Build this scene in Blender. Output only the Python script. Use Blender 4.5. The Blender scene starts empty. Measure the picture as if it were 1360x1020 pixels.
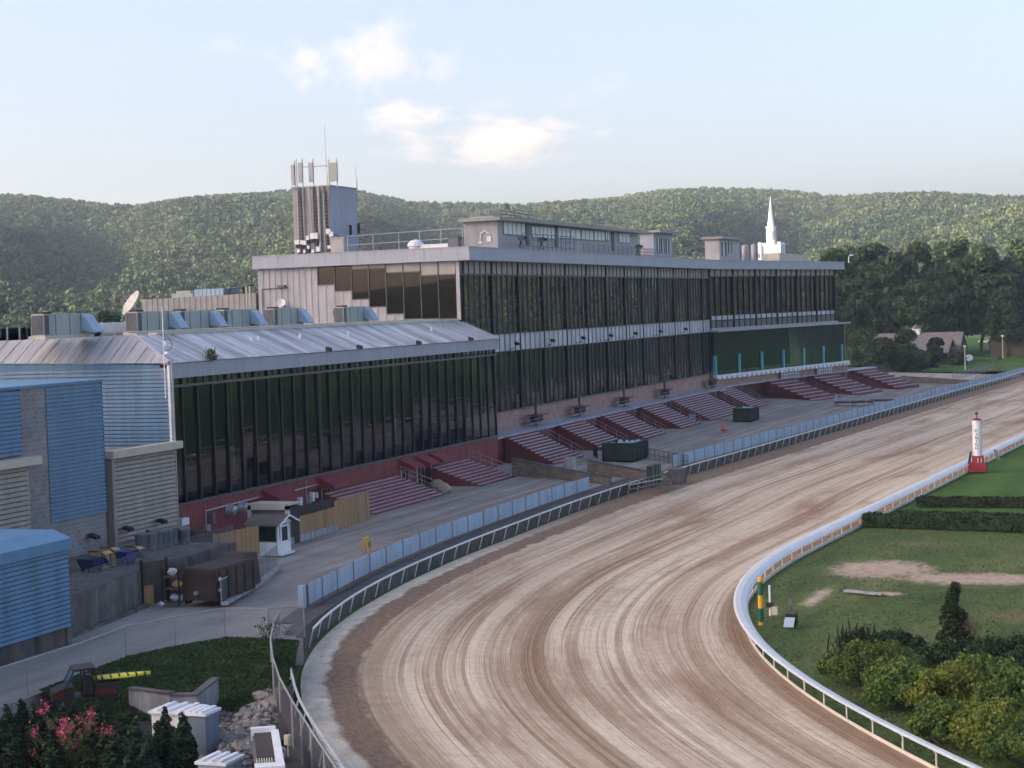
import bpy, math, random
import numpy as np
from mathutils import Vector, Matrix
random.seed(11)
RS = np.random.RandomState(5)
sc = bpy.context.scene
COL = sc.collection
PI = math.pi

# ------------------------------------------------------------------ camera
# world axes: X towards the racetrack, Y along the grandstand front, Z up (metres, apron = 0)
F_PX, YC, ROLL, CZ = 2400.0, 410.0, 0.033, 18.0
TILT = math.atan((510 - YC) / F_PX)
HEAD = math.radians(20.5)
FWD = Vector((-math.sin(HEAD), math.cos(HEAD), 0)); RGT = Vector((math.cos(HEAD), math.sin(HEAD), 0)); UPV = Vector((0, 0, 1))
CAM = Vector((74.1, -173.7, CZ))
_f = FWD * math.cos(TILT) - UPV * math.sin(TILT)
_u0 = FWD * math.sin(TILT) + UPV * math.cos(TILT)
_r = RGT * math.cos(ROLL) - _u0 * math.sin(ROLL)
_u = RGT * math.sin(ROLL) + _u0 * math.cos(ROLL)
cam = bpy.data.cameras.new('camera'); co = bpy.data.objects.new('camera', cam); COL.objects.link(co)
m = Matrix.Identity(4)
for i in range(3):
    m[i][0] = _r[i]; m[i][1] = _u[i]; m[i][2] = -_f[i]; m[i][3] = CAM[i]
co.matrix_world = m
cam.sensor_width = 36; cam.lens = F_PX / 1360 * 36; cam.clip_start = 1; cam.clip_end = 30000
sc.camera = co

def ray(x, y): return _r * (x - 680) - _u * (y - 510) + _f * F_PX
def G(x, y, z=0.0):                     # point of the photograph on a level plane
    d = ray(x, y); return CAM + d * ((z - CZ) / d.z)
def XP(x, y, X):                        # ... on a plane parallel to the grandstand front
    d = ray(x, y); return CAM + d * ((X - CAM.x) / d.x)
def YP(x, y, Y):                        # ... on a plane square to it
    d = ray(x, y); return CAM + d * ((Y - CAM.y) / d.y)

# ------------------------------------------------------------------ materials
def newmat(name):
    m = bpy.data.materials.new(name); m.use_nodes = True
    nt = m.node_tree; b = nt.nodes['Principled BSDF']; return m, nt, b
def N(nt, t, **kw):
    n = nt.nodes.new(t)
    for k, v in kw.items():
        if hasattr(n, k): setattr(n, k, v)
        else: n.inputs[k].default_value = v
    return n
def L(nt, a, b): nt.links.new(a, b)
def posn(nt, s=(1, 1, 1), obj=False):
    if obj: g = N(nt, 'ShaderNodeTexCoord').outputs['Object']
    else: g = N(nt, 'ShaderNodeNewGeometry').outputs['Position']
    mp = N(nt, 'ShaderNodeMapping'); mp.inputs['Scale'].default_value = s
    L(nt, g, mp.inputs['Vector']); return mp.outputs['Vector']
def noise(nt, vec, scale=1., detail=4., rough=.6):
    n = N(nt, 'ShaderNodeTexNoise'); n.inputs['Scale'].default_value = scale; n.inputs['Detail'].default_value = detail
    n.inputs['Roughness'].default_value = rough; L(nt, vec, n.inputs['Vector']); return n.outputs['Fac']
def ramp(nt, fac, stops):
    r = N(nt, 'ShaderNodeValToRGB'); e = r.color_ramp.elements
    while len(e) < len(stops): e.new(0.5)
    for el, (p, c) in zip(e, stops):
        el.position = p; el.color = (*c, 1) if len(c) == 3 else c
    L(nt, fac, r.inputs['Fac']); return r.outputs['Color']
def mixc(nt, fac, a, b, mode='MIX'):
    n = N(nt, 'ShaderNodeMix', data_type='RGBA', blend_type=mode)
    for s, v in (('Factor', fac), ('A', a), ('B', b)):
        k = {'Factor': 0, 'A': 6, 'B': 7}[s]
        if hasattr(v, 'node'): L(nt, v, n.inputs[k])
        elif isinstance(v, (int, float)): n.inputs[k].default_value = v
        else: n.inputs[k].default_value = (*v, 1)
    return n.outputs[2]
def math_(nt, op, a, b=0.0, clamp=False):
    n = N(nt, 'ShaderNodeMath', operation=op, use_clamp=clamp)
    for i, v in enumerate((a, b)):
        if hasattr(v, 'node'): L(nt, v, n.inputs[i])
        else: n.inputs[i].default_value = v
    return n.outputs[0]
def scl(c, k): return tuple(min(1, max(0, x * k)) for x in c)
def pbr(name, c, rough=.75, var=.22, sc_=(1, 1, 1), metal=0., stain=0.0, bump=0.0, bsc=6., c2=None, spec=.4, obj=False):
    m, nt, b = newmat(name)
    v = posn(nt, sc_, obj)
    colr = ramp(nt, noise(nt, v, .7, 6, .65), [(.3, scl(c, 1 - var)), (.7, c2 or scl(c, 1 + var))])
    if stain:
        st = ramp(nt, noise(nt, posn(nt, (1.3, 1.3, .12)), 1., 5, .7), [(.42, (1, 1, 1)), (.72, (1 - stain,) * 3)])
        colr = mixc(nt, 1.0, colr, st, 'MULTIPLY')
    L(nt, colr, b.inputs['Base Color'])
    b.inputs['Roughness'].default_value = rough; b.inputs['Metallic'].default_value = metal
    b.inputs['Specular IOR Level'].default_value = spec
    if bump:
        bp = N(nt, 'ShaderNodeBump'); bp.inputs['Strength'].default_value = bump; bp.inputs['Distance'].default_value = .05
        L(nt, noise(nt, posn(nt), bsc, 4), bp.inputs['Height']); L(nt, bp.outputs['Normal'], b.inputs['Normal'])
    return m
def masonry(name, c1, c2, mortar, bw, bh, msize, axis, rough=.9):
    m, nt, b = newmat(name)
    g = N(nt, 'ShaderNodeNewGeometry'); sp = N(nt, 'ShaderNodeSeparateXYZ'); L(nt, g.outputs['Position'], sp.inputs[0])
    cb = N(nt, 'ShaderNodeCombineXYZ'); L(nt, sp.outputs[axis], cb.inputs[0]); L(nt, sp.outputs['Z'], cb.inputs[1])
    br = N(nt, 'ShaderNodeTexBrick'); L(nt, cb.outputs[0], br.inputs['Vector'])
    br.inputs['Color1'].default_value = (*c1, 1); br.inputs['Color2'].default_value = (*c2, 1); br.inputs['Mortar'].default_value = (*mortar, 1)
    br.inputs['Scale'].default_value = 1; br.inputs['Brick Width'].default_value = bw; br.inputs['Row Height'].default_value = bh; br.inputs['Mortar Size'].default_value = msize
    nz = ramp(nt, noise(nt, posn(nt), .8, 5), [(.3, (.75,) * 3), (.7, (1.15,) * 3)])
    L(nt, mixc(nt, 1.0, br.outputs['Color'], nz, 'MULTIPLY'), b.inputs['Base Color']); b.inputs['Roughness'].default_value = rough
    return m
def glassmat(name, tint, refl=(.9, .95, 1), ior=1.9):
    m, nt, b = newmat(name); nt.nodes.remove(b)
    tr = N(nt, 'ShaderNodeBsdfTransparent'); tr.inputs[0].default_value = (*tint, 1)
    gl = N(nt, 'ShaderNodeBsdfGlossy'); gl.inputs['Color'].default_value = (*refl, 1); gl.inputs['Roughness'].default_value = .015
    fr = N(nt, 'ShaderNodeFresnel'); fr.inputs['IOR'].default_value = ior
    mx = N(nt, 'ShaderNodeMixShader'); L(nt, fr.outputs[0], mx.inputs[0]); L(nt, tr.outputs[0], mx.inputs[1]); L(nt, gl.outputs[0], mx.inputs[2])
    L(nt, mx.outputs[0], nt.nodes['Material Output'].inputs['Surface']); return m
def mesh_alpha(name, c, cover, sz=.055):
    m, nt, b = newmat(name)
    b.inputs['Base Color'].default_value = (*c, 1); b.inputs['Roughness'].default_value = .5; b.inputs['Metallic'].default_value = .4
    uv = N(nt, 'ShaderNodeTexCoord').outputs['UV']
    outs = []
    for sgn in (1, -1):
        sp = N(nt, 'ShaderNodeSeparateXYZ'); L(nt, uv, sp.inputs[0])
        s = math_(nt, 'ADD', sp.outputs[0], math_(nt, 'MULTIPLY', sp.outputs[1], sgn))
        fr = math_(nt, 'FRACT', math_(nt, 'DIVIDE', s, sz))
        outs.append(math_(nt, 'LESS_THAN', fr, cover))
    a = math_(nt, 'MAXIMUM', outs[0], outs[1])
    L(nt, a, b.inputs['Alpha']); return m
def leafmat(name, c1, c2, c3, trans=.25, scale=.5, rv=.5):
    m, nt, b = newmat(name)
    oi = N(nt, 'ShaderNodeObjectInfo')
    nz = noise(nt, posn(nt), scale, 3, .6)
    fine = noise(nt, posn(nt), scale * 7, 2, .5)
    f = math_(nt, 'ADD', math_(nt, 'MULTIPLY', nz, .7), math_(nt, 'MULTIPLY', fine, .3))
    c = ramp(nt, f, [(.36, c1), (.5, c2), (.64, c3)])
    hv = N(nt, 'ShaderNodeHueSaturation'); L(nt, c, hv.inputs['Color'])
    L(nt, math_(nt, 'ADD', .488, math_(nt, 'MULTIPLY', oi.outputs['Random'], .024)), hv.inputs['Hue'])
    L(nt, math_(nt, 'ADD', 1 - rv / 2, math_(nt, 'MULTIPLY', oi.outputs['Random'], rv)), hv.inputs['Value'])
    L(nt, hv.outputs[0], b.inputs['Base Color']); b.inputs['Roughness'].default_value = .6; b.inputs['Specular IOR Level'].default_value = .25
    tr = N(nt, 'ShaderNodeBsdfTranslucent'); L(nt, hv.outputs[0], tr.inputs[0])
    mx = N(nt, 'ShaderNodeMixShader'); mx.inputs[0].default_value = trans
    L(nt, b.outputs[0], mx.inputs[1]); L(nt, tr.outputs[0], mx.inputs[2]); L(nt, mx.outputs[0], nt.nodes['Material Output'].inputs['Surface'])
    return m

M = {}
M['red_wall'] = pbr('red_painted_metal', (.22, .045, .05), .6, .2, stain=.35)
M['red_dark'] = pbr('dark_red_paint', (.15, .032, .036), .65, .25)
M['awning'] = pbr('red_awning_metal', (.2, .03, .04), .5, .15)
M['plank'] = pbr('aluminium_bench_plank', (.5, .46, .52), .45, .2, (.6, .6, 1), metal=.3)
M['plank_red'] = pbr('red_bench_plank', (.42, .27, .3), .5, .2)
M['frame_dark'] = pbr('dark_bronze_mullion', (.018, .017, .018), .45, .2, spec=.3)
M['frame_mid'] = pbr('grey_bronze_trim', (.09, .085, .09), .5, .2)
M['fascia'] = pbr('grey_fascia_panel', (.36, .38, .44), .5, .07, (.3, .3, .3), stain=.14)
M['siding'] = pbr('light_grey_metal_siding', (.38, .37, .38), .5, .1, stain=.22)
M['siding_tan'] = pbr('taupe_metal_siding', (.3, .285, .275), .55, .12, stain=.25)
M['white_panel'] = pbr('white_spandrel_panel', (.52, .535, .58), .5, .2, (1, .6, .4), stain=.35)
M['tan_panel'] = pbr('tan_clerestory_panel', (.34, .31, .29), .5, .12)
M['grey_panel'] = pbr('grey_spandrel_panel', (.13, .13, .14), .5, .1)
M['white'] = pbr('white_paint', (.72, .74, .76), .5, .08, stain=.12)
M['cream'] = pbr('cream_paint', (.5, .46, .38), .6, .12)
M['blue_siding'] = pbr('blue_metal_siding', (.075, .19, .325), .42, .14, (.3, .3, .3), stain=.4)
M['blue_trim'] = pbr('blue_metal_trim', (.09, .22, .36), .45, .12)
M['beige_louver'] = pbr('beige_metal_louver', (.29, .25, .21), .5, .14, stain=.25)
M['cmu'] = masonry('grey_concrete_block', (.2, .19, .195), (.25, .24, .24), (.32, .31, .31), .6, .3, .018, 'Y')
M['brick'] = masonry('pink_brick', (.36, .2, .16), (.4, .235, .19), (.34, .25, .22), .6, .2, .02, 'Y')
M['stone'] = masonry('brown_stone_block', (.16, .125, .1), (.24, .2, .165), (.1, .09, .08), .55, .2, .02, 'X')
M['concrete'] = pbr('weathered_concrete', (.13, .122, .116), .9, .4, stain=.6, bump=.3)
M['concrete_dark'] = pbr('dark_stained_concrete', (.1, .092, .088), .9, .35, stain=.6, bump=.3)
M['pale_conc'] = pbr('pale_stained_concrete', (.34, .35, .37), .85, .2, stain=.6)
M['ledge'] = pbr('dark_ledge_soil', (.085, .073, .063), .95, .3, bump=.4)
M['galv'] = pbr('galvanised_steel', (.4, .41, .43), .4, .15, metal=.5)
M['pipe'] = pbr('grey_handrail', (.3, .3, .32), .45, .15, metal=.4)
M['black'] = pbr('black_paint', (.012, .012, .013), .5, .3)
M['dkgreen'] = pbr('dark_green_paint', (.012, .03, .027), .5, .3, stain=.3)
M['brown_steel'] = pbr('brown_rusty_steel', (.055, .035, .028), .65, .4, stain=.5, bump=.3)
M['wood'] = pbr('cedar_boards', (.32, .2, .1), .8, .4, (5, 5, .15))
M['wood_dk'] = pbr('dark_weathered_boards', (.075, .058, .05), .85, .35, (5, 5, .15))
M['shingle'] = pbr('grey_brown_shingle', (.1, .09, .085), .9, .3, (1, 1, 3), bump=.4, bsc=8)
M['roof_shingle'] = pbr('brown_shingle', (.155, .138, .13), .9, .3, (1, 3, 1), bump=.4, bsc=5)
M['ac'] = pbr('pale_green_grey_enamel', (.36, .4, .37), .5, .08, stain=.15)
M['hood'] = pbr('blue_grey_hood', (.3, .41, .52), .4, .1)
M['cabinet'] = pbr('blue_grey_cabinet', (.16, .2, .26), .5, .15, stain=.3)
M['dishm'] = pbr('pale_dish_panel', (.55, .54, .48), .5, .1)
M['fence_blue'] = pbr('pale_blue_wind_panel', (.33, .44, .56), .55, .16, (.5, .5, .8), stain=.3)
M['teal'] = pbr('teal_pillar', (.12, .42, .5), .4, .1)
M['yellow'] = pbr('yellow_paint', (.62, .36, .02), .5, .12)
M['green_paint'] = pbr('dark_green_pole_paint', (.015, .1, .08), .5, .15)
M['finish_red'] = pbr('finish_red_paint', (.24, .018, .028), .5, .15)
M['ink'] = pbr('black_lettering', (.02, .02, .022), .6, .1)
M['orange'] = pbr('orange_plastic', (.7, .12, .02), .5, .1)
M['bin_blue'] = pbr('blue_plastic', (.018, .035, .2), .45, .2)
M['navy'] = pbr('navy_plastic', (.02, .03, .09), .45, .2)
M['card'] = pbr('cardboard', (.4, .28, .14), .85, .12)
M['can'] = pbr('grey_plastic_can', (.12, .125, .14), .6, .2)
M['bag'] = pbr('white_plastic_bag', (.45, .45, .48), .5, .1)
M['tarp'] = pbr('dark_brown_tarp', (.045, .04, .04), .9, .25)
M['kayak'] = pbr('yellow_plastic', (.6, .52, .03), .4, .12)
M['utv_red'] = pbr('dark_red_plastic', (.085, .008, .01), .4, .25)
M['rubber'] = pbr('black_rubber', (.012, .012, .012), .85, .2)
M['rock'] = pbr('grey_riprap_rock', (.23, .21, .2), .9, .35, bump=.5)
M['sandstone'] = pbr('tan_sandstone', (.34, .28, .2), .9, .3, bump=.5)
M['bark'] = pbr('grey_brown_bark', (.09, .07, .055), .95, .3, (2, 2, .3), bump=.5)
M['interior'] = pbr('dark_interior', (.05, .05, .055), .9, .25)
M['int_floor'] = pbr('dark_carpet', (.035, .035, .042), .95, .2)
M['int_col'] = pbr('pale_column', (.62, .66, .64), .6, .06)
M['counter'] = pbr('grey_counter', (.3, .3, .3), .6, .15)
M['rail_white'] = pbr('white_rail_cover', (.66, .67, .66), .45, .1, (.4, .4, 1), stain=.1)
M['post_white'] = pbr('cream_rail_post', (.6, .57, .5), .55, .12)
M['spire'] = pbr('white_spire_copper', (.62, .66, .7), .5, .05)
M['glass'] = glassmat('dark_tinted_glass', (.3, .36, .37))
M['glass_low'] = glassmat('dark_green_glass', (.3, .36, .37), (.5, .54, .68), 1.75)
M['glass_teal'] = glassmat('teal_tinted_glass', (.26, .42, .43), (.42, .58, .66), 1.55)
M['glass_bronze'] = glassmat('bronze_mirror_glass', (.02, .015, .012), (.1, .092, .09), 4.5)
M['glass_plain'] = glassmat('window_glass', (.5, .52, .52))
def lampmat():
    m, nt, b = newmat('lit_lamp'); b.inputs['Emission Color'].default_value = (1, .95, .85, 1); b.inputs['Emission Strength'].default_value = .7; return m
M['lamp'] = lampmat()
M['blind'] = pbr('pale_window_blind', (.78, .78, .74), .7, .08)
M['link'] = mesh_alpha('chain_link_mesh', (.25, .26, .28), .16)
M['link_gate'] = mesh_alpha('dense_chain_link', (.12, .13, .15), .3)
M['leaf_dark'] = leafmat('dark_tree_leaves', (.022, .042, .018), (.046, .076, .03), (.08, .118, .044))
M['leaf_hill'] = leafmat('hill_tree_leaves', (.026, .046, .022), (.055, .082, .034), (.105, .125, .048), .2, .009, .95)  # broad tone patches in the leaf colour stand in for shade on the hillside
M['leaf_hedge'] = leafmat('hedge_leaves', (.014, .032, .013), (.027, .052, .019), (.045, .076, .028), .2, 1.3)
M['leaf_bush'] = leafmat('bush_leaves', (.045, .08, .022), (.095, .145, .034), (.17, .21, .045), .35, 1.2)
M['leaf_yel'] = leafmat('yellow_green_leaves', (.075, .11, .02), (.15, .185, .032), (.23, .245, .05), .35, 1.2)
M['leaf_arb'] = leafmat('arborvitae_leaves', (.01, .024, .012), (.018, .04, .02), (.03, .055, .026), .1, 1.5)
M['leaf_bank'] = leafmat('bank_grass_blades', (.022, .045, .014), (.038, .07, .02), (.06, .095, .03), .2, .8)
M['leaf_lawn'] = leafmat('lawn_grass_blades', (.075, .12, .04), (.125, .175, .06), (.2, .215, .095), .3, .25)
M['leaf_grass'] = leafmat('pale_grass_blades', (.14, .13, .09), (.2, .18, .12), (.27, .24, .16), .3, 3.)
M['blossom'] = pbr('pink_blossom', (.5, .08, .16), .7, .25)

def roofmat():
    m, nt, b = newmat('streaked_metal_roof')
    v = posn(nt, (.05, .9, .1))
    a = ramp(nt, noise(nt, v, 1., 6, .75), [(.34, (.22, .22, .235)), (.48, (.42, .43, .46)), (.58, (.6, .62, .65)), (.68, (.75, .77, .8))])
    blot = ramp(nt, noise(nt, posn(nt), .35, 5), [(.4, (.8, .8, .82)), (.65, (1.05, 1.05, 1.05))])
    L(nt, mixc(nt, 1., a, blot, 'MULTIPLY'), b.inputs['Base Color']); b.inputs['Roughness'].default_value = .5; b.inputs['Metallic'].default_value = .1
    return m
M['roof'] = roofmat()
def roofmat2():
    m, nt, b = newmat('streaked_metal_roof_end')
    v = posn(nt, (.9, .05, .1))
    a = ramp(nt, noise(nt, v, 1., 6, .75), [(.34, (.24, .23, .23)), (.5, (.36, .355, .36)), (.62, (.5, .5, .52)), (.72, (.68, .68, .7))])
    L(nt, a, b.inputs['Base Color']); b.inputs['Roughness'].default_value = .5; b.inputs['Metallic'].default_value = .1
    return m
M['roof_end'] = roofmat2()

def trackmat():
    m, nt, b = newmat('harrowed_dirt')
    uv = N(nt, 'ShaderNodeTexCoord').outputs['UV']
    def mp(s):
        n = N(nt, 'ShaderNodeMapping'); n.inputs['Scale'].default_value = s; L(nt, uv, n.inputs['Vector']); return n.outputs[0]
    warp = noise(nt, mp((.0, .014, 1)), 1., 2)
    add = N(nt, 'ShaderNodeVectorMath', operation='ADD'); cb = N(nt, 'ShaderNodeCombineXYZ')
    L(nt, math_(nt, 'MULTIPLY', warp, 3.0), cb.inputs[0]); L(nt, uv, add.inputs[0]); L(nt, cb.outputs[0], add.inputs[1])
    def mp2(s):
        n = N(nt, 'ShaderNodeMapping'); n.inputs['Scale'].default_value = s; L(nt, add.outputs[0], n.inputs['Vector']); return n.outputs[0]
    base = ramp(nt, noise(nt, mp2((.3, .006, 1)), 1., 6, .62), [(.3, (.36, .265, .175)), (.44, (.53, .43, .32)), (.58, (.65, .555, .43)), (.76, (.73, .65, .52))])
    def mask(sv, lo, hi):
        return ramp(nt, noise(nt, mp(sv), 1., 4, .6), [(lo, (0, 0, 0)), (hi, (1, 1, 1))])
    fine = ramp(nt, noise(nt, mp2((3.6, .03, 1)), 1., 5, .8), [(.34, (.7, .65, .6)), (.5, (1, 1, 1)), (.75, (1.06, 1.06, 1.06))])
    c = mixc(nt, mask((.16, .03, 1), .42, .62), base, mixc(nt, 1., base, fine, 'MULTIPLY'))
    brown = noise(nt, mp2((.62, .004, 1)), 1., 5, .6)
    c = mixc(nt, ramp(nt, brown, [(.52, (0, 0, 0)), (.6, (.7, .7, .7))]), c, (.37, .265, .175))
    rut = ramp(nt, noise(nt, mp2((1.0, .003, 1)), 1., 2, .5), [(.51, (1, 1, 1)), (.54, (.6, .52, .45)), (.56, (.72, .66, .6)), (.575, (.55, .48, .42)), (.61, (1, 1, 1))])
    c = mixc(nt, mask((.2, .02, 1), .38, .55), c, mixc(nt, .95, c, rut, 'MULTIPLY'))
    clod = ramp(nt, noise(nt, mp((1.6, 1.1, 1)), 1., 8, .8), [(.3, (.78, .76, .74)), (.52, (1, 1, 1)), (.75, (1.12, 1.12, 1.12))])
    c = mixc(nt, 1., c, clod, 'MULTIPLY')
    rake = ramp(nt, noise(nt, mp2((.35, .9, 1)), 1., 5, .75), [(.36, (.86, .84, .82)), (.55, (1, 1, 1))])
    c = mixc(nt, mask((.12, .02, 1), .45, .6), c, mixc(nt, 1., c, rake, 'MULTIPLY'))
    # damp patches
    wet = noise(nt, mp2((.16, .03, 1)), 1., 6, .7)
    c = mixc(nt, ramp(nt, wet, [(.5, (0, 0, 0)), (.68, (.85, .85, .85))]), c, (.27, .165, .1))
    sp = N(nt, 'ShaderNodeSeparateXYZ'); L(nt, uv, sp.inputs[0])
    jit = math_(nt, 'ADD', sp.outputs[0], math_(nt, 'MULTIPLY', noise(nt, mp((.6, .35, 1)), 1., 4), 1.6))
    # u: 0 inside rail ... 28.5 outside rail
    sand = ramp(nt, noise(nt, mp((1.2, .7, 1)), 1., 6, .7), [(.3, (.42, .34, .25)), (.5, (.6, .53, .42)), (.72, (.7, .63, .52))])
    loose = ramp(nt, noise(nt, mp((2.5, 1.5, 1)), 1., 6, .75), [(.3, (.15, .1, .065)), (.7, (.32, .225, .155))])
    def band(lo, hi):
        n = N(nt, 'ShaderNodeMapRange'); n.inputs[1].default_value = lo; n.inputs[2].default_value = hi; L(nt, jit, n.inputs[0]); return n.outputs[0]
    c = mixc(nt, band(25.6, 25.9), c, loose)
    # near the gap the outermost strip is pale washed sand, further up it stays brown
    c2 = mixc(nt, band(27.6, 28.0), c, sand)
    vfar = N(nt, 'ShaderNodeMapRange'); vfar.inputs[1].default_value = -45; vfar.inputs[2].default_value = -5; L(nt, sp.outputs[1], vfar.inputs[0])
    c = mixc(nt, vfar.outputs[0], c2, c)
    redd = ramp(nt, noise(nt, mp((1.5, .3, 1)), 1., 5), [(.35, (.13, .07, .045)), (.65, (.25, .16, .11))])
    inn = N(nt, 'ShaderNodeMapRange'); inn.inputs[1].default_value = 3.2; inn.inputs[2].default_value = 1.2; L(nt, jit, inn.inputs[0])
    c = mixc(nt, math_(nt, 'MULTIPLY', inn.outputs[0], .7), c, redd)
    L(nt, c, b.inputs['Base Color']); b.inputs['Roughness'].default_value = .95; b.inputs['Specular IOR Level'].default_value = .15
    bp = N(nt, 'ShaderNodeBump'); bp.inputs['Strength'].default_value = .8; bp.inputs['Distance'].default_value = .12
    hsum = math_(nt, 'ADD', noise(nt, mp2((4.5, .05, 1)), 1., 4, .75), math_(nt, 'MULTIPLY', noise(nt, mp((3, 3, 1)), 1., 5, .7), .6))
    L(nt, hsum, bp.inputs['Height']); L(nt, bp.outputs[0], b.inputs['Normal'])
    return m
M['track'] = trackmat()

def lawnmat():
    m, nt, b = newmat('infield_grass')
    p = posn(nt)
    g = ramp(nt, noise(nt, posn(nt, (.35, .12, 1)), .5, 6, .7), [(.3, (.055, .09, .032)), (.5, (.095, .135, .046)), (.62, (.14, .165, .066)), (.76, (.22, .205, .11))])
    f = ramp(nt, noise(nt, p, 2.5, 5, .8), [(.3, (.65, .68, .65)), (.7, (1.25, 1.25, 1.2))])
    c = mixc(nt, 1., g, f, 'MULTIPLY')
    sp = N(nt, 'ShaderNodeSeparateXYZ'); L(nt, p, sp.inputs[0])
    # past the hedges the lawn is mown and watered
    fr = N(nt, 'ShaderNodeMapRange'); fr.inputs[1].default_value = -22; fr.inputs[2].default_value = -18; L(nt, sp.outputs[1], fr.inputs[0])
    lush = ramp(nt, noise(nt, posn(nt, (.5, .15, 1)), .6, 4), [(.3, (.045, .1, .02)), (.7, (.085, .155, .035))])
    c = mixc(nt, fr.outputs[0], c, mixc(nt, 1., lush, f, 'MULTIPLY'))
    def patch(cx, cy, rx, ry, thr, c, colr):
        dx = math_(nt, 'DIVIDE', math_(nt, 'SUBTRACT', sp.outputs[0], cx), rx); dy = math_(nt, 'DIVIDE', math_(nt, 'SUBTRACT', sp.outputs[1], cy), ry)
        d = math_(nt, 'SQRT', math_(nt, 'ADD', math_(nt, 'MULTIPLY', dx, dx), math_(nt, 'MULTIPLY', dy, dy)))
        nz = noise(nt, posn(nt, (.8, .4, 1)), 1., 9, .82)
        v = math_(nt, 'SUBTRACT', math_(nt, 'MULTIPLY', nz, 2.0), d)
        r = N(nt, 'ShaderNodeMapRange'); r.inputs[1].default_value = thr; r.inputs[2].default_value = thr + .4; L(nt, v, r.inputs[0])
        return mixc(nt, r.outputs[0], c, colr)
    sandc = ramp(nt, noise(nt, p, 1.2, 6, .7), [(.3, (.3, .22, .16)), (.6, (.47, .37, .29))])
    c = patch(53.4, -43.8, 4.6, 5.2, .05, c, sandc)
    c = patch(60.5, -47.2, 8.5, 3.8, .16, c, sandc)
    c = patch(51.2, -56.5, 1.0, 7.0, .3, c, sandc)
    c = patch(55.2, -54.5, 2.2, 1.2, .25, c, sandc)
    c = patch(55, -30, 9, 5, .5, c, (.16, .15, .075))
    c = patch(66, -62, 7, 5, .35, c, (.17, .155, .075))
    L(nt, c, b.inputs['Base Color']); b.inputs['Roughness'].default_value = .95; b.inputs['Specular IOR Level'].default_value = .1
    bp = N(nt, 'ShaderNodeBump'); bp.inputs['Strength'].default_value = .6; bp.inputs['Distance'].default_value = .1
    L(nt, noise(nt, p, 5, 4, .7), bp.inputs['Height']); L(nt, bp.outputs[0], b.inputs['Normal'])
    return m
M['lawn'] = lawnmat()
def apronmat():
    m, nt, b = newmat('worn_asphalt_apron')
    p = posn(nt)
    a = ramp(nt, noise(nt, posn(nt, (.5, .1, 1)), .7, 7, .7), [(.3, (.23, .205, .178)), (.55, (.335, .302, .268)), (.75, (.42, .385, .345))])
    st = ramp(nt, noise(nt, posn(nt, (.9, .02, 1)), .5, 5, .6), [(.45, (1, 1, 1)), (.53, (.72, .71, .7)), (.6, (1, 1, 1))])
    fine = ramp(nt, noise(nt, p, 3, 6, .75), [(.3, (.82,) * 3), (.7, (1.12,) * 3)])
    c = mixc(nt, 1., mixc(nt, 1., a, st, 'MULTIPLY'), fine, 'MULTIPLY')
    sp = N(nt, 'ShaderNodeSeparateXYZ'); L(nt, p, sp.inputs[0])
    dr = N(nt, 'ShaderNodeMapRange'); dr.inputs[1].default_value = -58; dr.inputs[2].default_value = -66; L(nt, sp.outputs[1], dr.inputs[0])
    pale = ramp(nt, noise(nt, posn(nt, (.8, .12, 1)), .6, 7, .75), [(.3, (.18, .165, .15)), (.5, (.31, .29, .27)), (.75, (.41, .385, .36))])
    c = mixc(nt, dr.outputs[0], c, pale)
    for cx in (9.4, 12.6):
        ln_ = math_(nt, 'LESS_THAN', math_(nt, 'ABSOLUTE', math_(nt, 'SUBTRACT', math_(nt, 'ADD', sp.outputs[0], math_(nt, 'MULTIPLY', noise(nt, posn(nt, (0, .05, 0)), 1., 2), .5)), cx)), .07)
        c = mixc(nt, math_(nt, 'MULTIPLY', ln_, .45), c, (.42, .4, .38))
    jt = math_(nt, 'LESS_THAN', math_(nt, 'FRACT', math_(nt, 'DIVIDE', sp.outputs[1], 7.3)), .014)
    c = mixc(nt, math_(nt, 'MULTIPLY', jt, .5), c, (.09, .08, .075))
    spots_ = ramp(nt, noise(nt, posn(nt, (1, .6, 1)), .9, 5, .7), [(.62, (1, 1, 1)), (.72, (.6, .58, .57))])
    c = mixc(nt, .8, c, spots_, 'MULTIPLY')
    L(nt, c, b.inputs['Base Color']); b.inputs['Roughness'].default_value = .9; b.inputs['Specular IOR Level'].default_value = .2
    return m
M['apron'] = apronmat()
M['soil'] = pbr('dark_gravelly_soil', (.05, .043, .04), .95, .45, bump=.6, bsc=4)
M['bankgrass'] = pbr('rough_bank_grass', (.03, .055, .017), .95, .4, bump=.8, bsc=4)
M['forest_floor'] = pbr('hill_forest_floor', (.03, .042, .018), .95, .3, (.02, .02, .02))

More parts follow.
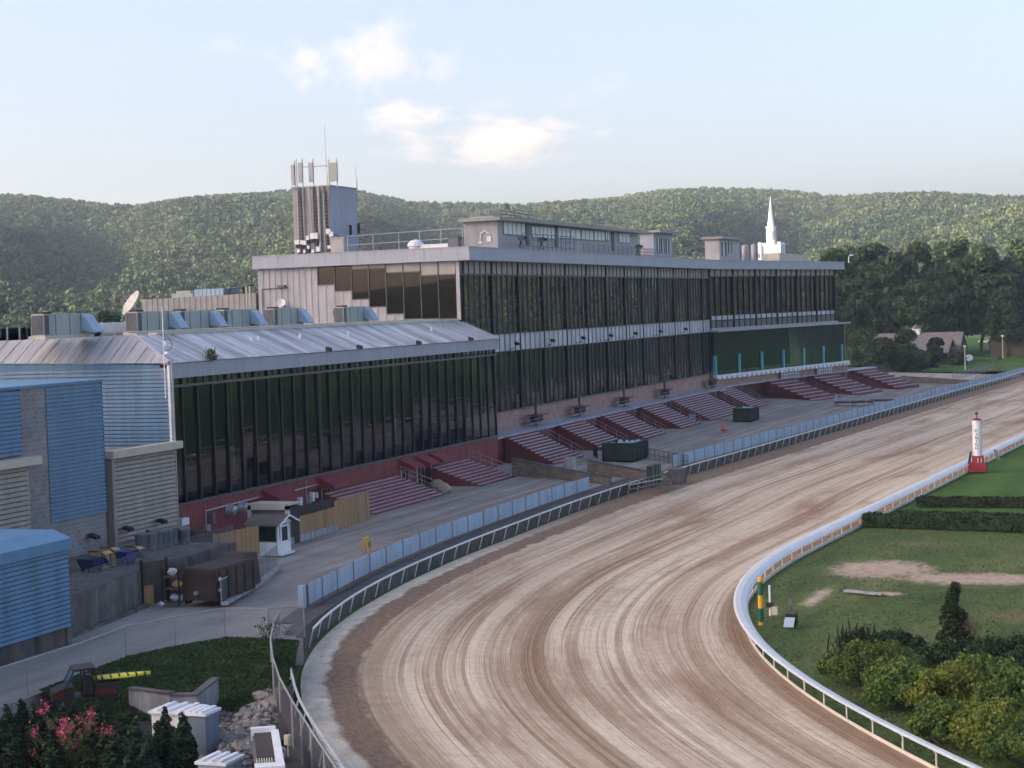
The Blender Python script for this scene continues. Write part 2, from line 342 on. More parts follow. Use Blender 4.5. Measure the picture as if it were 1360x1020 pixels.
# ------------------------------------------------------------------ mesh building
class MB:
    def __init__(s): s.v = []; s.f = []; s.uv = []
    def poly(s, pts, uv=None):
        i = len(s.v); s.v += [tuple(p) for p in pts]; s.f.append(list(range(i, i + len(pts))))
        s.uv += uv if uv else [(0, 0)] * len(pts); return s
    def box(s, x0, x1, y0, y1, z0, z1):
        return s.hexa([(x0, y0, z0), (x1, y0, z0), (x1, y1, z0), (x0, y1, z0), (x0, y0, z1), (x1, y0, z1), (x1, y1, z1), (x0, y1, z1)])
    def hexa(s, p):
        i = len(s.v); s.v += [tuple(q) for q in p]
        for q in ((3, 2, 1, 0), (4, 5, 6, 7), (0, 1, 5, 4), (1, 2, 6, 5), (2, 3, 7, 6), (3, 0, 4, 7)):
            s.f.append([i + k for k in q]); s.uv += [(0, 0)] * 4
        return s
    def prism(s, pts, z0, z1):          # polygon in plan, extruded up
        n = len(pts); i = len(s.v)
        s.v += [(p[0], p[1], z0) for p in pts] + [(p[0], p[1], z1) for p in pts]
        s.f.append([i + k for k in range(n)][::-1]); s.f.append([i + n + k for k in range(n)]); s.uv += [(0, 0)] * (2 * n)
        for k in range(n):
            k2 = (k + 1) % n; s.f.append([i + k, i + k2, i + n + k2, i + n + k]); s.uv += [(0, 0)] * 4
        return s
    def extr(s, pts, off):              # polygon in space, extruded by a vector
        n = len(pts); i = len(s.v); off = Vector(off)
        P = [Vector(p) for p in pts]
        s.v += [tuple(p) for p in P] + [tuple(p + off) for p in P]
        s.f.append([i + k for k in range(n)][::-1]); s.f.append([i + n + k for k in range(n)]); s.uv += [(0, 0)] * (2 * n)
        for k in range(n):
            k2 = (k + 1) % n; s.f.append([i + k, i + k2, i + n + k2, i + n + k]); s.uv += [(0, 0)] * 4
        return s
    def cyl(s, a, b, r0, r1=None, n=8, cap=True):
        r1 = r0 if r1 is None else r1
        a, b = Vector(a), Vector(b); d = (b - a).normalized()
        x = d.orthogonal().normalized(); y = d.cross(x); i = len(s.v)
        for c, r in ((a, r0), (b, r1)):
            s.v += [tuple(c + (x * math.cos(2 * PI * k / n) + y * math.sin(2 * PI * k / n)) * r) for k in range(n)]
        for k in range(n):
            k2 = (k + 1) % n; s.f.append([i + k, i + k2, i + n + k2, i + n + k]); s.uv += [(0, 0)] * 4
        if cap:
            s.f.append([i + k for k in range(n)][::-1]); s.f.append([i + n + k for k in range(n)]); s.uv += [(0, 0)] * (2 * n)
        return s
    def tube(s, path, r, n=6):
        for a, b in zip(path, path[1:]): s.cyl(a, b, r, r, n)
        return s
    def lathe(s, c, prof, n=16):
        i = len(s.v); c = Vector(c)
        for r, z in prof:
            s.v += [(c.x + r * math.cos(2 * PI * k / n), c.y + r * math.sin(2 * PI * k / n), c.z + z) for k in range(n)]
        for j in range(len(prof) - 1):
            for k in range(n):
                k2 = (k + 1) % n; s.f.append([i + j * n + k, i + j * n + k2, i + (j + 1) * n + k2, i + (j + 1) * n + k]); s.uv += [(0, 0)] * 4
        s.f.append([i + k for k in range(n)][::-1]); s.uv += [(0, 0)] * n
        s.f.append([i + (len(prof) - 1) * n + k for k in range(n)]); s.uv += [(0, 0)] * n
        return s
    def sweep(s, sections, close=False):  # list of rings of points
        i = len(s.v); n = len(sections[0])
        for r in sections: s.v += [tuple(p) for p in r]
        for j in range(len(sections) - 1):
            for k in range(n if close else n - 1):
                k2 = (k + 1) % n; s.f.append([i + j * n + k, i + j * n + k2, i + (j + 1) * n + k2, i + (j + 1) * n + k]); s.uv += [(0, 0)] * 4
        if close:
            s.f.append([i + k for k in range(n)][::-1]); s.f.append([i + (len(sections) - 1) * n + k for k in range(n)]); s.uv += [(0, 0)] * (2 * n)
        return s
    def build(s, name, mat, parent=None, org=None, smooth=False):
        o_ = ORG[parent.name] if parent is not None else Vector(org or (0, 0, 0))
        me = bpy.data.meshes.new(name)
        me.from_pydata([(a - o_.x, b - o_.y, c - o_.z) for a, b, c in s.v], [], s.f)
        if any(u != (0, 0) for u in s.uv):
            ul = me.uv_layers.new(name='UVMap'); ul.data.foreach_set('uv', [t for u in s.uv for t in u])
        me.materials.append(M[mat]); me.update()
        if smooth: me.shade_smooth()
        ob = bpy.data.objects.new(name, me); COL.objects.link(ob)
        if parent is not None: ob.parent = parent
        else: ob.location = o_
        ORG[ob.name] = o_
        return ob
ORG = {}
def tag(o, label=None, cat=None, group=None, kind=None):
    if label: o['label'] = label
    if cat: o['category'] = cat
    if group: o['group'] = group
    if kind: o['kind'] = kind
    return o
def thing(name, label, cat, loc=(0, 0, 0), group=None):
    o = bpy.data.objects.new(name, None); COL.objects.link(o); o.location = loc; o.empty_display_size = .3
    ORG[o.name] = Vector(loc); return tag(o, label, cat, group)
def dup(root, loc, rotz=0.0, label=None, scale=None):
    def cp(o, par):
        c = o.copy(); COL.objects.link(c)
        if par is not None: c.parent = par
        for ch in kids.get(o.name, []): cp(ch, c)
        return c
    kids = {}
    for o in COL.objects:
        if o.parent is not None: kids.setdefault(o.parent.name, []).append(o)
    r = cp(root, None); r.location = loc; r.rotation_euler = (0, 0, rotz)
    if scale: r.scale = (scale,) * 3 if isinstance(scale, (int, float)) else scale
    if label: r['label'] = label
    return r
def structure(o, name=None): o['kind'] = 'structure'; return o

def ribbed(mb, a, b, z0, z1, pitch, depth, out, ztop2=None):
    """sheet from plan point a to b with vertical trapezoid ribs; out = outward vector"""
    a = Vector((a[0], a[1], 0)); b = Vector((b[0], b[1], 0)); d = b - a; Ln = d.length; d.normalize(); out = Vector(out)
    n = max(1, int(Ln / pitch)); p = Ln / n; pts = []
    for k in range(n):
        for fr, h in ((0, 0), (.55, 0), (.65, 1), (.9, 1)):
            pts.append((k + fr, h))
    pts.append((n, 0)); rows = []
    zt2 = z1 if ztop2 is None else ztop2
    lo = [a + d * (t * p) + out * (h * depth) + Vector((0, 0, z0)) for t, h in pts]
    hi = [a + d * (t * p) + out * (h * depth) + Vector((0, 0, z1 + (zt2 - z1) * t / n)) for t, h in pts]
    mb.sweep([lo, hi]); return mb
def louvred(mb, a, b, z0, z1, pitch, depth, out, saw=.8, ztop2=None):
    """horizontal corrugation / slats"""
    a = Vector((a[0], a[1], 0)); b = Vector((b[0], b[1], 0)); out = Vector(out)
    n = max(1, int((z1 - z0) / pitch)); p = (z1 - z0) / n; zs = [(z0, 0)]
    for k in range(n): zs += [(z0 + (k + .02) * p, depth), (z0 + (k + saw) * p, depth * .5), (z0 + (k + saw + .02) * p, -depth * .9), (z0 + (k + .98) * p, -depth * .9)]
    zs.append((z1, 0))
    mb.sweep([[a + out * h + Vector((0, 0, z)) for z, h in zs], [b + out * h + Vector((0, 0, z)) for z, h in zs]]); return mb

# ------------------------------------------------------------------ foliage
def leaves(name, cen, size, mat, parent=None, org=None, seed=0, nrm=None, flat=0.0):
    rs = np.random.RandomState(seed); n = len(cen); cen = np.asarray(cen, float)
    o_ = ORG[parent.name] if parent is not None else Vector(org or (0, 0, 0))
    a = rs.normal(size=(n, 3))
    if nrm is not None: a = a * .75 + np.asarray(nrm) * 1.0
    a /= np.linalg.norm(a, axis=1)[:, None]
    t = rs.normal(size=(n, 3)); t -= (t * a).sum(1)[:, None] * a; t /= np.linalg.norm(t, axis=1)[:, None]
    bt = np.cross(a, t); s = (size * rs.uniform(.45, 1.55, n))[:, None]
    bend = a * s * .25
    V = np.stack([cen - t * s, cen - bt * s * .62 + bend, cen + t * s, cen + bt * s * .62 + bend], 1).reshape(-1, 3) - np.array(o_)
    me = bpy.data.meshes.new(name); me.vertices.add(4 * n); me.vertices.foreach_set('co', V.ravel().astype(np.float32))
    me.loops.add(4 * n); me.loops.foreach_set('vertex_index', np.arange(4 * n, dtype=np.int32))
    me.polygons.add(n); me.polygons.foreach_set('loop_start', np.arange(0, 4 * n, 4, dtype=np.int32))
    me.update(calc_edges=True); me.materials.append(M[mat])
    ob = bpy.data.objects.new(name, me); COL.objects.link(ob)
    if parent is not None: ob.parent = parent
    else: ob.location = o_
    ORG[ob.name] = o_; return ob
def lobe_pts(lobes, n, seed, inner=.72, low=-.55):
    rs = np.random.RandomState(seed); lb = np.array(lobes, float); w = (lb[:, 3] * lb[:, 4] + lb[:, 5] * lb[:, 3]) ; w /= w.sum()
    out = []; nr = []
    while len(out) < n:
        k = rs.choice(len(lb), size=n, p=w); d = rs.normal(size=(n, 3)); d /= np.linalg.norm(d, axis=1)[:, None]
        keep = d[:, 2] > low
        r = inner + (1.05 - inner) * rs.uniform(size=n) ** .6
        p = lb[k, :3] + d * lb[k, 3:6] * r[:, None]
        for q, dd in zip(p[keep], d[keep]): out.append(q); nr.append(dd)
    return np.array(out[:n]), np.array(nr[:n])
def crown_lobes(h, r, seed, nl=22, base=.28, top=1.0):
    rs = np.random.RandomState(seed); out = []
    for i in range(nl):
        t = rs.uniform(0, 1); z = h * (base + (top - base) * t)
        prof = math.sin(PI * min(1, .18 + t * .78)) ** .7
        ang = rs.uniform(0, 2 * PI); rr = r * prof * rs.uniform(.25, .8)
        s = r * rs.uniform(.26, .42)
        out.append((rr * math.cos(ang), rr * math.sin(ang), min(z, h - s * .7), s, s, s * rs.uniform(.6, .85)))
    return out
def trunk_mb(h, r, seed, nb=7, base=.3):
    rs = np.random.RandomState(seed); mb = MB(); p = Vector((0, 0, -.3)); pts = [p.copy()]
    for i in range(6):
        p = p + Vector((rs.normal() * .02 * h, rs.normal() * .02 * h, h * .75 / 6)); pts.append(p.copy())
    for i in range(6): mb.cyl(pts[i], pts[i + 1], r * (1 - i * .13), r * (1 - (i + 1) * .13), 7)
    for i in range(nb):
        k = rs.randint(2, 6); a = rs.uniform(0, 2 * PI); q = pts[k]
        e = q + Vector((math.cos(a) * h * .11, math.sin(a) * h * .11, h * rs.uniform(.05, .1)))
        mb.cyl(q, e, r * .4, r * .1, 5)
    return mb

# ------------------------------------------------------------------ sky, sun
SUN_AZ, SUN_EL = math.radians(-104), math.radians(15.0)     # from the camera heading, to the left and a little behind
sd = (FWD * math.cos(SUN_AZ) + RGT * math.sin(SUN_AZ)) * math.cos(SUN_EL) + UPV * math.sin(SUN_EL)
w = bpy.data.worlds.new('World'); sc.world = w; w.use_nodes = True
nt = w.node_tree; bg = nt.nodes['Background']
sky = nt.nodes.new('ShaderNodeTexSky'); sky.sky_type = 'NISHITA'; sky.sun_disc = False
sky.sun_elevation = SUN_EL; sky.sun_rotation = math.atan2(sd.x, sd.y)
sky.air_density = .72; sky.dust_density = 5.2; sky.ozone_density = 1.2; sky.altitude = 100
wbal = mixc(nt, 1.0, sky.outputs[0], (1.03, .93, .925), 'MULTIPLY'); nt.links.new(wbal, bg.inputs[0]); bg.inputs[1].default_value = 0.15
sl = bpy.data.lights.new('sun', 'SUN'); sl.energy = 4.2; sl.angle = math.radians(.5); sl.color = (1, .86, .66)
so = bpy.data.objects.new('sun', sl); COL.objects.link(so); so.rotation_euler = (-sd).to_track_quat('-Z', 'Y').to_euler()
sc.view_settings.view_transform = 'Standard'; sc.view_settings.look = 'None'; sc.view_settings.gamma = 1
sc.view_settings.exposure = 1.68
sc.cycles.volume_bounces = 4

# ------------------------------------------------------------------ hills all round (terrain, plus an added shading ridge)
SKYL = [(-300, 258), (0, 262), (60, 264), (120, 270), (185, 275), (250, 265), (330, 257), (400, 252), (480, 252), (520, 260), (560, 268), (620, 268), (700, 271), (760, 268), (820, 262), (880, 252), (940, 249), (1010, 251), (1060, 254), (1110, 261), (1180, 259), (1250, 258), (1300, 261), (1360, 264), (1600, 268)]
def hz(x): return YC - .033 * (x - 680)
_az = [math.atan((x - 680) / F_PX) for x, y in SKYL]; _el = [(hz(x) - y) / F_PX for x, y in SKYL]
_xa = [math.radians(a) for a in (-180, -160, -145, -137, -130, -122, -115, -108, -74, -64, -54, -44, -28)]; _xe = [.012, .018, .036, .026, .042, .029, .045, .33, .33, .31, .16, .075, .069]  # steep unseen left ridge added here to keep the sun off the foreground
_xb = [math.radians(a) for a in (26, 40, 70, 100, 130, 180)]; _xf = [.056, .06, .065, .05, .03, .012]
AZ = _xa + [a for a in _az if -.4 < a < .4] + _xb; EL = _xe + [e for a, e in zip(_az, _el) if -.4 < a < .4] + _xf
def h_terrain(az, r):
    e = np.interp(az, AZ, EL) + .0022
    side = np.clip((-np.degrees(az) - 40) / 20, 0, 1) * np.clip((np.degrees(az) + 150) / 20, 0, 1)
    rr = 1950 - 950 * side + 90 * np.sin(az * 9 + 1) * (1 - side); r0 = 800 - 420 * side
    t = np.clip((r - r0) / (rr - r0), 0, 1); s = t * t * (3 - 2 * t)
    s = .55 * s + .45 * t
    h = np.where(r < rr, s, np.clip(1 - (r - rr) / 1600 * .9, .1, 1)) * e * rr
    env = np.clip(t * 2.2 - .35, 0, 1) * np.clip((1 - t) * 1.6, 0, 1) ** 1.9
    sp = 24 * np.sin(az * 31 + r * .0032 + 1.2) + 13 * np.sin(az * 67 - r * .004 + .5) + 9 * np.sin(r * .011 + az * 25)
    return np.where(r < r0, 0, h + env * sp * np.clip(e * 20, 0, 1)) - 1.7
na, nr_ = 540, 64
azs = np.linspace(-PI, PI, na, endpoint=False); rs_ = np.concatenate([np.linspace(330, 2100, 46), np.linspace(2180, 4300, nr_ - 46)])
A_, R_ = np.meshgrid(azs, rs_, indexing='ij')
H_ = h_terrain(A_, R_)
def polar(az, r): return CAM.x + r * (FWD.x * np.cos(az) + RGT.x * np.sin(az)), CAM.y + r * (FWD.y * np.cos(az) + RGT.y * np.sin(az))
X_, Y_ = polar(A_, R_)
mb = MB(); mb.v = list(zip(X_.ravel(), Y_.ravel(), H_.ravel()))
for i in range(na):
    i2 = (i + 1) % na
    for j in range(nr_ - 1): mb.f.append([i * nr_ + j, i2 * nr_ + j, i2 * nr_ + j + 1, i * nr_ + j + 1])
structure(mb.build('hills', 'forest_floor', smooth=True))
mb = MB(); mb.prism([(CAM.x + 335 * math.cos(2 * PI * k / 96), CAM.y + 335 * math.sin(2 * PI * k / 96)) for k in range(96)], -3, -1.56)
mb = MB(); mb.poly([(CAM.x + 700 * math.cos(2 * PI * k / 96), CAM.y + 700 * math.sin(2 * PI * k / 96), -1.54) for k in range(96)])
structure(mb.build('infield_lawn', 'lawn'))

# far woods on the hills: one mass (geometry nodes scatter three crown shapes)
src = bpy.data.collections.new('hill_crowns')
for k in range(4):
    rsk = np.random.RandomState(40 + k); conif = k == 3
    lb = []
    for i in range(13 if not conif else 9):
        if conif:
            z = 3 + i * 1.25; rr = 3.0 * (1 - i / 11); lb.append((rsk.normal() * .4, rsk.normal() * .4, z, rr, rr, 1.2))
        else:
            lb.append((rsk.normal() * 2.3, rsk.normal() * 2.3, 6.0 + abs(rsk.normal()) * 2.6, 2.3 + rsk.rand(), 2.3 + rsk.rand(), 1.9))
    p, nn = lobe_pts(lb, 420, k, .85, -.3)
    o = leaves('hill_crown', p, .95, 'leaf_hill', seed=k, nrm=nn); COL.objects.unlink(o); src.objects.link(o)
rs2 = np.random.RandomState(3)
pts = []
n_try = 46000
az_ = np.concatenate([rs2.uniform(-.37, .37, n_try), rs2.uniform(.37, 2.0, 5000), rs2.uniform(-1.0, -.37, 2500)]); r_ = 820 + 1330 * rs2.uniform(0, 1, len(az_)) ** .8
keep = (r_ < 1950 + 120 * np.sin(az_ * 9 + 1) + 40)
az_, r_ = az_[keep], r_[keep]; hx, hy = polar(az_, r_); hzv = h_terrain(az_, r_)
me = bpy.data.meshes.new('hill_forest'); me.from_pydata(list(zip(hx, hy, hzv)), [], []); me.materials.append(M['leaf_hill'])
hf = bpy.data.objects.new('hill_forest', me); COL.objects.link(hf)
tag(hf, 'dense green forest covering the long ridge behind the grandstand', 'forest', kind='stuff')
ng = bpy.data.node_groups.new('scatter_crowns', 'GeometryNodeTree')
ng.interface.new_socket('Geometry', in_out='INPUT', socket_type='NodeSocketGeometry'); ng.interface.new_socket('Geometry', in_out='OUTPUT', socket_type='NodeSocketGeometry')
gi = ng.nodes.new('NodeGroupInput'); go = ng.nodes.new('NodeGroupOutput')
iop = ng.nodes.new('GeometryNodeInstanceOnPoints'); ci = ng.nodes.new('GeometryNodeCollectionInfo'); ci.inputs['Collection'].default_value = src
ci.inputs['Separate Children'].default_value = True; ci.inputs['Reset Children'].default_value = True
rv = ng.nodes.new('FunctionNodeRandomValue'); rv.data_type = 'FLOAT'; rv.inputs[2].default_value = .5; rv.inputs[3].default_value = 1.1
rz = ng.nodes.new('FunctionNodeRandomValue'); rz.data_type = 'FLOAT'; rz.inputs[2].default_value = 0; rz.inputs[3].default_value = 6.283; rz.inputs['Seed'].default_value = 4
cx = ng.nodes.new('ShaderNodeCombineXYZ')
ng.links.new(gi.outputs[0], iop.inputs['Points']); ng.links.new(ci.outputs[0], iop.inputs['Instance']); iop.inputs['Pick Instance'].default_value = True
ng.links.new(rv.outputs[1], iop.inputs['Scale']); ng.links.new(rz.outputs[1], cx.inputs[2]); ng.links.new(cx.outputs[0], iop.inputs['Rotation'])
ng.links.new(iop.outputs[0], go.inputs[0])
md = hf.modifiers.new('scatter', 'NODES'); md.node_group = ng

# ------------------------------------------------------------------ track curves
TZ = -1.4
def hermite(pts):
    pts = sorted(pts); s = np.array([p[0] for p in pts], float); x = np.array([p[1] for p in pts], float)
    d = np.gradient(x, s)
    def f(q):
        q = float(q)
        if q <= s[0]: return x[0] + d[0] * (q - s[0])
        if q >= s[-1]: return x[-1] + d[-1] * (q - s[-1])
        i = int(np.searchsorted(s, q) - 1); h = s[i + 1] - s[i]; t = (q - s[i]) / h
        return (2 * t**3 - 3 * t**2 + 1) * x[i] + (t**3 - 2 * t**2 + t) * h * d[i] + (-2 * t**3 + 3 * t**2) * x[i + 1] + (t**3 - t**2) * h * d[i + 1]
    return f
XO = hermite([(-150, 78), (-128, 57), (-104.6, 39.6), (-96, 33.8), (-87.7, 29.2), (-79.7, 26), (-70, 23.4), (-58, 21.5), (-45, 20.5), (-28, 20.0), (-8, 19.8), (12, 20.5), (45, 22.9), (90, 26.2), (134, 29.4), (250, 38), (700, 72)])
def Zp(o, s, l): return [(o[0] + s * x, o[1] + s * y) for x, y in l]
_ip = Zp((960, 700), .3137, [(520, 25), (405, 85), (320, 125), (255, 165), (195, 205), (215, 600), (312, 690), (380, 740), (457, 790), (540, 838), (632, 890), (748, 950), (865, 1015)]) + Zp((1080, 540), .2059, [(157, 840), (270, 780), (565, 628), (745, 545), (980, 420), (1240, 300)])
_iw = sorted([(G(x, y, TZ).y, G(x, y, TZ).x) for x, y in _ip])
_s = np.array([p[0] for p in _iw]); _x = np.array([p[1] for p in _iw])
_pc = np.polyfit(_s[_s < -25], _x[_s < -25], 4)
_ln = np.polyfit(_s[_s > -40], _x[_s > -40], 1)
_ctl = [(s, float(np.polyval(_pc, s))) for s in (-104, -98, -92, -86, -80, -74, -68, -62, -55, -48, -41, -35)] + [(s, float(np.polyval(_ln, s))) for s in (-22, -5, 20, 60, 150, 300, 700)]
_d0 = (_ctl[1][1] - _ctl[0][1]) / 6
_ctl = [(-150, _ctl[0][1] - _d0 * 46 + 26), (-125, _ctl[0][1] - _d0 * 21 + 5)] + _ctl
XI = hermite(_ctl)
def curve_pts(fx, s0, s1, step):       # points at equal distance along a curve
    out = [(fx(s0), s0)]; s = s0; acc = 0; px, ps = out[0]
    while s < s1:
        s += .05; x = fx(s); acc += math.hypot(x - px, s - ps); px, ps = x, s
        if acc >= step: out.append((x, s)); acc = 0
    return out
mb = MB(); S = list(np.concatenate([np.arange(-150, 60, 2.0), np.arange(60, 701, 10.0)])); K = 14
rows = []
arc = 0; prev = None
for s in S:
    a, b = XI(s) + .1, XO(s) + .1; c = (a + b) / 2
    if prev: arc += math.hypot(c - prev[0], s - prev[1])
    prev = (c, s)
    rows.append([((a + (b - a) * k / K, s, TZ + .012 * math.sin(k * 2.1 + s * .2)), (28.5 * k / K, s)) for k in range(K + 1)])
for r0, r1 in zip(rows, rows[1:]):
    for k in range(K):
        q = (r0[k], r0[k + 1], r1[k + 1], r1[k]); mb.poly([p[0] for p in q][::-1], [p[1] for p in q][::-1])
structure(mb.build('dirt_track', 'track'))

# apron (viewing area) and service drive
def apron_z(x, s): return -.04 * max(0, x - 7) * min(1, max(0, (s + 85) / 20))
mb = MB(); S = list(np.arange(-84, 60, 4.0)) + list(np.arange(60, 262, 10.0)); rows = []
for s in S:
    e = XO(s) - .55
    xs = [-15, 2, 7] + [7 + (e - 7) * k / 5 for k in range(1, 6)]
    rows.append([(x, s, apron_z(x, s)) for x in xs] + [(e, s, -1.6)])
mb.sweep(rows); structure(mb.build('apron', 'apron'))
edge = [(27.6, -84), (26.0, -85), (23.4, -85.2), (22.0, -88.1), (20.9, -91.3), (21.3, -96), (21.6, -140)]
mb = MB(); mb.prism([(-15, -140), (21.6, -140), (21.3, -96), (20.9, -91.3), (22.0, -88.1), (23.4, -85.2), (26.0, -85), (27.6, -84), (-15, -84)], -1.6, 0)
structure(mb.build('service_drive', 'apron'))
mb = MB(); mb.prism([(-260, 19), (-15, 19), (-15, 262), (-260, 262)], -1.5, -.02); structure(mb.build('yard', 'concrete'))
# soil and grassy bank in the corner below the drive
mb = MB(); mb.poly([(20, -140, -1.5), (XO(-140) - .3, -140, -1.5)] + [(XO(s) - .3, s, -1.5) for s in range(-136, -80, 4)] + [(20, -82, -1.5)]); structure(mb.build('gravel_ground', 'soil'))
mb = MB(); rsb = np.random.RandomState(2)
top = [(21.4, -100), (21.1, -96), (20.9, -91.3), (22.0, -88.1), (23.4, -85.3), (26.0, -85.1), (28.2, -85.6), (29.2, -89)]
bot = [(24.6, -101.5), (25.6, -99.5), (26.6, -97.5), (28.5, -95.8), (30.0, -95.5), (31.5, -95.6), (32.4, -95), (32.6, -94)]
rows = []
def dense(l, n=22):
    out = []
    for k in range(n):
        t = k * (len(l) - 1) / (n - 1); i = min(int(t), len(l) - 2); f = t - i
        out.append((l[i][0] * (1 - f) + l[i + 1][0] * f, l[i][1] * (1 - f) + l[i + 1][1] * f))
    return out
T2, B2 = dense(top), dense(bot)
for j in range(15):
    f = j / 14; rows.append([(a[0] * (1 - f) + b[0] * f, a[1] * (1 - f) + b[1] * f, -.04 + .28 * math.sin(PI * min(1, f * 1.6)) - 1.5 * f ** 1.4 + rsb.normal() * .05) for a, b in zip(T2, B2)])
mb.sweep(rows); structure(mb.build('grass_bank', 'bankgrass', smooth=True))
gp = []
for k in range(52000):
    f = rsb.rand(); i = rsb.randint(0, 21); g2 = rsb.rand()
    a = (T2[i][0] * (1 - g2) + T2[i + 1][0] * g2, T2[i][1] * (1 - g2) + T2[i + 1][1] * g2); b = (B2[i][0] * (1 - g2) + B2[i + 1][0] * g2, B2[i][1] * (1 - g2) + B2[i + 1][1] * g2)
    gp.append((a[0] * (1 - f) + b[0] * f, a[1] * (1 - f) + b[1] * f, .1 + .28 * math.sin(PI * min(1, f * 1.6)) - 1.5 * f ** 1.4 + rsb.rand() * .09))
tag(leaves('bank_grass', gp, .055, 'leaf_bank', seed=3), 'rough dark grass covering the small bank below the drive', 'grass', kind='stuff')

# ------------------------------------------------------------------ haze
def box_obj(name, x0, x1, y0, y1, z0, z1, mat):
    return MB().box(x0, x1, y0, y1, z0, z1).build(name, mat)
mh, nth, bh = newmat('haze_air'); nth.nodes.remove(bh)
pv = nth.nodes.new('ShaderNodeVolumePrincipled'); pv.inputs['Color'].default_value = (.68, .82, 1, 1); pv.inputs['Density'].default_value = .00011; pv.inputs['Anisotropy'].default_value = .2
nth.links.new(pv.outputs[0], nth.nodes['Material Output'].inputs['Volume']); M['haze_air'] = mh
HAZE = True
if HAZE:
    hzb = box_obj('haze', CAM.x - 4500, CAM.x + 4500, CAM.y - 4500, CAM.y + 4500, -4.2, 350, 'haze_air'); hzb['kind'] = 'stuff'
    hzb['label'] = 'thin blue evening haze filling the valley air'

# ------------------------------------------------------------------ clouds
def cloudmat(k, dens):
    m, nt, b = newmat('cloud_vapour'); nt.nodes.remove(b)
    tc = N(nt, 'ShaderNodeTexCoord').outputs['Object']
    mp = N(nt, 'ShaderNodeMapping'); mp.inputs['Location'].default_value = (k * 3.7, k * 1.3, 0); L(nt, tc, mp.inputs['Vector'])
    ln = N(nt, 'ShaderNodeVectorMath', operation='LENGTH'); L(nt, tc, ln.inputs[0])
    nz = noise(nt, mp.outputs[0], 1.7, 8, .66)
    v = math_(nt, 'SUBTRACT', math_(nt, 'MULTIPLY', nz, 2.6), math_(nt, 'ADD', .72, math_(nt, 'MULTIPLY', ln.outputs['Value'], .95)))
    d = math_(nt, 'MULTIPLY', math_(nt, 'MULTIPLY', v, 1.6, True), dens * .34)
    p = nt.nodes.new('ShaderNodeVolumePrincipled'); p.inputs['Color'].default_value = (1, .84, .73, 1); p.inputs['Anisotropy'].default_value = .1
    L(nt, d, p.inputs['Density']); L(nt, p.outputs[0], nt.nodes['Material Output'].inputs['Volume']); return m
def cloud(px, py, wpx, hpx, dens, k, label, dist=5400):
    M['cloud%d' % k] = cloudmat(k, dens)
    d = ray(px, py); c = CAM + d * (dist / (d.dot(FWD))); sx = wpx / 2 / F_PX * dist * 1.7; sz = hpx / 2 / F_PX * dist * 1.6
    mb = MB(); pr = [(math.sin(PI * j / 10) if 0 < j < 10 else .01, -math.cos(PI * j / 10)) for j in range(11)]; mb.lathe((0, 0, 0), pr, 20)
    o = mb.build('cloud', 'cloud%d' % k); o.location = c; o.scale = (sx, sx * .6, sz); o.rotation_euler = (0, 0, HEAD)
    tag(o, label, 'cloud', 'small evening clouds over the ridge')
cloud(296, 62, 60, 30, .004, 1, 'faint wisp of cloud, farthest left in the sky')
cloud(352, 72, 50, 28, .004, 2, 'small faint cloud between the far left wisp and the bright puffs')
cloud(404, 88, 62, 62, .016, 3, 'small bright cream puff left of the largest upper cloud')
cloud(497, 78, 118, 100, .014, 4, 'largest upper puff of cream cloud, high over the rooftop tower')
cloud(584, 90, 60, 56, .011, 5, 'small upright puff just right of the largest upper cloud')
cloud(545, 160, 120, 46, .016, 6, 'flat pale cloud just above the lowest grey-pink one')
cloud(548, 197, 90, 46, .008, 7, 'dim grey-pink cloud, lowest and left of the long bright one')
cloud(675, 188, 185, 62, .018, 8, 'long bright low cloud above the grandstand roof, widest in the sky')
cloud(810, 113, 56, 40, .006, 9, 'faint pinkish cloud farthest right in the sky')
cloud(655, 138, 80, 40, .003, 10, 'barely visible haze of cloud above the long bright one')
cloud(752, 136, 70, 26, .003, 11, 'thin smudge of cloud left of the farthest right cloud')

# ================================================================== GLASS-FRONTED CLUBHOUSE (left wing)
cb = thing('clubhouse', 'long glass fronted wing with sloping streaked metal roof and dark red base wall', 'building', (0, -52, 0))
SL, SR = -52.2, 19.2
mb = MB(); ribbed(mb, (0, SL), (0, SR), 0, 3.42, .45, .03, (1, 0, 0)); mb.box(-.6, -.02, SL, SR, 0, 3.42); mb.build('red_wall', 'red_wall', cb)
MB().box(-.35, .12, SL, SR, 3.42, 3.6).build('sill', 'frame_mid', cb)
GX = -.12
rsg = np.random.RandomState(9)
def pane(mb, x, y0, y1, z0, z1, tl=.009):       # each pane sits a hair out of true
    a, b = rsg.normal() * tl, rsg.normal() * tl; w, h = (y1 - y0) / 2, (z1 - z0) / 2
    mb.poly([(x - a * w - b * h, y0, z0), (x + a * w - b * h, y1, z0), (x + a * w + b * h, y1, z1), (x - a * w + b * h, y0, z1)])
ml = [SL + .15 + (SR - .3 - SL) * k / 30 for k in range(31)]
for k in range(30):
    mb = MB(); pane(mb, GX, ml[k] + .1, ml[k + 1] - .1, 3.6, 12.72); win = mb.build('window', 'glass_low', cb)
    mb = MB(); y = (ml[k] + ml[k + 1]) / 2; pane(mb, GX, ml[k] + .1, y - .05, 12.92, 13.5); pane(mb, GX, y + .05, ml[k + 1] - .1, 12.92, 13.5); mb.build('clerestory_window', 'glass', cb)
    MB().box(GX - .1, GX + .1, y - .05, y + .05, 12.92, 13.5).build('mullion', 'frame_mid', win)
for k in range(31):
    MB().box(GX - .05, GX + .17, ml[k] - .1, ml[k] + .1, 3.6, 13.5).build('post', 'frame_dark', cb)
MB().box(GX - .2, GX + .3, SL, SR, 12.72, 12.92).build('transom', 'frame_mid', cb)
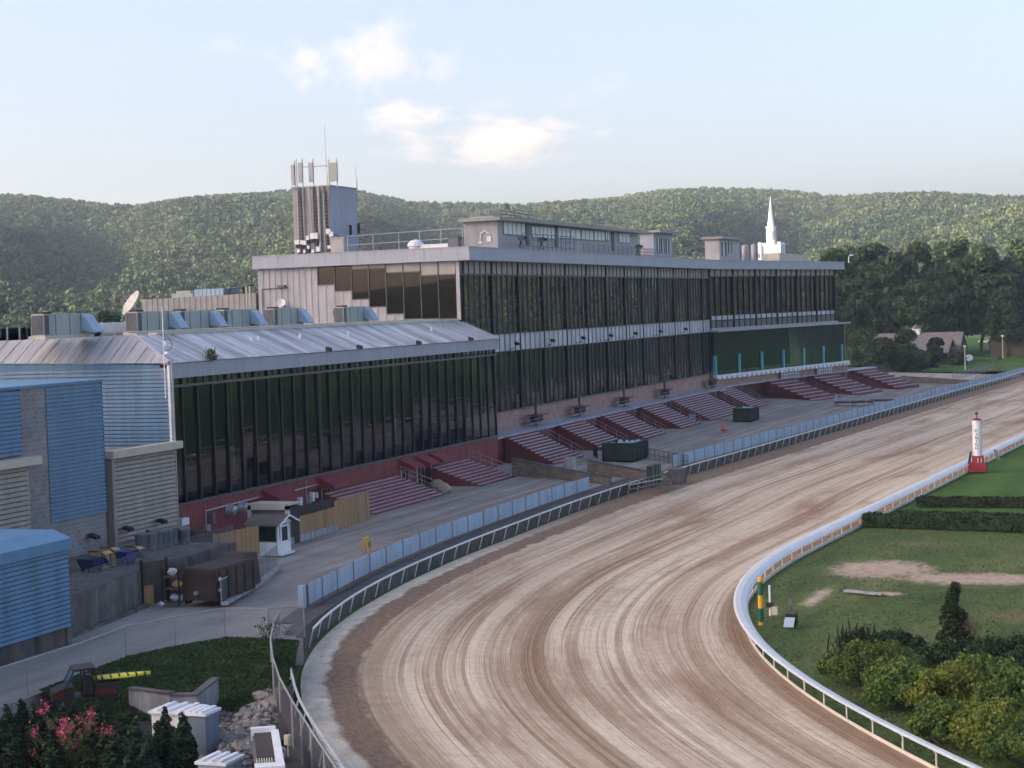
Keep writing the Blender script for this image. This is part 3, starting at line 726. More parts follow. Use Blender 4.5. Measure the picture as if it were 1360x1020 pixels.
mb = MB(); ribbed(mb, (.45, SL - .1), (.45, SR + .25), 13.45, 14.62, .28, .025, (1, 0, 0)); mb.box(-.3, .43, SL - .1, SR + .25, 13.5, 14.6); mb.build('fascia', 'fascia', cb)
# sloping roof with hip
mb = MB(); mb.poly([(.62, SL - .2, 14.66), (.62, SR + .3, 14.66), (-4.3, SR + .3, 16.85), (-4.3, SL + 2.9, 16.85)]); mb.poly([(.62, SR + .3, 14.66), (.62, SR + .3, 14.45), (-4.3, SR + .3, 16.6), (-4.3, SR + .3, 16.85)])
for k in range(60):
    y = SL + 1.2 + k * 1.2
    zt = min(1, (y - SL) / 2.9); 
    mb.hexa([(.6, y, 14.66), (.6, y + .05, 14.66), (.6 - 4.9 * zt, y + .05, 14.66 + 2.19 * zt), (.6 - 4.9 * zt, y, 14.66 + 2.19 * zt), (.6, y, 14.70), (.6, y + .05, 14.70), (.6 - 4.9 * zt, y + .05, 14.70 + 2.19 * zt), (.6 - 4.9 * zt, y, 14.70 + 2.19 * zt)])
rf = mb.build('roof', 'roof', cb)
mb = MB(); mb.poly([(.62, SL - .2, 14.66), (-4.3, SL + 2.9, 16.85), (-15, SL + 2.9, 16.87), (-15, SL - .2, 14.95)][::-1]); mb.poly([(-15, SL - .2, 14.95), (-15, SL + 2.9, 16.87), (-60, SL + 2.9, 16.95), (-60, SL - .2, 15.9)][::-1])
for k in range(44):
    x = -1.2 - k * 1.25; z0 = 14.66 + min(1, -x / 15) * .3; mb.hexa([(x, SL - .2, z0 + .0), (x + .06, SL - .2, z0), (min(x + .06, x), SL + 2.9 * min(1, (.62 - x) / 4.9), z0 + (16.9 - z0) * min(1, (.62 - x) / 4.9)), (x, SL + 2.9 * min(1, (.62 - x) / 4.9), z0 + (16.9 - z0) * min(1, (.62 - x) / 4.9)),
        (x, SL - .2, z0 + .05), (x + .06, SL - .2, z0 + .05), (x + .06, SL + 2.9 * min(1, (.62 - x) / 4.9), .05 + z0 + (16.9 - z0) * min(1, (.62 - x) / 4.9)), (x, SL + 2.9 * min(1, (.62 - x) / 4.9), .05 + z0 + (16.9 - z0) * min(1, (.62 - x) / 4.9))])
mb.build('end_roof', 'roof_end', cb)
mb = MB(); mb.tube([(.6, SL - .15, 14.72), (-4.3, SL + 2.9, 16.9)], .16, 6); mb.build('hip_cap', 'fascia', rf)
MB().box(-60, -4.3, SL + 2.9, 60, 16.4, 16.83).build('flat_roof', 'pale_conc', cb)
mb = MB(); mb.box(-5.0, -4.2, SL + 6, SR, 16.83, 17.02); mb.build('roof_kerb', 'cream', cb)
# inside
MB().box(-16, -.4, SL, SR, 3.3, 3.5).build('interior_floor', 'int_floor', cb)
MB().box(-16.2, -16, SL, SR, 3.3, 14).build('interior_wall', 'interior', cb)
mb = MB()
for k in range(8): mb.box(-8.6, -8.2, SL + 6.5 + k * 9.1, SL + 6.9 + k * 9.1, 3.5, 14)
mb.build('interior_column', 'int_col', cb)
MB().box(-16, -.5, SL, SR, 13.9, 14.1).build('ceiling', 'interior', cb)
for k in range(22):
    for (xx, zz) in ((-4.5, 6.6),):
        yy = SL + 2 + k * 3.2 + (1.3 if xx < -5 else 0); mb = MB(); mb.lathe((xx, yy, zz), [(.01, -.04), (.04, -.02), (.045, .02), (.02, .04)], 8); mb.build('pendant_lamp', 'lamp', cb)
# blue end wall
mb = MB(); louvred(mb, (-60, SL - .1), (.35, SL - .1), 2.0, 14.35, .3, .06, (0, -1, 0)); mb.poly([(-60, SL - .1, 14.3), (.35, SL - .1, 14.3), (.35, SL - .1, 14.55), (-15, SL - .1, 14.95), (-60, SL - .1, 15.8)]); mb.build('blue_end_wall', 'blue_siding', cb)
mb = MB(); mb.box(.38, .58, SL - .2, SL - .02, 0, 14.5); mb.build('corner_trim', 'white', cb)
mb = MB(); mb.tube([(.75, SL - .1, 0), (.75, SL - .1, 15.0)], .09, 8); mb.build('downpipe', 'galv', cb)
# louvre screen below the blue wall
lx = .8
mb = MB(); louvred(mb, (lx, -61.2), (lx, SL - .4), 1.9, 8.1, .31, .13, (1, 0, 0), .8); lv = mb.build('louvre_screen', 'beige_louver', cb)
MB().box(lx - .3, lx + .55, -61.8, SL + .1, 8.1, 8.65).build('louvre_cap', 'cream', cb)
MB().box(lx - .2, lx + .25, -61.6, -61.2, 0, 8.1).build('louvre_frame', 'beige_louver', lv)
MB().box(-8, lx - .22, -61.6, SL - .3, 0, 8.2).build('louvre_wall', 'cmu', cb)
# awnings and doors
for y0, y1 in ((-37.4, -34.4), (-26.8, -23.6), (-8.6, -6.2), (-4.6, -2.3), (-1.0, 1.4)):
    mb = MB(); mb.extr([(.02, y0, 3.3), (1.7, y0, 2.55), (1.7, y0, 2.3), (.02, y0, 2.3)], (0, y1 - y0, 0)); aw = mb.build('awning', 'awning', cb)
    mb = MB(); 
    for q in range(6): mb.box(.05, 1.72, y0 + (y1 - y0) * q / 6, y0 + (y1 - y0) * q / 6 + .03, 2.29, 2.3)
    y = (y0 + y1) / 2; d = MB(); d.box(.04, .12, y - .95, y + .95, 0, 2.2); dr = d.build('door', 'cream', cb)
    g = MB(); g.box(.12, .14, y - .8, y - .08, .25, 2.05); g.box(.12, .14, y + .08, y + .8, .25, 2.05); g.build('door_glass', 'black', dr)
mb = MB(); mb.tube([(.12, -47, 1.2), (.12, -47, 2.6), (.12, -36.8, 2.75)], .05, 6); mb.tube([(.12, -31.5, 2.6), (.12, -25, 2.7)], .05, 6); mb.tube([(.12, -29.3, 3.3), (.12, -29.3, .9)], .05, 6); mb.build('conduit', 'galv', cb)
for y in (-43.2, -41.2):
    mb = MB(); mb.cyl((.05, y, 2.2), (.55, y, 2.2), .55, .42, 14); mb.cyl((.55, y, 2.2), (.75, y, 2.1), .42, .3, 14); mb.build('exhaust_fan', 'galv', cb)
for y, z, ww, h, mm in ((-47.1, .5, .6, 1.0, 'galv'), (-50.6, 1.9, 1.1, .55, 'white'), (-46.2, 1.5, .35, .8, 'can'), (-30.8, 1.2, .4, .7, 'white'), (-29.0, 1.2, .3, .7, 'galv'), (-28.4, 1.3, .35, .8, 'white'), (-27.6, 1.5, .2, .5, 'white')):
    MB().box(.04, .4, y - ww / 2, y + ww / 2, z, z + h).build('utility_box', mm, cb)
# eave floodlights, vent stubs
for px, py in ((281, 478), (435, 464), (476, 464), (555, 459), (624, 452)):
    p = XP(px, py, .7); mb = MB(); mb.cyl((.6, p.y, 14.6), (.75, p.y, 14.95), .05); mb.hexa([(.6, p.y - .28, 14.75), (1.0, p.y - .28, 14.65), (1.0, p.y + .28, 14.65), (.6, p.y + .28, 14.75), (.65, p.y - .28, 15.1), (1.05, p.y - .28, 14.95), (1.05, p.y + .28, 14.95), (.65, p.y + .28, 15.1)]); mb.build('floodlight', 'black', cb)
for px, py in ((334, 461), (344, 472), (399, 455), (463, 451), (573, 443), (80, 467)):
    for t in (0,):
        x = -2.2; p = XP(px, py, x); z = 14.66 + (.62 - x) / 4.92 * 2.19
        MB().cyl((x, p.y if p.y > SL + 3 else SL + 4, z - .05), (x, p.y if p.y > SL + 3 else SL + 4, z + .4), .12, .12, 8).build('roof_vent', 'white', cb)

# weed growing on the eave
p = XP(281, 470, .6); rsw = np.random.RandomState(1)
w1 = thing('weed', 'green weed sprouting from the eave of the streaked roof', 'plant', (.5, p.y, 14.6))
leaves('foliage', np.array([[.5, p.y, 15.2]]) + rsw.normal(size=(260, 3)) * np.array([.2, .28, .26]) + np.array([[0, 0, -.15]]), .1, 'leaf_bush', w1, seed=2)
MB().cyl((.5, p.y, 14.6), (.5, p.y, 15.2), .05).build('stem', 'bark', w1)
# lamp post beside the corner
p = YP(218, 478, SL - .6)
lp = thing('corner_mast', 'thin white mast with a small dish lamp at the roof corner above the blue wall', 'mast', (p.x, SL - .6, 14.3))
MB().cyl((p.x, SL - .6, 12), (p.x, SL - .6, 19), .05, .035).build('pole', 'white', lp)
mb = MB(); mb.lathe((p.x + .25, SL - .6, 15.35), [(.02, .25), (.12, .2), (.24, .04), (.2, 0)], 12); mb.build('lamp', 'white', lp)
mb = MB(); mb.tube([(p.x + .25 + .5 * math.cos(t), SL - .6, 16.1 + .45 * math.sin(t)) for t in np.linspace(-1.6, 2.2, 9)], .03, 5); mb.build('cable_loop', 'black', lp)

# ================================================================== MAIN GRANDSTAND
MX = -4.0
gs = thing('grandstand', 'tall multi storey grandstand with dark glass bands, flat grey roof edge and white spandrel strip', 'building', (MX, 19, 0))
M0, M1 = 19.1, 134.8
mb = MB(); mb.box(MX - .5, MX, M0, M1, 0, 5.45); mb.build('brick_wall', 'brick', gs)
MB().box(MX - .2, MX + .12, M0, M1, 5.45, 5.6).build('sill', 'frame_mid', gs)
posts = [20.2 + 9.15 * k for k in range(13)]
bays = list(zip([M0] + posts, posts + [M1]))
stepY = 119.6
for bi, (a, b) in enumerate(bays):
    n = max(1, round((b - a) / 1.83)); ys = [a + (b - a) * k / n for k in range(n + 1)]
    zb0, zb1 = 12.75, (15.0 if a < stepY - 5 else 15.0)
    g1, g2, g3, pn, tp, mu, ml_ = MB(), MB(), MB(), MB(), MB(), MB(), MB()
    for k in range(n):
        y0, y1 = ys[k] + .05, ys[k + 1] - .05
        pane(g1, MX - .1, y0, y1, 5.6, 12.75); pane(g2, MX - .1, y0, y1, 15.0, 22.05)
        pn.box(MX - .1, MX + .05, y0 + .22, y1 - .12, 12.85, 14.95); tp.box(MX - .1, MX - .02, y0 + .16, y1 - .16, 22.25, 23.7)
    w1 = g1.build('lower_window', 'glass_low', gs); w2 = g2.build('upper_window', 'glass', gs)
    pn.build('spandrel_panel', 'white_panel', gs); tp.build('clerestory_panel', 'tan_panel', gs)
    for k in range(1, n):
        mu.box(MX - .12, MX + .04, ys[k] - .035, ys[k] + .035, 15.0, 23.7); ml_.box(MX - .12, MX + .04, ys[k] - .035, ys[k] + .035, 5.6, 14.98)
    if n > 1: mu.build('mullion', 'frame_mid', w2); ml_.build('mullion', 'frame_mid', w1)
for y in posts + [M0, M1]:
    MB().box(MX - .2, MX + .14, y - .15, y + .15, 5.6, 23.7).build('post', 'frame_dark', gs)
for z in (12.75, 14.95): MB().box(MX - .15, MX + .2, M0, M1, z, z + .1).build('transom', 'frame_dark', gs)
MB().box(MX - .15, MX + .16, M0, M1, 22.05, 22.2).build('transom', 'frame_mid', gs)
MB().box(MX - .3, MX - .13, M0, M1, 12.75, 15.0).build('spandrel_back', 'frame_dark', gs)
MB().box(MX - .3, MX - .13, M0, M1, 22.1, 23.7).build('head_back', 'frame_dark', gs)
# roof slab with fascia, follows the kink to the far block
U2 = Vector((0.19937, 0.97992, 0)); N2 = Vector((0.97992, -0.19937, 0)); P2 = Vector((MX, M1, 0))
def R2(u, n, z=0): q = P2 + U2 * u + N2 * n; return Vector((q.x, q.y, z))
RFX = MX + 1.6
kink = R2(1.2, 1.5)
far = R2(60.0, 1.6); farb = R2(60, -34)
roofpts = [(-30.3, 18.3), (RFX, 18.3), (kink.x, kink.y), (far.x, far.y), (farb.x, farb.y), (-38, 60), (-30.3, 40)]
mb = MB(); mb.prism(roofpts, 23.72, 25.25); fa = mb.build('roof_fascia', 'fascia', gs)
mb = MB(); mb.prism([(-30, 18.6), (RFX - .3, 18.6), (kink.x - .3, kink.y), (far.x - .3, far.y - .3), (farb.x, farb.y - .3), (-37.5, 60)], 25.25, 25.3); mb.build('roof_deck', 'pale_conc', gs)
mb = MB()
for (a, b) in zip(roofpts[1:4], roofpts[2:4]): mb.tube([(a[0] + .02, a[1], 25.25), (b[0] + .02, b[1], 25.25)], .07, 4)
mb.tube([(-30.3, 18.28, 25.25), (RFX, 18.28, 25.25)], .07, 4)
for k in range(13):
    x = -29 + k * 2.1; mb.box(x, x + .03, 18.27, 18.3, 23.75, 25.2)
for k in range(30):
    y = 22 + k * 3.7; mb.box(RFX + .0, RFX + .02, y, y + .03, 23.75, 25.2) if False else None
mb.build('fascia_trim', 'siding', fa)
# side wall facing the clubhouse roof, with the stair of bronze windows
SW = 19.0
mb = MB(); ribbed(mb, (-30, SW), (-22, SW), 16.8, 23.7, .75, .07, (0, -1, 0))
xs = [-22.0 + 2.2 * k for k in range(9)]
bots = [21.6, 20.8, 19.75, 18.8, 17.9, 17.25, 17.2, 17.15]
for k in range(8): ribbed(mb, (xs[k], SW), (xs[k + 1], SW), 16.8, bots[k] - .1, .75, .07, (0, -1, 0))
mb.box(-30, MX - .2, SW + .05, SW + .2, 16.6, 17.1)
mb.build('side_wall', 'siding', gs)
for k in range(8):
    mb = MB(); x0, x1 = xs[k] + .07, xs[k + 1] - .07; t = .004
    ztop = 23.6 if k in (0, 1) else [0, 0, 23.15, 23.15, 22.6, 22.6, 22.1, 22.1][k]
    a = rsg.normal() * .003; mb.poly([(x0, SW - a, bots[k]), (x1, SW + a, bots[k]), (x1, SW + a, ztop), (x0, SW - a, ztop)][::1])
    sw_ = mb.build('side_window', 'glass_bronze', gs)
    fr = MB(); fr.box(x0 - .1, x0, SW - .12, SW + .06, bots[k] - .1, 23.7); fr.box(x0, x1 + .04, SW - .1, SW + .06, bots[k] - .1, bots[k])
    if ztop < 23.5: fr.box(x0, x1, SW - .1, SW + .06, ztop, ztop + .12)
    fr.build('frame', 'frame_mid', sw_)
    if ztop < 23.5:
        MB().box(x0, x1, SW - .03, SW + .05, ztop + .12, 23.7).build('head_panel', 'tan_panel', sw_)
MB().box(MX - .35, MX + .1, SW - .12, SW + .05, 16.9, 23.7).build('corner_post', 'siding', gs)
# inside: raked seating behind the upper glass, hall below
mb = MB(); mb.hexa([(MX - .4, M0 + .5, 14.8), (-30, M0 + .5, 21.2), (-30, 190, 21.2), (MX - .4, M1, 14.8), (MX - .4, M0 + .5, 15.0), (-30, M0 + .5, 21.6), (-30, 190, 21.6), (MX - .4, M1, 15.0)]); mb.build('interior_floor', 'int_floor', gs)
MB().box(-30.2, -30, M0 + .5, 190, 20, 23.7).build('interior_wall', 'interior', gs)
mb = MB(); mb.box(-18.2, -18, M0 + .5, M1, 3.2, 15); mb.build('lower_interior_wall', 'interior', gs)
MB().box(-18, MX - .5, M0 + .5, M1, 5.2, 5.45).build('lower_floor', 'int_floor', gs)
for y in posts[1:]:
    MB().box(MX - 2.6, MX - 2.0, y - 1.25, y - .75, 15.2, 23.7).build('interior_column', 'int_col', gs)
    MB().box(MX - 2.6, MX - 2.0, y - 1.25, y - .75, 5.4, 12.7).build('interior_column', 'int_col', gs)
for r in range(7):
    x = MX - 3.2 - r * 2.0; z = 15.0 + (abs(x - MX)) * .254
    mb = MB()
    for k in range(62):
        y = 21 + k * 1.83
        if k % 5 != 4: mb.box(x, x + .12, y, y + 1.1, z + .75, z + 1.1)
    mb.build('seating_row', 'counter', gs)
# small spot lights on brackets over the spandrel strip
for px in (680, 728, 769, 806, 839, 872, 906):
    p = XP(px, 452 - (px - 680) * .1, MX + .5)
    mb = MB(); mb.tube([(MX + .1, p.y, 13.0), (MX + .9, p.y, 13.2), (MX + 1.0, p.y + .2, 13.9)], .04, 5); mb.hexa([(MX + .8, p.y - .1, 13.6), (MX + 1.3, p.y - .1, 13.45), (MX + 1.3, p.y + .5, 13.45), (MX + .8, p.y + .5, 13.6), (MX + .85, p.y - .1, 13.95), (MX + 1.35, p.y - .1, 13.8), (MX + 1.35, p.y + .5, 13.8), (MX + .85, p.y + .5, 13.95)]); mb.build('floodlight', 'black', gs)
# platform above the bleachers
mb = MB(); mb.prism([(MX, M0 + .3), (-.6, M0 + .3), (-.6, 120), (.2, 128), (R2(3, 2).x, R2(3, 2).y)] + [(R2(u, 1.2).x, R2(u, 1.2).y) for u in (20, 40, 60, 78)] + [(R2(78, -1).x, R2(78, -1).y), (MX, M1)], 2.95, 3.2); mb.build('platform', 'fascia', gs)
mb = MB(); mb.prism([(MX, M0 + .5), (-.9, M0 + .5), (-.9, 120), (-.3, 128)] + [(R2(u, .9).x, R2(u, .9).y) for u in (3, 40, 78)] + [(R2(78, -.5).x, R2(78, -.5).y), (MX, M1)], 0, 2.95); mb.build('platform_wall', 'red_dark', gs)
# ---- far block of the grandstand (turned towards the track)
UE = 58.1
fb_wall = MB()
def rbox(mb, u0, u1, n0, n1, z0, z1):
    return mb.hexa([R2(u0, n0, z0), R2(u0, n1, z0), R2(u1, n1, z0), R2(u1, n0, z0), R2(u0, n0, z1), R2(u0, n1, z1), R2(u1, n1, z1), R2(u1, n0, z1)])
rbox(fb_wall, 0, UE + 4, -.6, .9, 0, 4.9); fb_wall.build('far_brick_wall', 'brick', gs)
rp = [.2 + (UE - .2) * k / 6 for k in range(7)]
for k in range(6):
    g1, pn, gp_, tp, mu = MB(), MB(), MB(), MB(), MB()
    for j in range(4):
        u0 = rp[k] + (rp[k + 1] - rp[k]) * j / 4 + .1; u1 = rp[k] + (rp[k + 1] - rp[k]) * (j + 1) / 4 - .1
        t = rsg.normal() * .006; g1.poly([R2(u0, -.1 - t, 15.6), R2(u1, -.1 + t, 15.6), R2(u1, -.1 + t, 22.45), R2(u0, -.1 - t, 22.45)])
        rbox(pn, u0 + .1, u1 - .1, -.12, .03, 14.7, 15.5); rbox(gp_, u0, u1, -.12, .0, 13.4, 14.62); rbox(tp, u0 + .05, u1 - .05, -.12, 0, 22.6, 23.7)
        if j: rbox(mu, u0 - .17, u0 - .03, -.14, .12, 13.4, 23.7)
    w3 = g1.build('far_window', 'glass', gs); mu.build('mullion', 'frame_dark', w3)
    pn.build('far_white_panel', 'white_panel', gs); gp_.build('far_grey_panel', 'grey_panel', gs); tp.build('far_clerestory_panel', 'tan_panel', gs)
for u in rp: mb = MB(); rbox(mb, u - .17, u + .17, -.3, .3, 13.4, 23.7); mb.build('post', 'frame_dark', gs)
mb = MB(); rbox(mb, 0, UE, -.15, .14, 22.45, 22.58); rbox(mb, 0, UE, -.15, .1, 15.5, 15.6); mb.build('transom', 'frame_mid', gs)
mb = MB(); rbox(mb, 0, UE, -.3, -.14, 13.3, 15.5); rbox(mb, 0, UE, -.3, -.14, 22.5, 23.7); mb.build('spandrel_back', 'frame_dark', gs)
mb = MB(); rbox(mb, -1, UE + 3.6, -1, 2.1, 12.75, 13.05); rbox(mb, 0, UE + .4, -1, .5, 13.05, 13.4); mb.build('canopy', 'siding', gs)
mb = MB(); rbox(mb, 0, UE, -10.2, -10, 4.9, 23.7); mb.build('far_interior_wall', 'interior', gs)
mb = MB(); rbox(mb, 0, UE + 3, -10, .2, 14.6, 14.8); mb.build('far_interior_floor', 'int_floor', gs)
mb = MB(); rbox(mb, UE - .2, UE, -30, -.3, 13, 23.7); rbox(mb, UE + 2.5, UE + 2.7, -30, 1.0, 0, 13); mb.build('end_wall', 'siding', gs)
tz = [-.5 + 9.85 * k for k in range(7)]
for k in range(6):
    g = MB(); e = UE + 2.6 if k == 5 else tz[k + 1]
    for j in range(4):
        u0 = tz[k] + (e - tz[k]) * j / 4; u1 = tz[k] + (e - tz[k]) * (j + 1) / 4; t = rsg.normal() * .012; g.poly([R2(u0, 1.0 - t, 5.2), R2(u1, 1.0 + t, 5.2), R2(u1, 1.0 + t, 12.75), R2(u0, 1.0 - t, 12.75)])
    g.build('far_lower_window', 'glass_teal', gs)
for u in tz: mb = MB(); rbox(mb, u - .2, u + .2, .8, 1.35, 5.1, 8.6); mb.build('teal_pillar', 'teal', gs)
mb = MB(); rbox(mb, -1, UE + 3.5, .6, 1.6, 4.85, 5.2)
for k in range(30): rbox(mb, -.6 + k * 2.1, .7 + k * 2.1, 1.0, 1.62, 4.4, 4.85)
mb.build('white_valance', 'white', gs)
for u0, u1 in ((27, 35), (44.5, 51.5)):
    g = MB(); rbox(g, u0, u1, .9, 1.6, 3.2, 4.55); gt = g.build('entrance_gate', 'can', gs); g = MB()
    for k in range(7): rbox(g, u0 + (u1 - u0) * k / 6 - .07, u0 + (u1 - u0) * k / 6 + .07, 1.6, 1.68, 3.2, 4.6)
    for z in (3.3, 3.9, 4.5): rbox(g, u0, u1, 1.6, 1.66, z, z + .1)
    g.build('gate_frame', 'white', gt)
MB().box(-60, -30.2, 19, 200, 0, 16).build('rear_block', 'siding_tan', gs)
# platform railing
def railing(name, label, pts, h=1.05, step=2.4, mat='pipe', bars=2, r=.03, group=None, fill=None, cat='railing'):
    t = thing(name, label, cat, tuple(pts[0]), group)
    for a, b in zip(pts, pts[1:]):
        a, b = Vector(a), Vector(b); n = max(1, int((b - a).length / step)); m2 = MB()
        for k in range(0 if (a - Vector(pts[0])).length < .01 else 1, n + 1): q = a.lerp(b, k / n); MB().cyl(q, q + Vector((0, 0, h)), r, r, 6).build('post', mat, t)
        for k in range(bars): z = h * (k + 1) / bars; m2.cyl(a + Vector((0, 0, z)), b + Vector((0, 0, z)), r, r, 6)
        m2.build('rail', mat, t)
        if fill:
            f = MB(); f.poly([a, b, b + Vector((0, 0, h)), a + Vector((0, 0, h))], [(0, 0), ((b - a).length, 0), ((b - a).length, h), (0, h)]); f.build('mesh_panel', fill, t)
    return t

# ================================================================== BLEACHERS
def bleacher(label, org, ux, length, run, z0, z1, n, shear=0., mat='plank', group='concrete-side bleachers along the grandstand', plank=.3):
    """org: rear left corner at plan; ux: unit vector along the front; runs to the right of ux, downhill"""
    ux = Vector(ux); fx = Vector((ux.y, -ux.x, 0)); o = Vector((org[0], org[1], 0))
    t = thing('bleacher', label, 'bleacher', tuple(o), group)
    def P(u, f, z): q = o + ux * (u + shear * f / run) + fx * f; return Vector((q.x, q.y, z))
    prof = []
    for k in range(n):
        f0 = run * k / n; f1 = run * (k + 1) / n; z = z1 - (z1 - z0 - .1) * k / n - .05
        prof += [(f0, z - .12), (f1, z - .12)]
    prof += [(run, z0 - .35), (0, z0 - .35)]
    m_ = MB(); m_.sweep([[P(0, f, z) for f, z in prof], [P(length, f, z) for f, z in prof]], close=True)
    m_.build('stepped_frame', 'red_dark', t)
    for k in range(n):
        f0 = run * k / n + .05; z = z1 - (z1 - z0 - .1) * k / n - .05; d = run / n * plank + .08
        m_ = MB(); m_.hexa([P(.02, f0, z - .1), P(.02, f0 + d, z - .1), P(length - .02, f0 + d, z - .1), P(length - .02, f0, z - .1), P(.02, f0, z), P(.02, f0 + d, z), P(length - .02, f0 + d, z), P(length - .02, f0, z)])
        m_.build('seat_plank', mat, t)
    return P
GB = 'bleachers stepping down from the grandstand platform'
def aisle_rail(label, P, length, run, z0, z1, group='aisle handrails beside the bleachers'):
    a, b = P(length + .5, .2, z1 - .1), P(length + .5, run - .2, z0); t = thing('handrail', label, 'handrail', tuple(a), group)
    for k in range(5): q = a.lerp(b, k / 4); MB().cyl(q - Vector((0, 0, .3)), q + Vector((0, 0, 1)), .035, .035, 6).build('post', 'pipe', t)
    m_ = MB()
    for h in (.5, 1): m_.cyl(a + Vector((0, 0, h)), b + Vector((0, 0, h)), .035, .035, 6)
    m_.build('rail', 'pipe', t)
rsl = np.random.RandomState(5)
for k, lab in enumerate(('tan landscape stone at the foot of the first low bleacher handrail, nearest the track', 'tan landscape stone between two others below the red awning doors', 'tan landscape stone below the red awning doors, closest to the wall')):
    q = G(592 - 5 * k, 655 - 4 * k, 0); mb = MB(); rows = []
    for j in range(5):
        v = PI * (j + .2) / 4.4; rows.append([(q.x + .75 * math.sin(v) * math.cos(2 * PI * i / 8) * rsl.uniform(.8, 1.2), q.y + .8 * math.sin(v) * math.sin(2 * PI * i / 8) * rsl.uniform(.8, 1.2), .35 - .45 * math.cos(v) * rsl.uniform(.85, 1.15)) for i in range(8)])
    mb.sweep(rows, close=True); tag(mb.build('landscape_stone', 'sandstone', org=(q.x, q.y, 0)), lab, 'stone', 'tan stones by the red awning doors')
# two low ones in front of the clubhouse
P = bleacher('low wide red bleacher beside the cedar fence, nearest to the booth', (.9, -27.4), (0, 1, 0), 16.2, 5.0, -.05, 1.95, 9, group='low bleachers in front of the red wall', mat='plank_red', plank=.42)
aisle_rail('handrail at the right end of the low bleacher nearest the booth', P, 16.2, 5.0, 0, 1.9)
P = bleacher('low red bleacher left of the stone wall, under the last clubhouse windows', (.9, -2.6), (0, 1, 0), 9.8, 5.6, -.05, 1.95, 9, group='low bleachers in front of the red wall', mat='plank_red', plank=.42)
aisle_rail('handrail between the low bleacher and the stone wall', P, 9.8, 5.6, 0, 1.9)
spec = [(23.2, 10.0, 10, 'bleacher behind the stone wall, nearest the clubhouse corner'), (42.0, 9.6, 10, 'bleacher left of and behind the near green dumpster'), (60.0, 9.9, 10, 'third tall bleacher along the platform, just right of the near green dumpster'),
        (78.8, 10.2, 10, 'tall bleacher with the blue crates standing at its right foot'), (95.6, 21.5, 10, 'double width tall bleacher behind the orange cone'), (125.0, 10.5, 10, 'narrow tall bleacher behind the far green dumpster, at the bend of the platform')]
hl = ['handrail right of the bleacher behind the stone wall', 'handrail above the near green dumpster', 'handrail right of the third tall bleacher', 'handrail beside the blue crates', 'handrail right of the double width bleacher', 'handrail at the bend, above the far green dumpster']
for (s0, ln, n, lab), hh_ in zip(spec, hl):
    P = bleacher(lab, (-.65, s0), (0, 1, 0), ln, 7.0, -.05, 3.2, n + 2, shear=-2.0, group=GB, plank=.24); aisle_rail(hh_, P, ln, 7.0, 0, 3.1)
for (u0, ln, lab, hh_) in ((20.6, 12, 'wide red plank bleacher at the far end, left of three under the teal pillars', 'handrail between the left and middle far red bleachers'), (41, 12.8, 'middle one of the three far red plank bleachers under the teal pillars', 'handrail between the middle and right far red bleachers'), (63.5, 11.5, 'farthest red plank bleacher beside the trees', 'handrail at the far end of the last red bleacher')):
    o = R2(u0, 1.0); P = bleacher(lab, (o.x, o.y), U2, ln, 12.5, -.5, 3.2, 8, shear=-6, mat='plank', group='far red plank bleachers', plank=.2); aisle_rail(hh_, P, ln, 12.5, -.4, 3.1)
railing('platform_railing', 'long thin rail along the pale platform edge above the tall bleachers', [(-1.6, M0 + .6, 3.2), (-1.6, 70, 3.2), (-1.6, 120, 3.2)], step=4.6, r=.022)
# television stands on the platform
for px, lab in ((712, 'dark television stand under a pole, first one along the platform'), (770, 'dark television stand on the platform above the second tall bleacher'), (829, 'dark television stand on the platform above the third tall bleacher'), (883, 'dark television stand on the platform above the blue crates'), (946, 'dark television stand by the step in the wall, farthest along the platform')):
    y = XP(px, 552, -2.6).y if px < 946 else 133.0
    y = {712: 43.0, 770: 61.0, 829: 80.0, 883: 99.5, 946: 124.0}[px]
    y = {712: XP(712, 556, -2.6).y, 770: XP(770, 545, -2.6).y, 829: XP(829, 535, -2.6).y, 883: XP(883, 526, -2.6).y, 946: XP(946, 513, -2.6).y}[px]
    t = thing('television_stand', lab, 'stand', (-2.6, y, 3.2), 'television stands on the platform')
    MB().box(-2.75, -2.45, y - .15, y + .15, 3.2, 6.2).build('post', 'frame_mid', t)
    MB().box(-3.3, -1.7, y - 1.8, y + 1.8, 4.5, 4.62).build('canopy', 'red_dark', t)
    for k in (-1, 0, 1): MB().box(-2.9, -2.2, y + k * 1.1 - .45, y + k * 1.1 + .45, 3.75, 4.4).build('television', 'black', t)
    MB().box(-3.0, -2.0, y - 1.7, y + 1.7, 3.6, 3.72).build('shelf', 'pipe', t)
    m_ = MB()
    for k in (-1.5, 1.5): m_.box(-2.6, -2.5, y + k - .05, y + k + .05, 3.2, 3.6)
    m_.build('leg', 'pipe', t)

# ================================================================== RAILS AND FENCES BY THE TRACK
def track_rail(label, pts, over, hmat='galv', base=TZ):
    """white tube on goose-neck posts; over = direction (+1/-1) the top leans in X"""
    t = thing('track_rail', label, 'rail', (pts[0][0], pts[0][1], base)); top = []
    for x, y in pts:
        a = Vector((x - over * .35, y, base - .1)); b = Vector((x, y, base + 1.05)); top.append(b)
        MB().tube([a, Vector((x - over * .12, y, base + .72)), b], .045, 6).build('post', 'post_white', t)
    m_ = MB(); m_.tube(top, .075, 8); m_.build('rail', 'rail_white', t); return t
o1 = curve_pts(XO, -79.2, 10.5, 3.0); track_rail('outer white track rail on slanted posts along the curved blue panel fence', o1, 1)
o2 = curve_pts(XO, 15.5, 306, 3.1); track_rail('outer white track rail running from the concrete block up to the far trees', o2[:94], 1)
o0 = [(x - .4, y) for x, y in curve_pts(XO, -124, -84.5, 3.0)]; track_rail('curved white rail in the lower corner, beside the chain link fence', o0, 1)
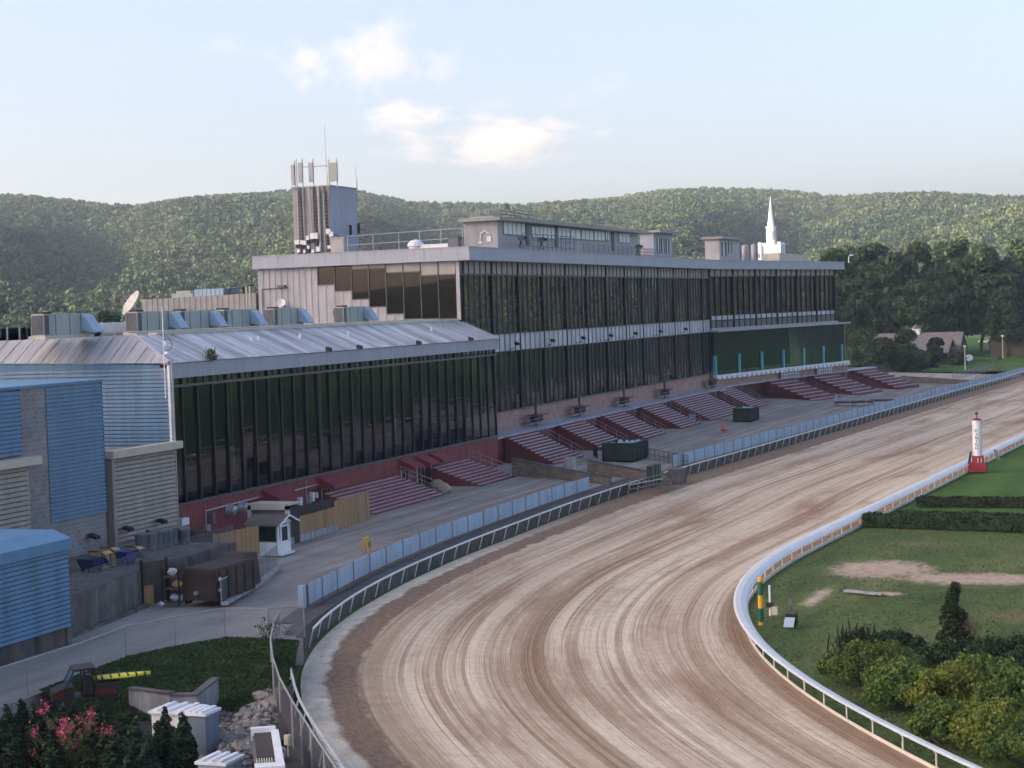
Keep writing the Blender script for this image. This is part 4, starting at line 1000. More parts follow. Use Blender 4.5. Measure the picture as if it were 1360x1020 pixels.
# retaining wall under the wind fence
rw = thing('track_retaining_wall', 'dark stained concrete wall between the viewing apron and the outer rail', 'wall', (XO(-82), -82, TZ))
rows = []
for s in list(np.arange(-83, 60, 2.0)) + list(np.arange(60, 250, 6.0)):
    e = XO(s) - .45; zt = apron_z(e - .9, s) + .03
    rows.append([(e - .95, s, TZ - .3), (e - .95, s, zt), (e, s, zt - .02), (e + .02, s, TZ - .3)])
mb = MB(); mb.sweep(rows, close=True); mb.build('wall', 'concrete_dark', rw)
mb = MB(); rows = []
for s in np.arange(-79, 12, 2.0):
    e = XO(s) - 1.4; rows.append([(e - 1.0, s, apron_z(e, s) + .06), (e, s, apron_z(e, s) + .05)])
mb.sweep(rows); mb.build('ledge', 'ledge', rw)
def wind_fence(label, pts, h, off, zf):
    t = thing('wind_fence', label, 'fence', (pts[0][0] - off, pts[0][1], 0))
    for (a, b) in zip(pts, pts[1:]):
        A, B = Vector((a[0] - off, a[1], zf(a) + .18)), Vector((b[0] - off, b[1], zf(b) + .18)); d = (B - A).normalized()
        A2, B2 = A + d * .12, B - d * .06; nrm = Vector((d.y, -d.x, 0)) * .03; m_ = MB()
        m_.hexa([A2 - nrm, A2 + nrm, B2 + nrm, B2 - nrm] + [q + Vector((0, 0, h - .1)) for q in (A2 - nrm, A2 + nrm, B2 + nrm, B2 - nrm)]); m_.build('panel', 'fence_blue', t)
        MB().box(A.x - .06, A.x + .06, A.y - .06, A.y + .06, A.z - .3, A.z + h - .05).build('post', 'can', t)
    return t
f1 = [(x, y) for x, y in curve_pts(XO, -72.5, -1.0, 3.66)]
fz = lambda p: apron_z(p[0] - 2, p[1])
wind_fence('pale blue panel fence curving above the concrete wall, nearer of two', f1, 1.35, 1.9, fz)
f2 = curve_pts(XO, 22.0, 280, 3.66)
wind_fence('long straight pale blue panel fence from the concrete block to the far lawn', f2, 1.35, 1.25, fz)
mb = MB(); p = f1[0]; mb.box(p[0] - 2.3, p[0] - 1.95, p[1] - .5, p[1] - .1, -.3, 1.1); mb.box(p[0] - 1.95, p[0] - 1.9, p[1] - .45, p[1] - .15, -.3, 1.1); eo = mb.build('fence_end_pier', 'hood', org=(p[0] - 2, p[1] - .4, 0)); tag(eo, 'blue grey end pier where the curving panel fence begins', 'pier')
# inner rail with its broad white cover
ip = curve_pts(XI, -140, 330, 3.05)
t = thing('inner_track_rail', 'inner white rail with a broad pale cover, curving round the infield lawn', 'rail', (ip[0][0], ip[0][1], TZ))
dense_ = curve_pts(XI, -140, 330, 1.0); rows = []
for i, (x, y) in enumerate(dense_):
    j0, j1 = max(0, i - 1), min(len(dense_) - 1, i + 1); d = Vector((dense_[j1][0] - dense_[j0][0], dense_[j1][1] - dense_[j0][1], 0)).normalized(); o = Vector((-d.y, d.x, 0)); c = Vector((x, y, TZ))
    rows.append([c + o * a + Vector((0, 0, z)) for a, z in ((-.34, .78), (-.2, .95), (.08, 1.09), (.4, 1.15), (.54, 1.11), (.5, 1.07), (.08, 1.0), (-.16, .86), (-.29, .74))])
mb = MB(); mb.sweep(rows, close=True); mb.build('cover', 'rail_white', t)
for k, (x, y) in enumerate(ip):
    if k < 98: MB().tube([(x + .12, y, TZ - .15), (x + .12, y, TZ + .7), (x - .15, y, TZ + 1.03)], .045, 6).build('post', 'post_white', t)
mb = MB(); rows = []
for x, y in dense_: rows.append([(x + .05, y, TZ - .1), (x + .05, y, TZ + .14), (x + .13, y, TZ + .14), (x + .13, y, TZ - .1)])
mb.sweep(rows, close=True); mb.build('base_board', 'post_white', t)

# ================================================================== SERVICE BUILDINGS ON THE LEFT
BX = 3.0
sb = thing('service_block', 'grey block tower with tall blue corrugated panel, left of the blue wall', 'building', (BX, -65, 0))
y1 = XP(137, 600, BX).y; yb = XP(65, 640, BX).y; yc = XP(25, 600, BX).y; ztop = 13.85
MB().box(-25, BX, -84, y1, -.2, ztop).build('block_wall', 'cmu', sb)
mb = MB(); louvred(mb, (BX + .02, yb), (BX + .02, y1 + .05), 4.75, ztop - .05, .26, .06, (1, 0, 0)); mb.poly([(BX + .1, y1 + .05, 4.75), (-10, y1 + .05, 4.75), (-10, y1 + .05, ztop), (BX + .1, y1 + .05, ztop)]); mb.build('blue_panel', 'blue_siding', sb)
MB().box(-25, BX + .15, -84, y1 + .12, ztop, ztop + .18).build('coping', 'blue_trim', sb)
mb = MB(); louvred(mb, (BX + .25, -92), (BX + .25, yc), 9.6, ztop - .1, .26, .06, (1, 0, 0)); mb.poly([(BX + .28, yc, 9.6), (BX, yc, 9.6), (BX, yc, ztop), (BX + .28, yc, ztop)]); mb.build('upper_blue_panel', 'blue_siding', sb)
MB().box(BX - .2, BX + 1.0, -92, yc + 1.1, 8.9, 9.45).build('louvre_cap', 'cream', sb)
mb = MB(); louvred(mb, (BX + .45, -92), (BX + .45, yc + .2), 2.2, 8.9, .31, .13, (1, 0, 0), .8); mb.build('louvre_screen', 'beige_louver', sb)
for px, py in ((118, 711), (164, 701), (209, 691)):
    p = XP(px, py, BX + .1) if px < 130 else XP(px, py, lx + .2)
    mb = MB(); mb.cyl((p.x - .1, p.y, p.z), (p.x + .35, p.y, p.z - .05), .06); mb.hexa([(p.x + .1, p.y - .3, p.z - .1), (p.x + .75, p.y - .3, p.z - .25), (p.x + .75, p.y + .3, p.z - .25), (p.x + .1, p.y + .3, p.z - .1), (p.x + .1, p.y - .3, p.z + .15), (p.x + .75, p.y - .3, p.z - .05), (p.x + .75, p.y + .3, p.z - .05), (p.x + .1, p.y + .3, p.z + .15)])
    fl = mb.build('floodlight', 'black', org=(p.x, p.y, p.z))
    tag(fl, {118: 'black wall floodlight on grey blockwork, leftmost of three', 164: 'black floodlight on the beige louvre, middle one of three', 209: 'black floodlight near the right edge of the beige louvre'}[px], 'floodlight', 'wall floodlights on the service side')
AX = 15.2
an = thing('blue_annex', 'low bright blue corrugated annex with a sloped blue edge, at the left border', 'building', (AX, -88, 0))
ay = XP(92, 800, AX).y
MB().box(2, AX - .1, -130, ay - .1, -.3, 6.0).build('wall', 'concrete_dark', an)
mb = MB(); louvred(mb, (AX, -130), (AX, ay), 1.05, 5.4, .25, .07, (1, 0, 0)); mb.poly([(AX + .05, ay, 1.05), (2, ay, 1.05), (2, ay, 5.4), (AX + .05, ay, 5.4)]); mb.build('blue_cladding', 'blue_siding', an)
mb = MB(); mb.extr([(AX + .25, -130, 5.4), (AX + .25, -130, 6.0), (AX - .9, -130, 6.45), (2, -130, 6.5), (2, -130, 5.4)], (0, 130 + ay + .1, 0)); mb.build('roof', 'blue_trim', an)
MB().box(AX - .3, AX + .05, ay - .35, ay + .02, -.2, 1.05).build('corner_pier', 'concrete', an)
# retaining wall and terrace
ra, rb = Vector((14.0, -87.2, 0)), Vector((12.0, -75.4, 0))
rt = thing('terrace_wall', 'streaked concrete retaining wall holding the terrace beside the blue annex', 'wall', tuple(ra))
zt = 2.15
mb = MB(); mb.prism([(ra.x, ra.y), (rb.x, rb.y), (rb.x - .6, rb.y), (ra.x - .6, ra.y)], -.2, zt + .1); mb.build('wall', 'concrete', rt)
mb = MB(); mb.prism([(ra.x + .05, ra.y), (rb.x + .05, rb.y), (rb.x + .35, rb.y), (ra.x + .35, ra.y)], -.1, .14); mb.build('kerb', 'concrete', rt)
mb = MB(); mb.prism([(3.1, -87.2), (ra.x - .6, ra.y), (rb.x - .6, rb.y), (10.8, -61.7), (3.1, -61.7), (3.1, -66)], -.2, zt); mb.build('terrace_slab', 'concrete', rt)
mb = MB(); mb.prism([(10.8, -61.7), (11.05, -61.7), (rb.x, rb.y), (rb.x - .6, rb.y)], -.2, zt + .05); mb.build('inner_wall', 'concrete_dark', rt)
tr = railing('terrace_railing', 'close barred grey steel railing along the top of the streaked terrace wall', [(ra.x - .2, ra.y, zt + .1), (rb.x - .2, rb.y, zt + .1), (10.9, -61.8, zt + .1)], 1.15, 2.0, 'can', 9, .02)
def Gt(x, y): return G(x, y, zt)
# things on the terrace
def carton(px, py, w_, d_, h_, lab, open_=True):
    p = Gt(px, py); t = thing('cardboard_box', lab, 'box', (p.x, p.y, zt), 'cardboard boxes on the terrace'); m_ = MB()
    x0, x1, y0, y1_ = p.x - w_ / 2, p.x + w_ / 2, p.y - d_ / 2, p.y + d_ / 2
    for q in ((x0, x1, y0, y0 + .03), (x0, x1, y1_ - .03, y1_), (x0, x0 + .03, y0, y1_), (x1 - .03, x1, y0, y1_)): m_.box(*q, zt, zt + h_)
    m_.box(x0, x1, y0, y1_, zt, zt + .03); m_.build('body', 'card', t); m_ = MB()
    m_.hexa([(x1, y0, zt + h_), (x1 + .3, y0, zt + h_ - .15), (x1 + .3, y1_, zt + h_ - .15), (x1, y1_, zt + h_)] + [(a, b, c + .02) for a, b, c in ((x1, y0, zt + h_), (x1 + .3, y0, zt + h_ - .15), (x1 + .3, y1_, zt + h_ - .15), (x1, y1_, zt + h_))])
    m_.hexa([(x0, y0, zt + h_), (x1, y0, zt + h_), (x1, y0 - .25, zt + h_ + .15), (x0, y0 - .25, zt + h_ + .15)] + [(a, b, c + .02) for a, b, c in ((x0, y0, zt + h_), (x1, y0, zt + h_), (x1, y0 - .25, zt + h_ + .15), (x0, y0 - .25, zt + h_ + .15))]); m_.build('flap', 'card', t)
carton(133, 756, .9, .9, 1.15, 'tall open cardboard box under the leftmost wall floodlight')
carton(146, 752, .7, .7, 1.2, 'tall cardboard box touching the right side of the other tall one')
carton(178, 744, .7, .7, .9, 'low cardboard box just right of the bright blue cart')
def cart(px, py, mat, lab, w_=1.4):
    p = Gt(px, py); t = thing('recycling_cart', lab, 'cart', (p.x, p.y, zt), 'tilt carts on the terrace')
    m_ = MB(); m_.hexa([(p.x - .5, p.y - w_ / 2 + .3, zt + .25), (p.x + .5, p.y - w_ / 2 + .3, zt + .25), (p.x + .5, p.y + w_ / 2 - .1, zt + .25), (p.x - .5, p.y + w_ / 2 - .1, zt + .25), (p.x - .6, p.y - w_ / 2, zt + .92), (p.x + .6, p.y - w_ / 2, zt + .92), (p.x + .6, p.y + w_ / 2, zt + .92), (p.x - .6, p.y + w_ / 2, zt + .92)]); m_.build('tub', mat, t)
    m_ = MB(); m_.hexa([(p.x - .62, p.y + w_ / 2 - .02, zt + .88), (p.x + .62, p.y + w_ / 2 - .02, zt + .88), (p.x + .75, p.y + w_ / 2 + .45, zt + .3), (p.x - .5, p.y + w_ / 2 + .45, zt + .3), (p.x - .62, p.y + w_ / 2, zt + .92), (p.x + .62, p.y + w_ / 2, zt + .92), (p.x + .75, p.y + w_ / 2 + .5, zt + .4), (p.x - .5, p.y + w_ / 2 + .5, zt + .4)]); m_.build('lid', 'bin_blue', t)
    for sx in (-.4, .4):
        for sy in (-.3, .4): MB().cyl((p.x + sx - .04, p.y + sy, zt + .13), (p.x + sx + .04, p.y + sy, zt + .13), .13, .13, 10).build('wheel', 'rubber', t)
cart(121, 760, 'navy', 'navy tilt cart with a bright blue lid, left of the cardboard boxes'); cart(166, 750, 'bin_blue', 'bright blue tilt cart between the cardboard boxes')
def can_proto():
    t = thing('trash_can', 'x', 'trash can', (0, 0, 0), 'grey trash cans on the terrace'); m_ = MB(); m_.lathe((0, 0, 0), [(.3, 0), (.34, .1), (.4, 1.0), (.44, 1.02), (.44, 1.07)], 14); m_.build('barrel', 'can', t, smooth=False)
    m_ = MB(); m_.lathe((0, 0, 0), [(.45, 1.07), (.45, 1.13), (.28, 1.2), (.08, 1.23)], 14); m_.build('lid', 'can', t); return t
cp = can_proto()
cans = [(189, 732, 'fat grey trash can standing alone left of the row'), (202, 731, 'grey trash can with a pale bag edge, first of the crowded row'), (209, 729, 'second grey can of the crowded row below the louvre'), (216, 727, 'grey can in the middle of the crowded row'), (223, 726, 'fourth grey can of the row, below the louvre corner'), (230, 724, 'fifth grey can, under the downpipe'), (236, 722, 'last upright grey can of the row, against the red wall'), (246, 722, 'grey can leaning at the far right by the dark board fence')]
for k, (px, py, lab) in enumerate(cans):
    p = Gt(px, py); lo = Vector((p.x, p.y, zt))
    if k == 0: cp.location = lo; cp['label'] = lab; cp.scale = (1.25, 1.25, 1.05)
    else:
        c = dup(cp, lo, k * 1.3, lab); c.scale = (1, 1, 1 + .05 * (k % 3))
        if k == 7: c.rotation_euler = (.25, .1, 0)
# board screen with clutter at the corner
scx = thing('board_screen', 'dark brown board screen between black posts at the corner of the terrace wall', 'screen', (12.4, -75.0, 0))
pa, pb = G(190, 805), G(223, 800)
d = (pb - pa).normalized()
mb = MB(); mb.extr([pa + Vector((0, 0, 1.3)), pb + Vector((0, 0, 1.3)), pb + Vector((0, 0, 2.75)), pa + Vector((0, 0, 2.75))], (-.05, .06, 0)); mb.build('upper_panel', 'wood_dk', scx)
mb = MB(); mb.extr([pa, pa.lerp(pb, .45), pa.lerp(pb, .45) + Vector((0, 0, 1.25)), pa + Vector((0, 0, 1.25))], (-.05, .06, 0)); mb.build('lower_panel', 'wood', scx)
for q in (pa, pb): MB().box(q.x - .07, q.x + .07, q.y - .07, q.y + .07, 0, 2.9).build('post', 'black', scx)
def bag(px, py, z, s, lab, mat='bag'):
    p = G(px, py, z); rsx = np.random.RandomState(int(px)); mb = MB(); n = 9; rows = []
    for j in range(7):
        v = PI * j / 6; rows.append([(p.x + s * math.sin(v) * math.cos(2 * PI * k / n) * rsx.uniform(.75, 1.2) + .001 * j, p.y + s * math.sin(v) * math.sin(2 * PI * k / n) * rsx.uniform(.75, 1.2), z + s * .8 - s * .8 * math.cos(v) * rsx.uniform(.85, 1.1)) for k in range(n)])
    mb.sweep(rows, close=True); tag(mb.build('trash_bag', mat, org=(p.x, p.y, z)), lab, 'trash bag', 'rubbish bags at the rack')
rk = thing('rubbish_rack', 'small dark shelf rack holding rubbish left of the brown compactor', 'rack', (G(232, 803).x, G(232, 803).y, 0))
q = G(232, 803); mb = MB()
for z in (.15, 1.0, 1.75): mb.box(q.x - .6, q.x + .6, q.y - .4, q.y + .4, z, z + .06)
mb.build('shelf', 'wood_dk', rk)
for sx in (-.58, .58):
    for sy in (-.38, .38): MB().box(q.x + sx - .04, q.x + sx + .04, q.y + sy - .04, q.y + sy + .04, 0, 2.4).build('post', 'black', rk)
def on_rack(dx, z, s, lab, mat):
    rsx = np.random.RandomState(int(z * 10 + dx * 7 + 50)); n = 9; rows = []
    for j in range(7):
        v = PI * j / 6; rows.append([(q.x + dx + s * math.sin(v) * math.cos(2 * PI * k / n) * rsx.uniform(.7, 1.2), q.y + s * math.sin(v) * math.sin(2 * PI * k / n) * rsx.uniform(.7, 1.2), z + s * .8 - s * .8 * math.cos(v) * rsx.uniform(.85, 1.1)) for k in range(n)])
    mb = MB(); mb.sweep(rows, close=True); tag(mb.build('trash_bag', mat, org=(q.x + dx, q.y, z)), lab, 'trash bag', 'rubbish bags at the rack')
on_rack(-.1, 1.81, .33, 'white rubbish bag on the top shelf of the rack', 'bag'); on_rack(.25, 1.06, .33, 'brown rubbish sack on the middle shelf of the rack', 'card'); on_rack(0, .21, .3, 'white rubbish bag on the bottom shelf of the rack', 'bag')
bag(214, 806, 0, .22, 'pale torn rubbish bag lying on the ground left of the rack')
# compactor
cx0, cx1 = 14.35, 16.75
tc = thing('trash_compactor', 'big dark brown steel trash compactor with a sloping hopper, beside the chain link panel', 'compactor', (15.5, -70, 0))
mb = MB(); mb.box(cx0, cx1, -74.6, -69.6, .25, 2.2); mb.box(cx0 - .08, cx1 + .08, -74.7, -74.5, 1.9, 2.25)
for k in range(5): mb.box(cx1, cx1 + .09, -74.2 + k * 1.1, -74.05 + k * 1.1, .3, 2.1)
mb.build('container', 'brown_steel', tc)
mb = MB(); mb.extr([(cx0 - .5, -69.6, .25), (cx0 - .5, -69.6, 2.2), (cx0 - .5, -68.8, 2.5), (cx0 - .5, -67.3, 2.35), (cx0 - .5, -66.9, .25)], (1.9, 0, 0)); mb.build('hopper', 'brown_steel', tc)
MB().extr([(cx1, -69.7, 2.21), (cx0, -69.7, 2.21), (cx0, -74.45, 2.21), (cx1, -74.45, 2.21)], (0, 0, .06)).build('lid', 'tarp', tc)
for sx in (cx0 + .2, cx1 - .2): MB().cyl((sx - .15, -74.2, .2), (sx + .15, -74.2, .2), .2, .2, 12).build('roller', 'rubber', tc)
MB().cyl((15.4, -74.85, .75), (15.4, -74.6, .75), .14, .14, 10).build('coupling', 'galv', tc)
for z in (.8, 1.5): MB().box(cx1 + .02, cx1 + .14, -74.3, -74.1, z, z + .2).build('marker', 'white', tc)
railing('chain_link_fence', 'short chain link fence with top rail along the right of the compactor', [(17.1, -74.6, 0), (15.6, -68, 0), (12.6, -58.6, 0)], 1.6, 2.4, 'galv', 1, .035, fill='link_gate', cat='fence')
mb = MB(); mb.prism([(17.15, -74.6), (17.45, -74.5), (15.95, -67.9), (12.95, -58.5), (12.65, -58.6), (15.65, -68)], 0, .2); ko = mb.build('kerb', 'pale_conc', org=(17.2, -70, 0)); tag(ko, 'pale concrete kerb under the chain link panel', 'kerb')
# board fences
def board_fence(lab, a, b, h, mat='wood', base=None, z=0):
    a, b = Vector(a), Vector(b); t = thing('board_fence', lab, 'fence', tuple(a), 'vertical board fences'); d = (b - a); Ln = d.length; d.normalize(); nrm = Vector((d.y, -d.x, 0)); n = int(Ln / .16); rsf = np.random.RandomState(int(Ln * 10)); m_ = MB()
    for k in range(n):
        q = a + d * (k * Ln / n); e = a + d * ((k + .9) * Ln / n); dz = rsf.uniform(-.03, .03); o = nrm * rsf.uniform(.02, .035)
        m_.hexa([q, q + o, e + o, e] + [p_ + Vector((0, 0, h + dz)) for p_ in (q, q + o, e + o, e)])
    m_.build('boards', mat, t); m_ = MB()
    for zz in (.35, h - .4): m_.extr([a - nrm * .02 + Vector((0, 0, zz)), b - nrm * .02 + Vector((0, 0, zz)), b - nrm * .02 + Vector((0, 0, zz + .1)), a - nrm * .02 + Vector((0, 0, zz + .1))], -nrm * .06)
    m_.build('rail', 'wood_dk', t)
    for k in range(int(Ln / 2.4) + 1): q = a + d * min(Ln, k * 2.4) - nrm * .1; MB().box(q.x - .05, q.x + .05, q.y - .05, q.y + .05, q.z - .1, q.z + h).build('post', 'wood_dk', t)
    if base: m_ = MB(); m_.extr([a + nrm * .05, b + nrm * .05, b + nrm * .05 + Vector((0, 0, base)), a + nrm * .05 + Vector((0, 0, base))], nrm * .12); m_.build('base_kerb', 'pale_conc', t)
board_fence('cedar board fence, lower piece just right of the white booth', (7.6, -47.4, 0), (7.5, -38.6, 0), 2.0, base=.55)
board_fence('taller cedar board fence beside the low bleacher', (7.4, -38.5, 0), (6.9, -30.6, 0), 2.5)
board_fence('short cedar board return running back behind the white booth', (4.5, -48.4, 0), (7.6, -47.5, 0), 2.0)
board_fence('cedar board fence behind the compactor, left of the white booth', (8.5, -60.5, .3), (9.0, -54.6, .3), 2.2)
board_fence('grey weathered board fence against the red wall behind the trash cans', (3.0, -60.5, 1.2), (8.4, -60.4, 1.2), 1.6, 'wood_dk')
board_fence('dark board screen behind the taller cedar fence, by the red door', (3.6, -40, 0), (3.6, -31, 0), 1.9, 'wood_dk')
# cold store
sh = thing('cold_store', 'beige framed storage unit with louvred head and dark open front, behind the white booth', 'storage unit', (3.6, -47, 0))
p0, p1 = YP(330, 690, -47.5), YP(384, 690, -47.5); x0, x1 = p0.x, p1.x; zt_ = YP(330, 671, -47.5).z
MB().box(x0 + .1, x1 - .1, -47.3, -45.6, 0, zt_ - .15).build('body', 'black', sh)
mb = MB(); mb.box(x0, x0 + .3, -47.6, -47.3, 0, zt_); mb.box(x1 - .3, x1, -47.6, -47.3, 0, zt_); mb.box(x0, x1, -47.6, -47.3, zt_ - .35, zt_); mb.box(x0 + .3, x1 - .3, -47.58, -47.3, zt_ - 1.25, zt_ - 1.1); mb.build('frame', 'cream', sh)
mb = MB(); louvred(mb, (x0 + .3, -47.4), (x1 - .3, -47.4), zt_ - 1.1, zt_ - .35, .12, .06, (0, -1, 0)); mb.build('louvre', 'can', sh)
MB().box(x0, x1 + .05, -47.6, -45.5, zt_, zt_ + .12).build('roof', 'cream', sh)
# booth
bo = thing('ticket_booth', 'small white wooden booth with big front window, half glazed door and shingled gable roof', 'booth', (9, -52.2, 0))
bx0, bx1, by0, by1 = 7.75, 9.85, -53.2, -51.2
mb = MB(); mb.box(bx0, bx1, by0, by1, .15, 1.05); 
for k in range(4): mb.box(bx0 - .02, bx1 + .02, by0 - .02, by1 + .02, .15 + k * .225, .15 + k * .225 + .2)
mb.box(bx0, bx0 + .18, by0, by1, 1.05, 2.45); mb.box(bx1 - .1, bx1, by1 - .3, by1, 1.05, 2.45); mb.box(bx1 - .12, bx1, by0, by0 + .25, 1.05, 2.45); mb.box(bx0, bx1, by0, by0 + .1, 2.2, 2.45); mb.box(bx0, bx1, by1 - .1, by1, 1.05, 2.45); mb.box(bx1 - .18, bx1, by0, by1, 2.3, 2.45); mb.build('walls', 'white', bo)
MB().box(bx0 + .18, bx1 - .15, by0 + .03, by0 + .06, 1.05, 2.2).build('window', 'glass_plain', bo)
mb = MB(); mb.box(bx0 + .16, bx1 - .1, by0 - .03, by0 + .0, 1.02, 1.1); mb.box(bx0 + .14, bx0 + .22, by0 - .03, by0, 1.02, 2.22); mb.box(bx1 - .18, bx1 - .1, by0 - .03, by0, 1.02, 2.22); mb.box(bx0 + .14, bx1 - .1, by0 - .03, by0, 2.16, 2.22); mb.build('window_frame', 'can', bo)
dr = MB().box(bx1, bx1 + .05, by0 + .35, by1 - .35, .15, 2.25).build('door', 'white', bo); MB().box(bx1 + .05, bx1 + .07, by0 + .55, by1 - .55, 1.05, 2.1).build('door_glass', 'black', dr); MB().cyl((bx1 + .05, by1 - .5, 1.0), (bx1 + .15, by1 - .5, 1.0), .04).build('handle', 'galv', dr)
mb = MB(); ym = (by0 + by1) / 2; mb.extr([(bx0 - .5, by0 - .55, 2.4), (bx0 - .5, ym, 3.0), (bx0 - .5, by1 + .55, 2.4), (bx0 - .5, by1 + .55, 2.32), (bx0 - .5, ym, 2.9), (bx0 - .5, by0 - .55, 2.32)], (bx1 - bx0 + 1.0, 0, 0)); mb.build('roof', 'shingle', bo)
mb = MB(); mb.extr([(bx1 + .02, by0 - .1, 2.4), (bx1 + .02, ym, 2.86), (bx1 + .02, by1 + .1, 2.4)], (.12, 0, 0)); mb.extr([(bx1 + .5, by0 - .6, 2.3), (bx1 + .5, ym, 2.92), (bx1 + .5, by1 + .6, 2.3), (bx1 + .5, by1 + .6, 2.42), (bx1 + .5, ym, 3.04), (bx1 + .5, by0 - .6, 2.42)], (.05, 0, 0)); mb.build('gable', 'white', bo)
MB().box(bx0 - .1, bx1 + .3, by0 - .1, by1 + .1, 0, .14).build('floor_skid', 'white', bo)
mb = MB()
for k in range(6): mb.box(7.0, 7.12, -54.6 + k * .16, -54.5 + k * .16, .1, 1.4)
for z in (.15, .7, 1.25): mb.box(7.12, 7.2, -54.6, -53.7, z, z + .1)
tag(mb.build('pallet', 'wood', org=(7, -54, 0)), 'wooden pallet leaning upright left of the white booth', 'pallet')
# yellow barricade
p = G(487, 733, -.35); mb = MB()
for sx in (-1, 1):
    for sy in (-.35, .35): mb.hexa([(p.x + sx * .35 - .04, p.y + sy - .04, -.4), (p.x + sx * .35 + .04, p.y + sy - .04, -.4), (p.x + sx * .35 + .04, p.y + sy + .04, -.4), (p.x + sx * .35 - .04, p.y + sy + .04, -.4), (p.x + sx * .1 - .04, p.y + sy - .04, .75), (p.x + sx * .1 + .04, p.y + sy - .04, .75), (p.x + sx * .1 + .04, p.y + sy + .04, .75), (p.x + sx * .1 - .04, p.y + sy + .04, .75)])
mb.box(p.x - .15, p.x + .15, p.y - .45, p.y + .45, .6, .78); yb_ = thing('barricade', 'small yellow folding barricade behind the curved blue panel fence', 'barricade', (p.x, p.y, -.4)); mb.build('frame', 'yellow', yb_); MB().box(p.x + .2, p.x + .24, p.y - .25, p.y + .25, 0, .4).build('board', 'wood', yb_)

# ================================================================== TUNNEL WALLS, DUMPSTERS, GATES
t = thing('stone_wall', 'brown stone block wall sloping down from the last low bleacher to the fence', 'wall', (7, 5.5, 0), 'stone walls at the horse tunnel')
mb = MB(); mb.extr([(5.6, 8.6, -.3), (18.2, 3.3, -.9), (18.2, 3.3, .25), (11.5, 6.1, 1.0), (5.6, 8.6, 1.75)], (.15, .45, 0)); mb.build('wall', 'stone', t)
mb = MB(); mb.extr([(5.5, 8.6, 1.75), (11.5, 6.1, 1.0), (18.2, 3.3, .25), (18.2, 3.3, .37), (11.5, 6.1, 1.12), (5.5, 8.6, 1.87)], (.2, .55, 0)); mb.build('coping', 'concrete_dark', t)
t = thing('stone_wall', 'brown stone block wall under the iron fence, in front of the near green dumpster', 'wall', (10, 22, 0), 'stone walls at the horse tunnel')
wa, wb = G(780, 632, -.5), G(889, 642, -.7); wd_ = (wb - wa).normalized(); wn_ = Vector((-wd_.y, wd_.x, 0)) * .4
mb = MB(); mb.extr([wa - Vector((0, 0, .3)), wb - Vector((0, 0, .3)), wb + Vector((0, 0, .75)), wa + Vector((0, 0, 1.6))], wn_); mb.build('wall', 'stone', t); mb = MB(); mb.extr([wa + Vector((0, 0, 1.6)), wb + Vector((0, 0, .75)), wb + Vector((0, 0, .88)), wa + Vector((0, 0, 1.73))], wn_ * 1.2); mb.build('coping', 'concrete_dark', t)
pw = G(757, 626, -.4); MB().box(pw.x - .5, pw.x + .6, pw.y - .4, pw.y + .5, -.6, 1.2).build('end_pier', 'pale_conc', t)
fa_, fb_ = G(846, 607, -.2), G(914, 621, -.5)
pk = railing('iron_fence', 'black iron picket fence right of the near green dumpster, above the stone wall', [fa_, fb_], 1.35, 1.2, 'black', 2, .03, cat='fence')
mb = MB()
for k in range(60): q_ = fa_.lerp(fb_, k / 59); mb.cyl(q_, q_ + Vector((0, 0, 1.35)), .016, .016, 4)
mb.build('pickets', 'black', pk)
railing('iron_fence', 'black iron railing in front of the bleacher behind the stone wall', [(7.8, 30.5, .2), (9.6, 26.5, .2)], 1.4, .35, 'black', 2, .025, cat='fence')
def dumpster(lab, x0, x1, y0, y1, h, full=True, z=-.3):
    t = thing('green_dumpster', lab, 'dumpster', ((x0 + x1) / 2, y0, z), 'dark green dumpsters on the apron'); m_ = MB(); k = .12
    m_.box(x0, x1, y0, y0 + k, z + .15, z + h); m_.box(x0, x1, y1 - k, y1, z + .15, z + h); m_.box(x0, x0 + k, y0, y1, z + .15, z + h); m_.box(x1 - k, x1, y0, y1, z + .15, z + h); m_.box(x0, x1, y0, y1, z + .15, z + .3)
    for i in range(7): yy = y0 + (y1 - y0) * i / 6; m_.box(x1, x1 + .1, yy - .06, yy + .06, z + .2, z + h - .1)
    for i in range(4): xx = x0 + (x1 - x0) * i / 3; m_.box(xx - .05, xx + .05, y0 - .09, y0, z + .2, z + h - .1)
    m_.build('tub', 'dkgreen', t); m_ = MB(); m_.box(x0 - .08, x1 + .1, y0 - .1, y0 + .1, z + h, z + h + .12); m_.box(x0 - .08, x1 + .1, y1 - .1, y1 + .1, z + h, z + h + .12); m_.box(x1 - .12, x1 + .1, y0, y1, z + h, z + h + .12); m_.box(x0 - .1, x0 + .12, y0, y1, z + h, z + h + .12); m_.build('rim', 'dkgreen', t)
    m_ = MB(); rsx = np.random.RandomState(4)
    for i in range(10): xx, yy = rsx.uniform(x0 + .5, x1 - .5), rsx.uniform(y0 + .6, y1 - .6); s = rsx.uniform(.3, .6); m_.hexa([(xx - s, yy - s, z + h - .5), (xx + s, yy - s * .8, z + h - .5), (xx + s, yy + s, z + h - .5), (xx - s, yy + s, z + h - .5), (xx - s * .4, yy - s * .5, z + h + .1), (xx + s * .5, yy - s * .4, z + h + .15), (xx + s * .4, yy + s * .5, z + h + .05), (xx - s * .6, yy + s * .4, z + h + .12)])
    m_.build('rubbish', 'hood', t)
dumpster('large dark green open dumpster above the stone tunnel wall', 10.2, 13.9, 26.6, 32.6, 2.2)
dumpster('dark green dumpster standing alone on the apron by the orange cone', 10.0, 12.6, 92.5, 98.0, 2.1)
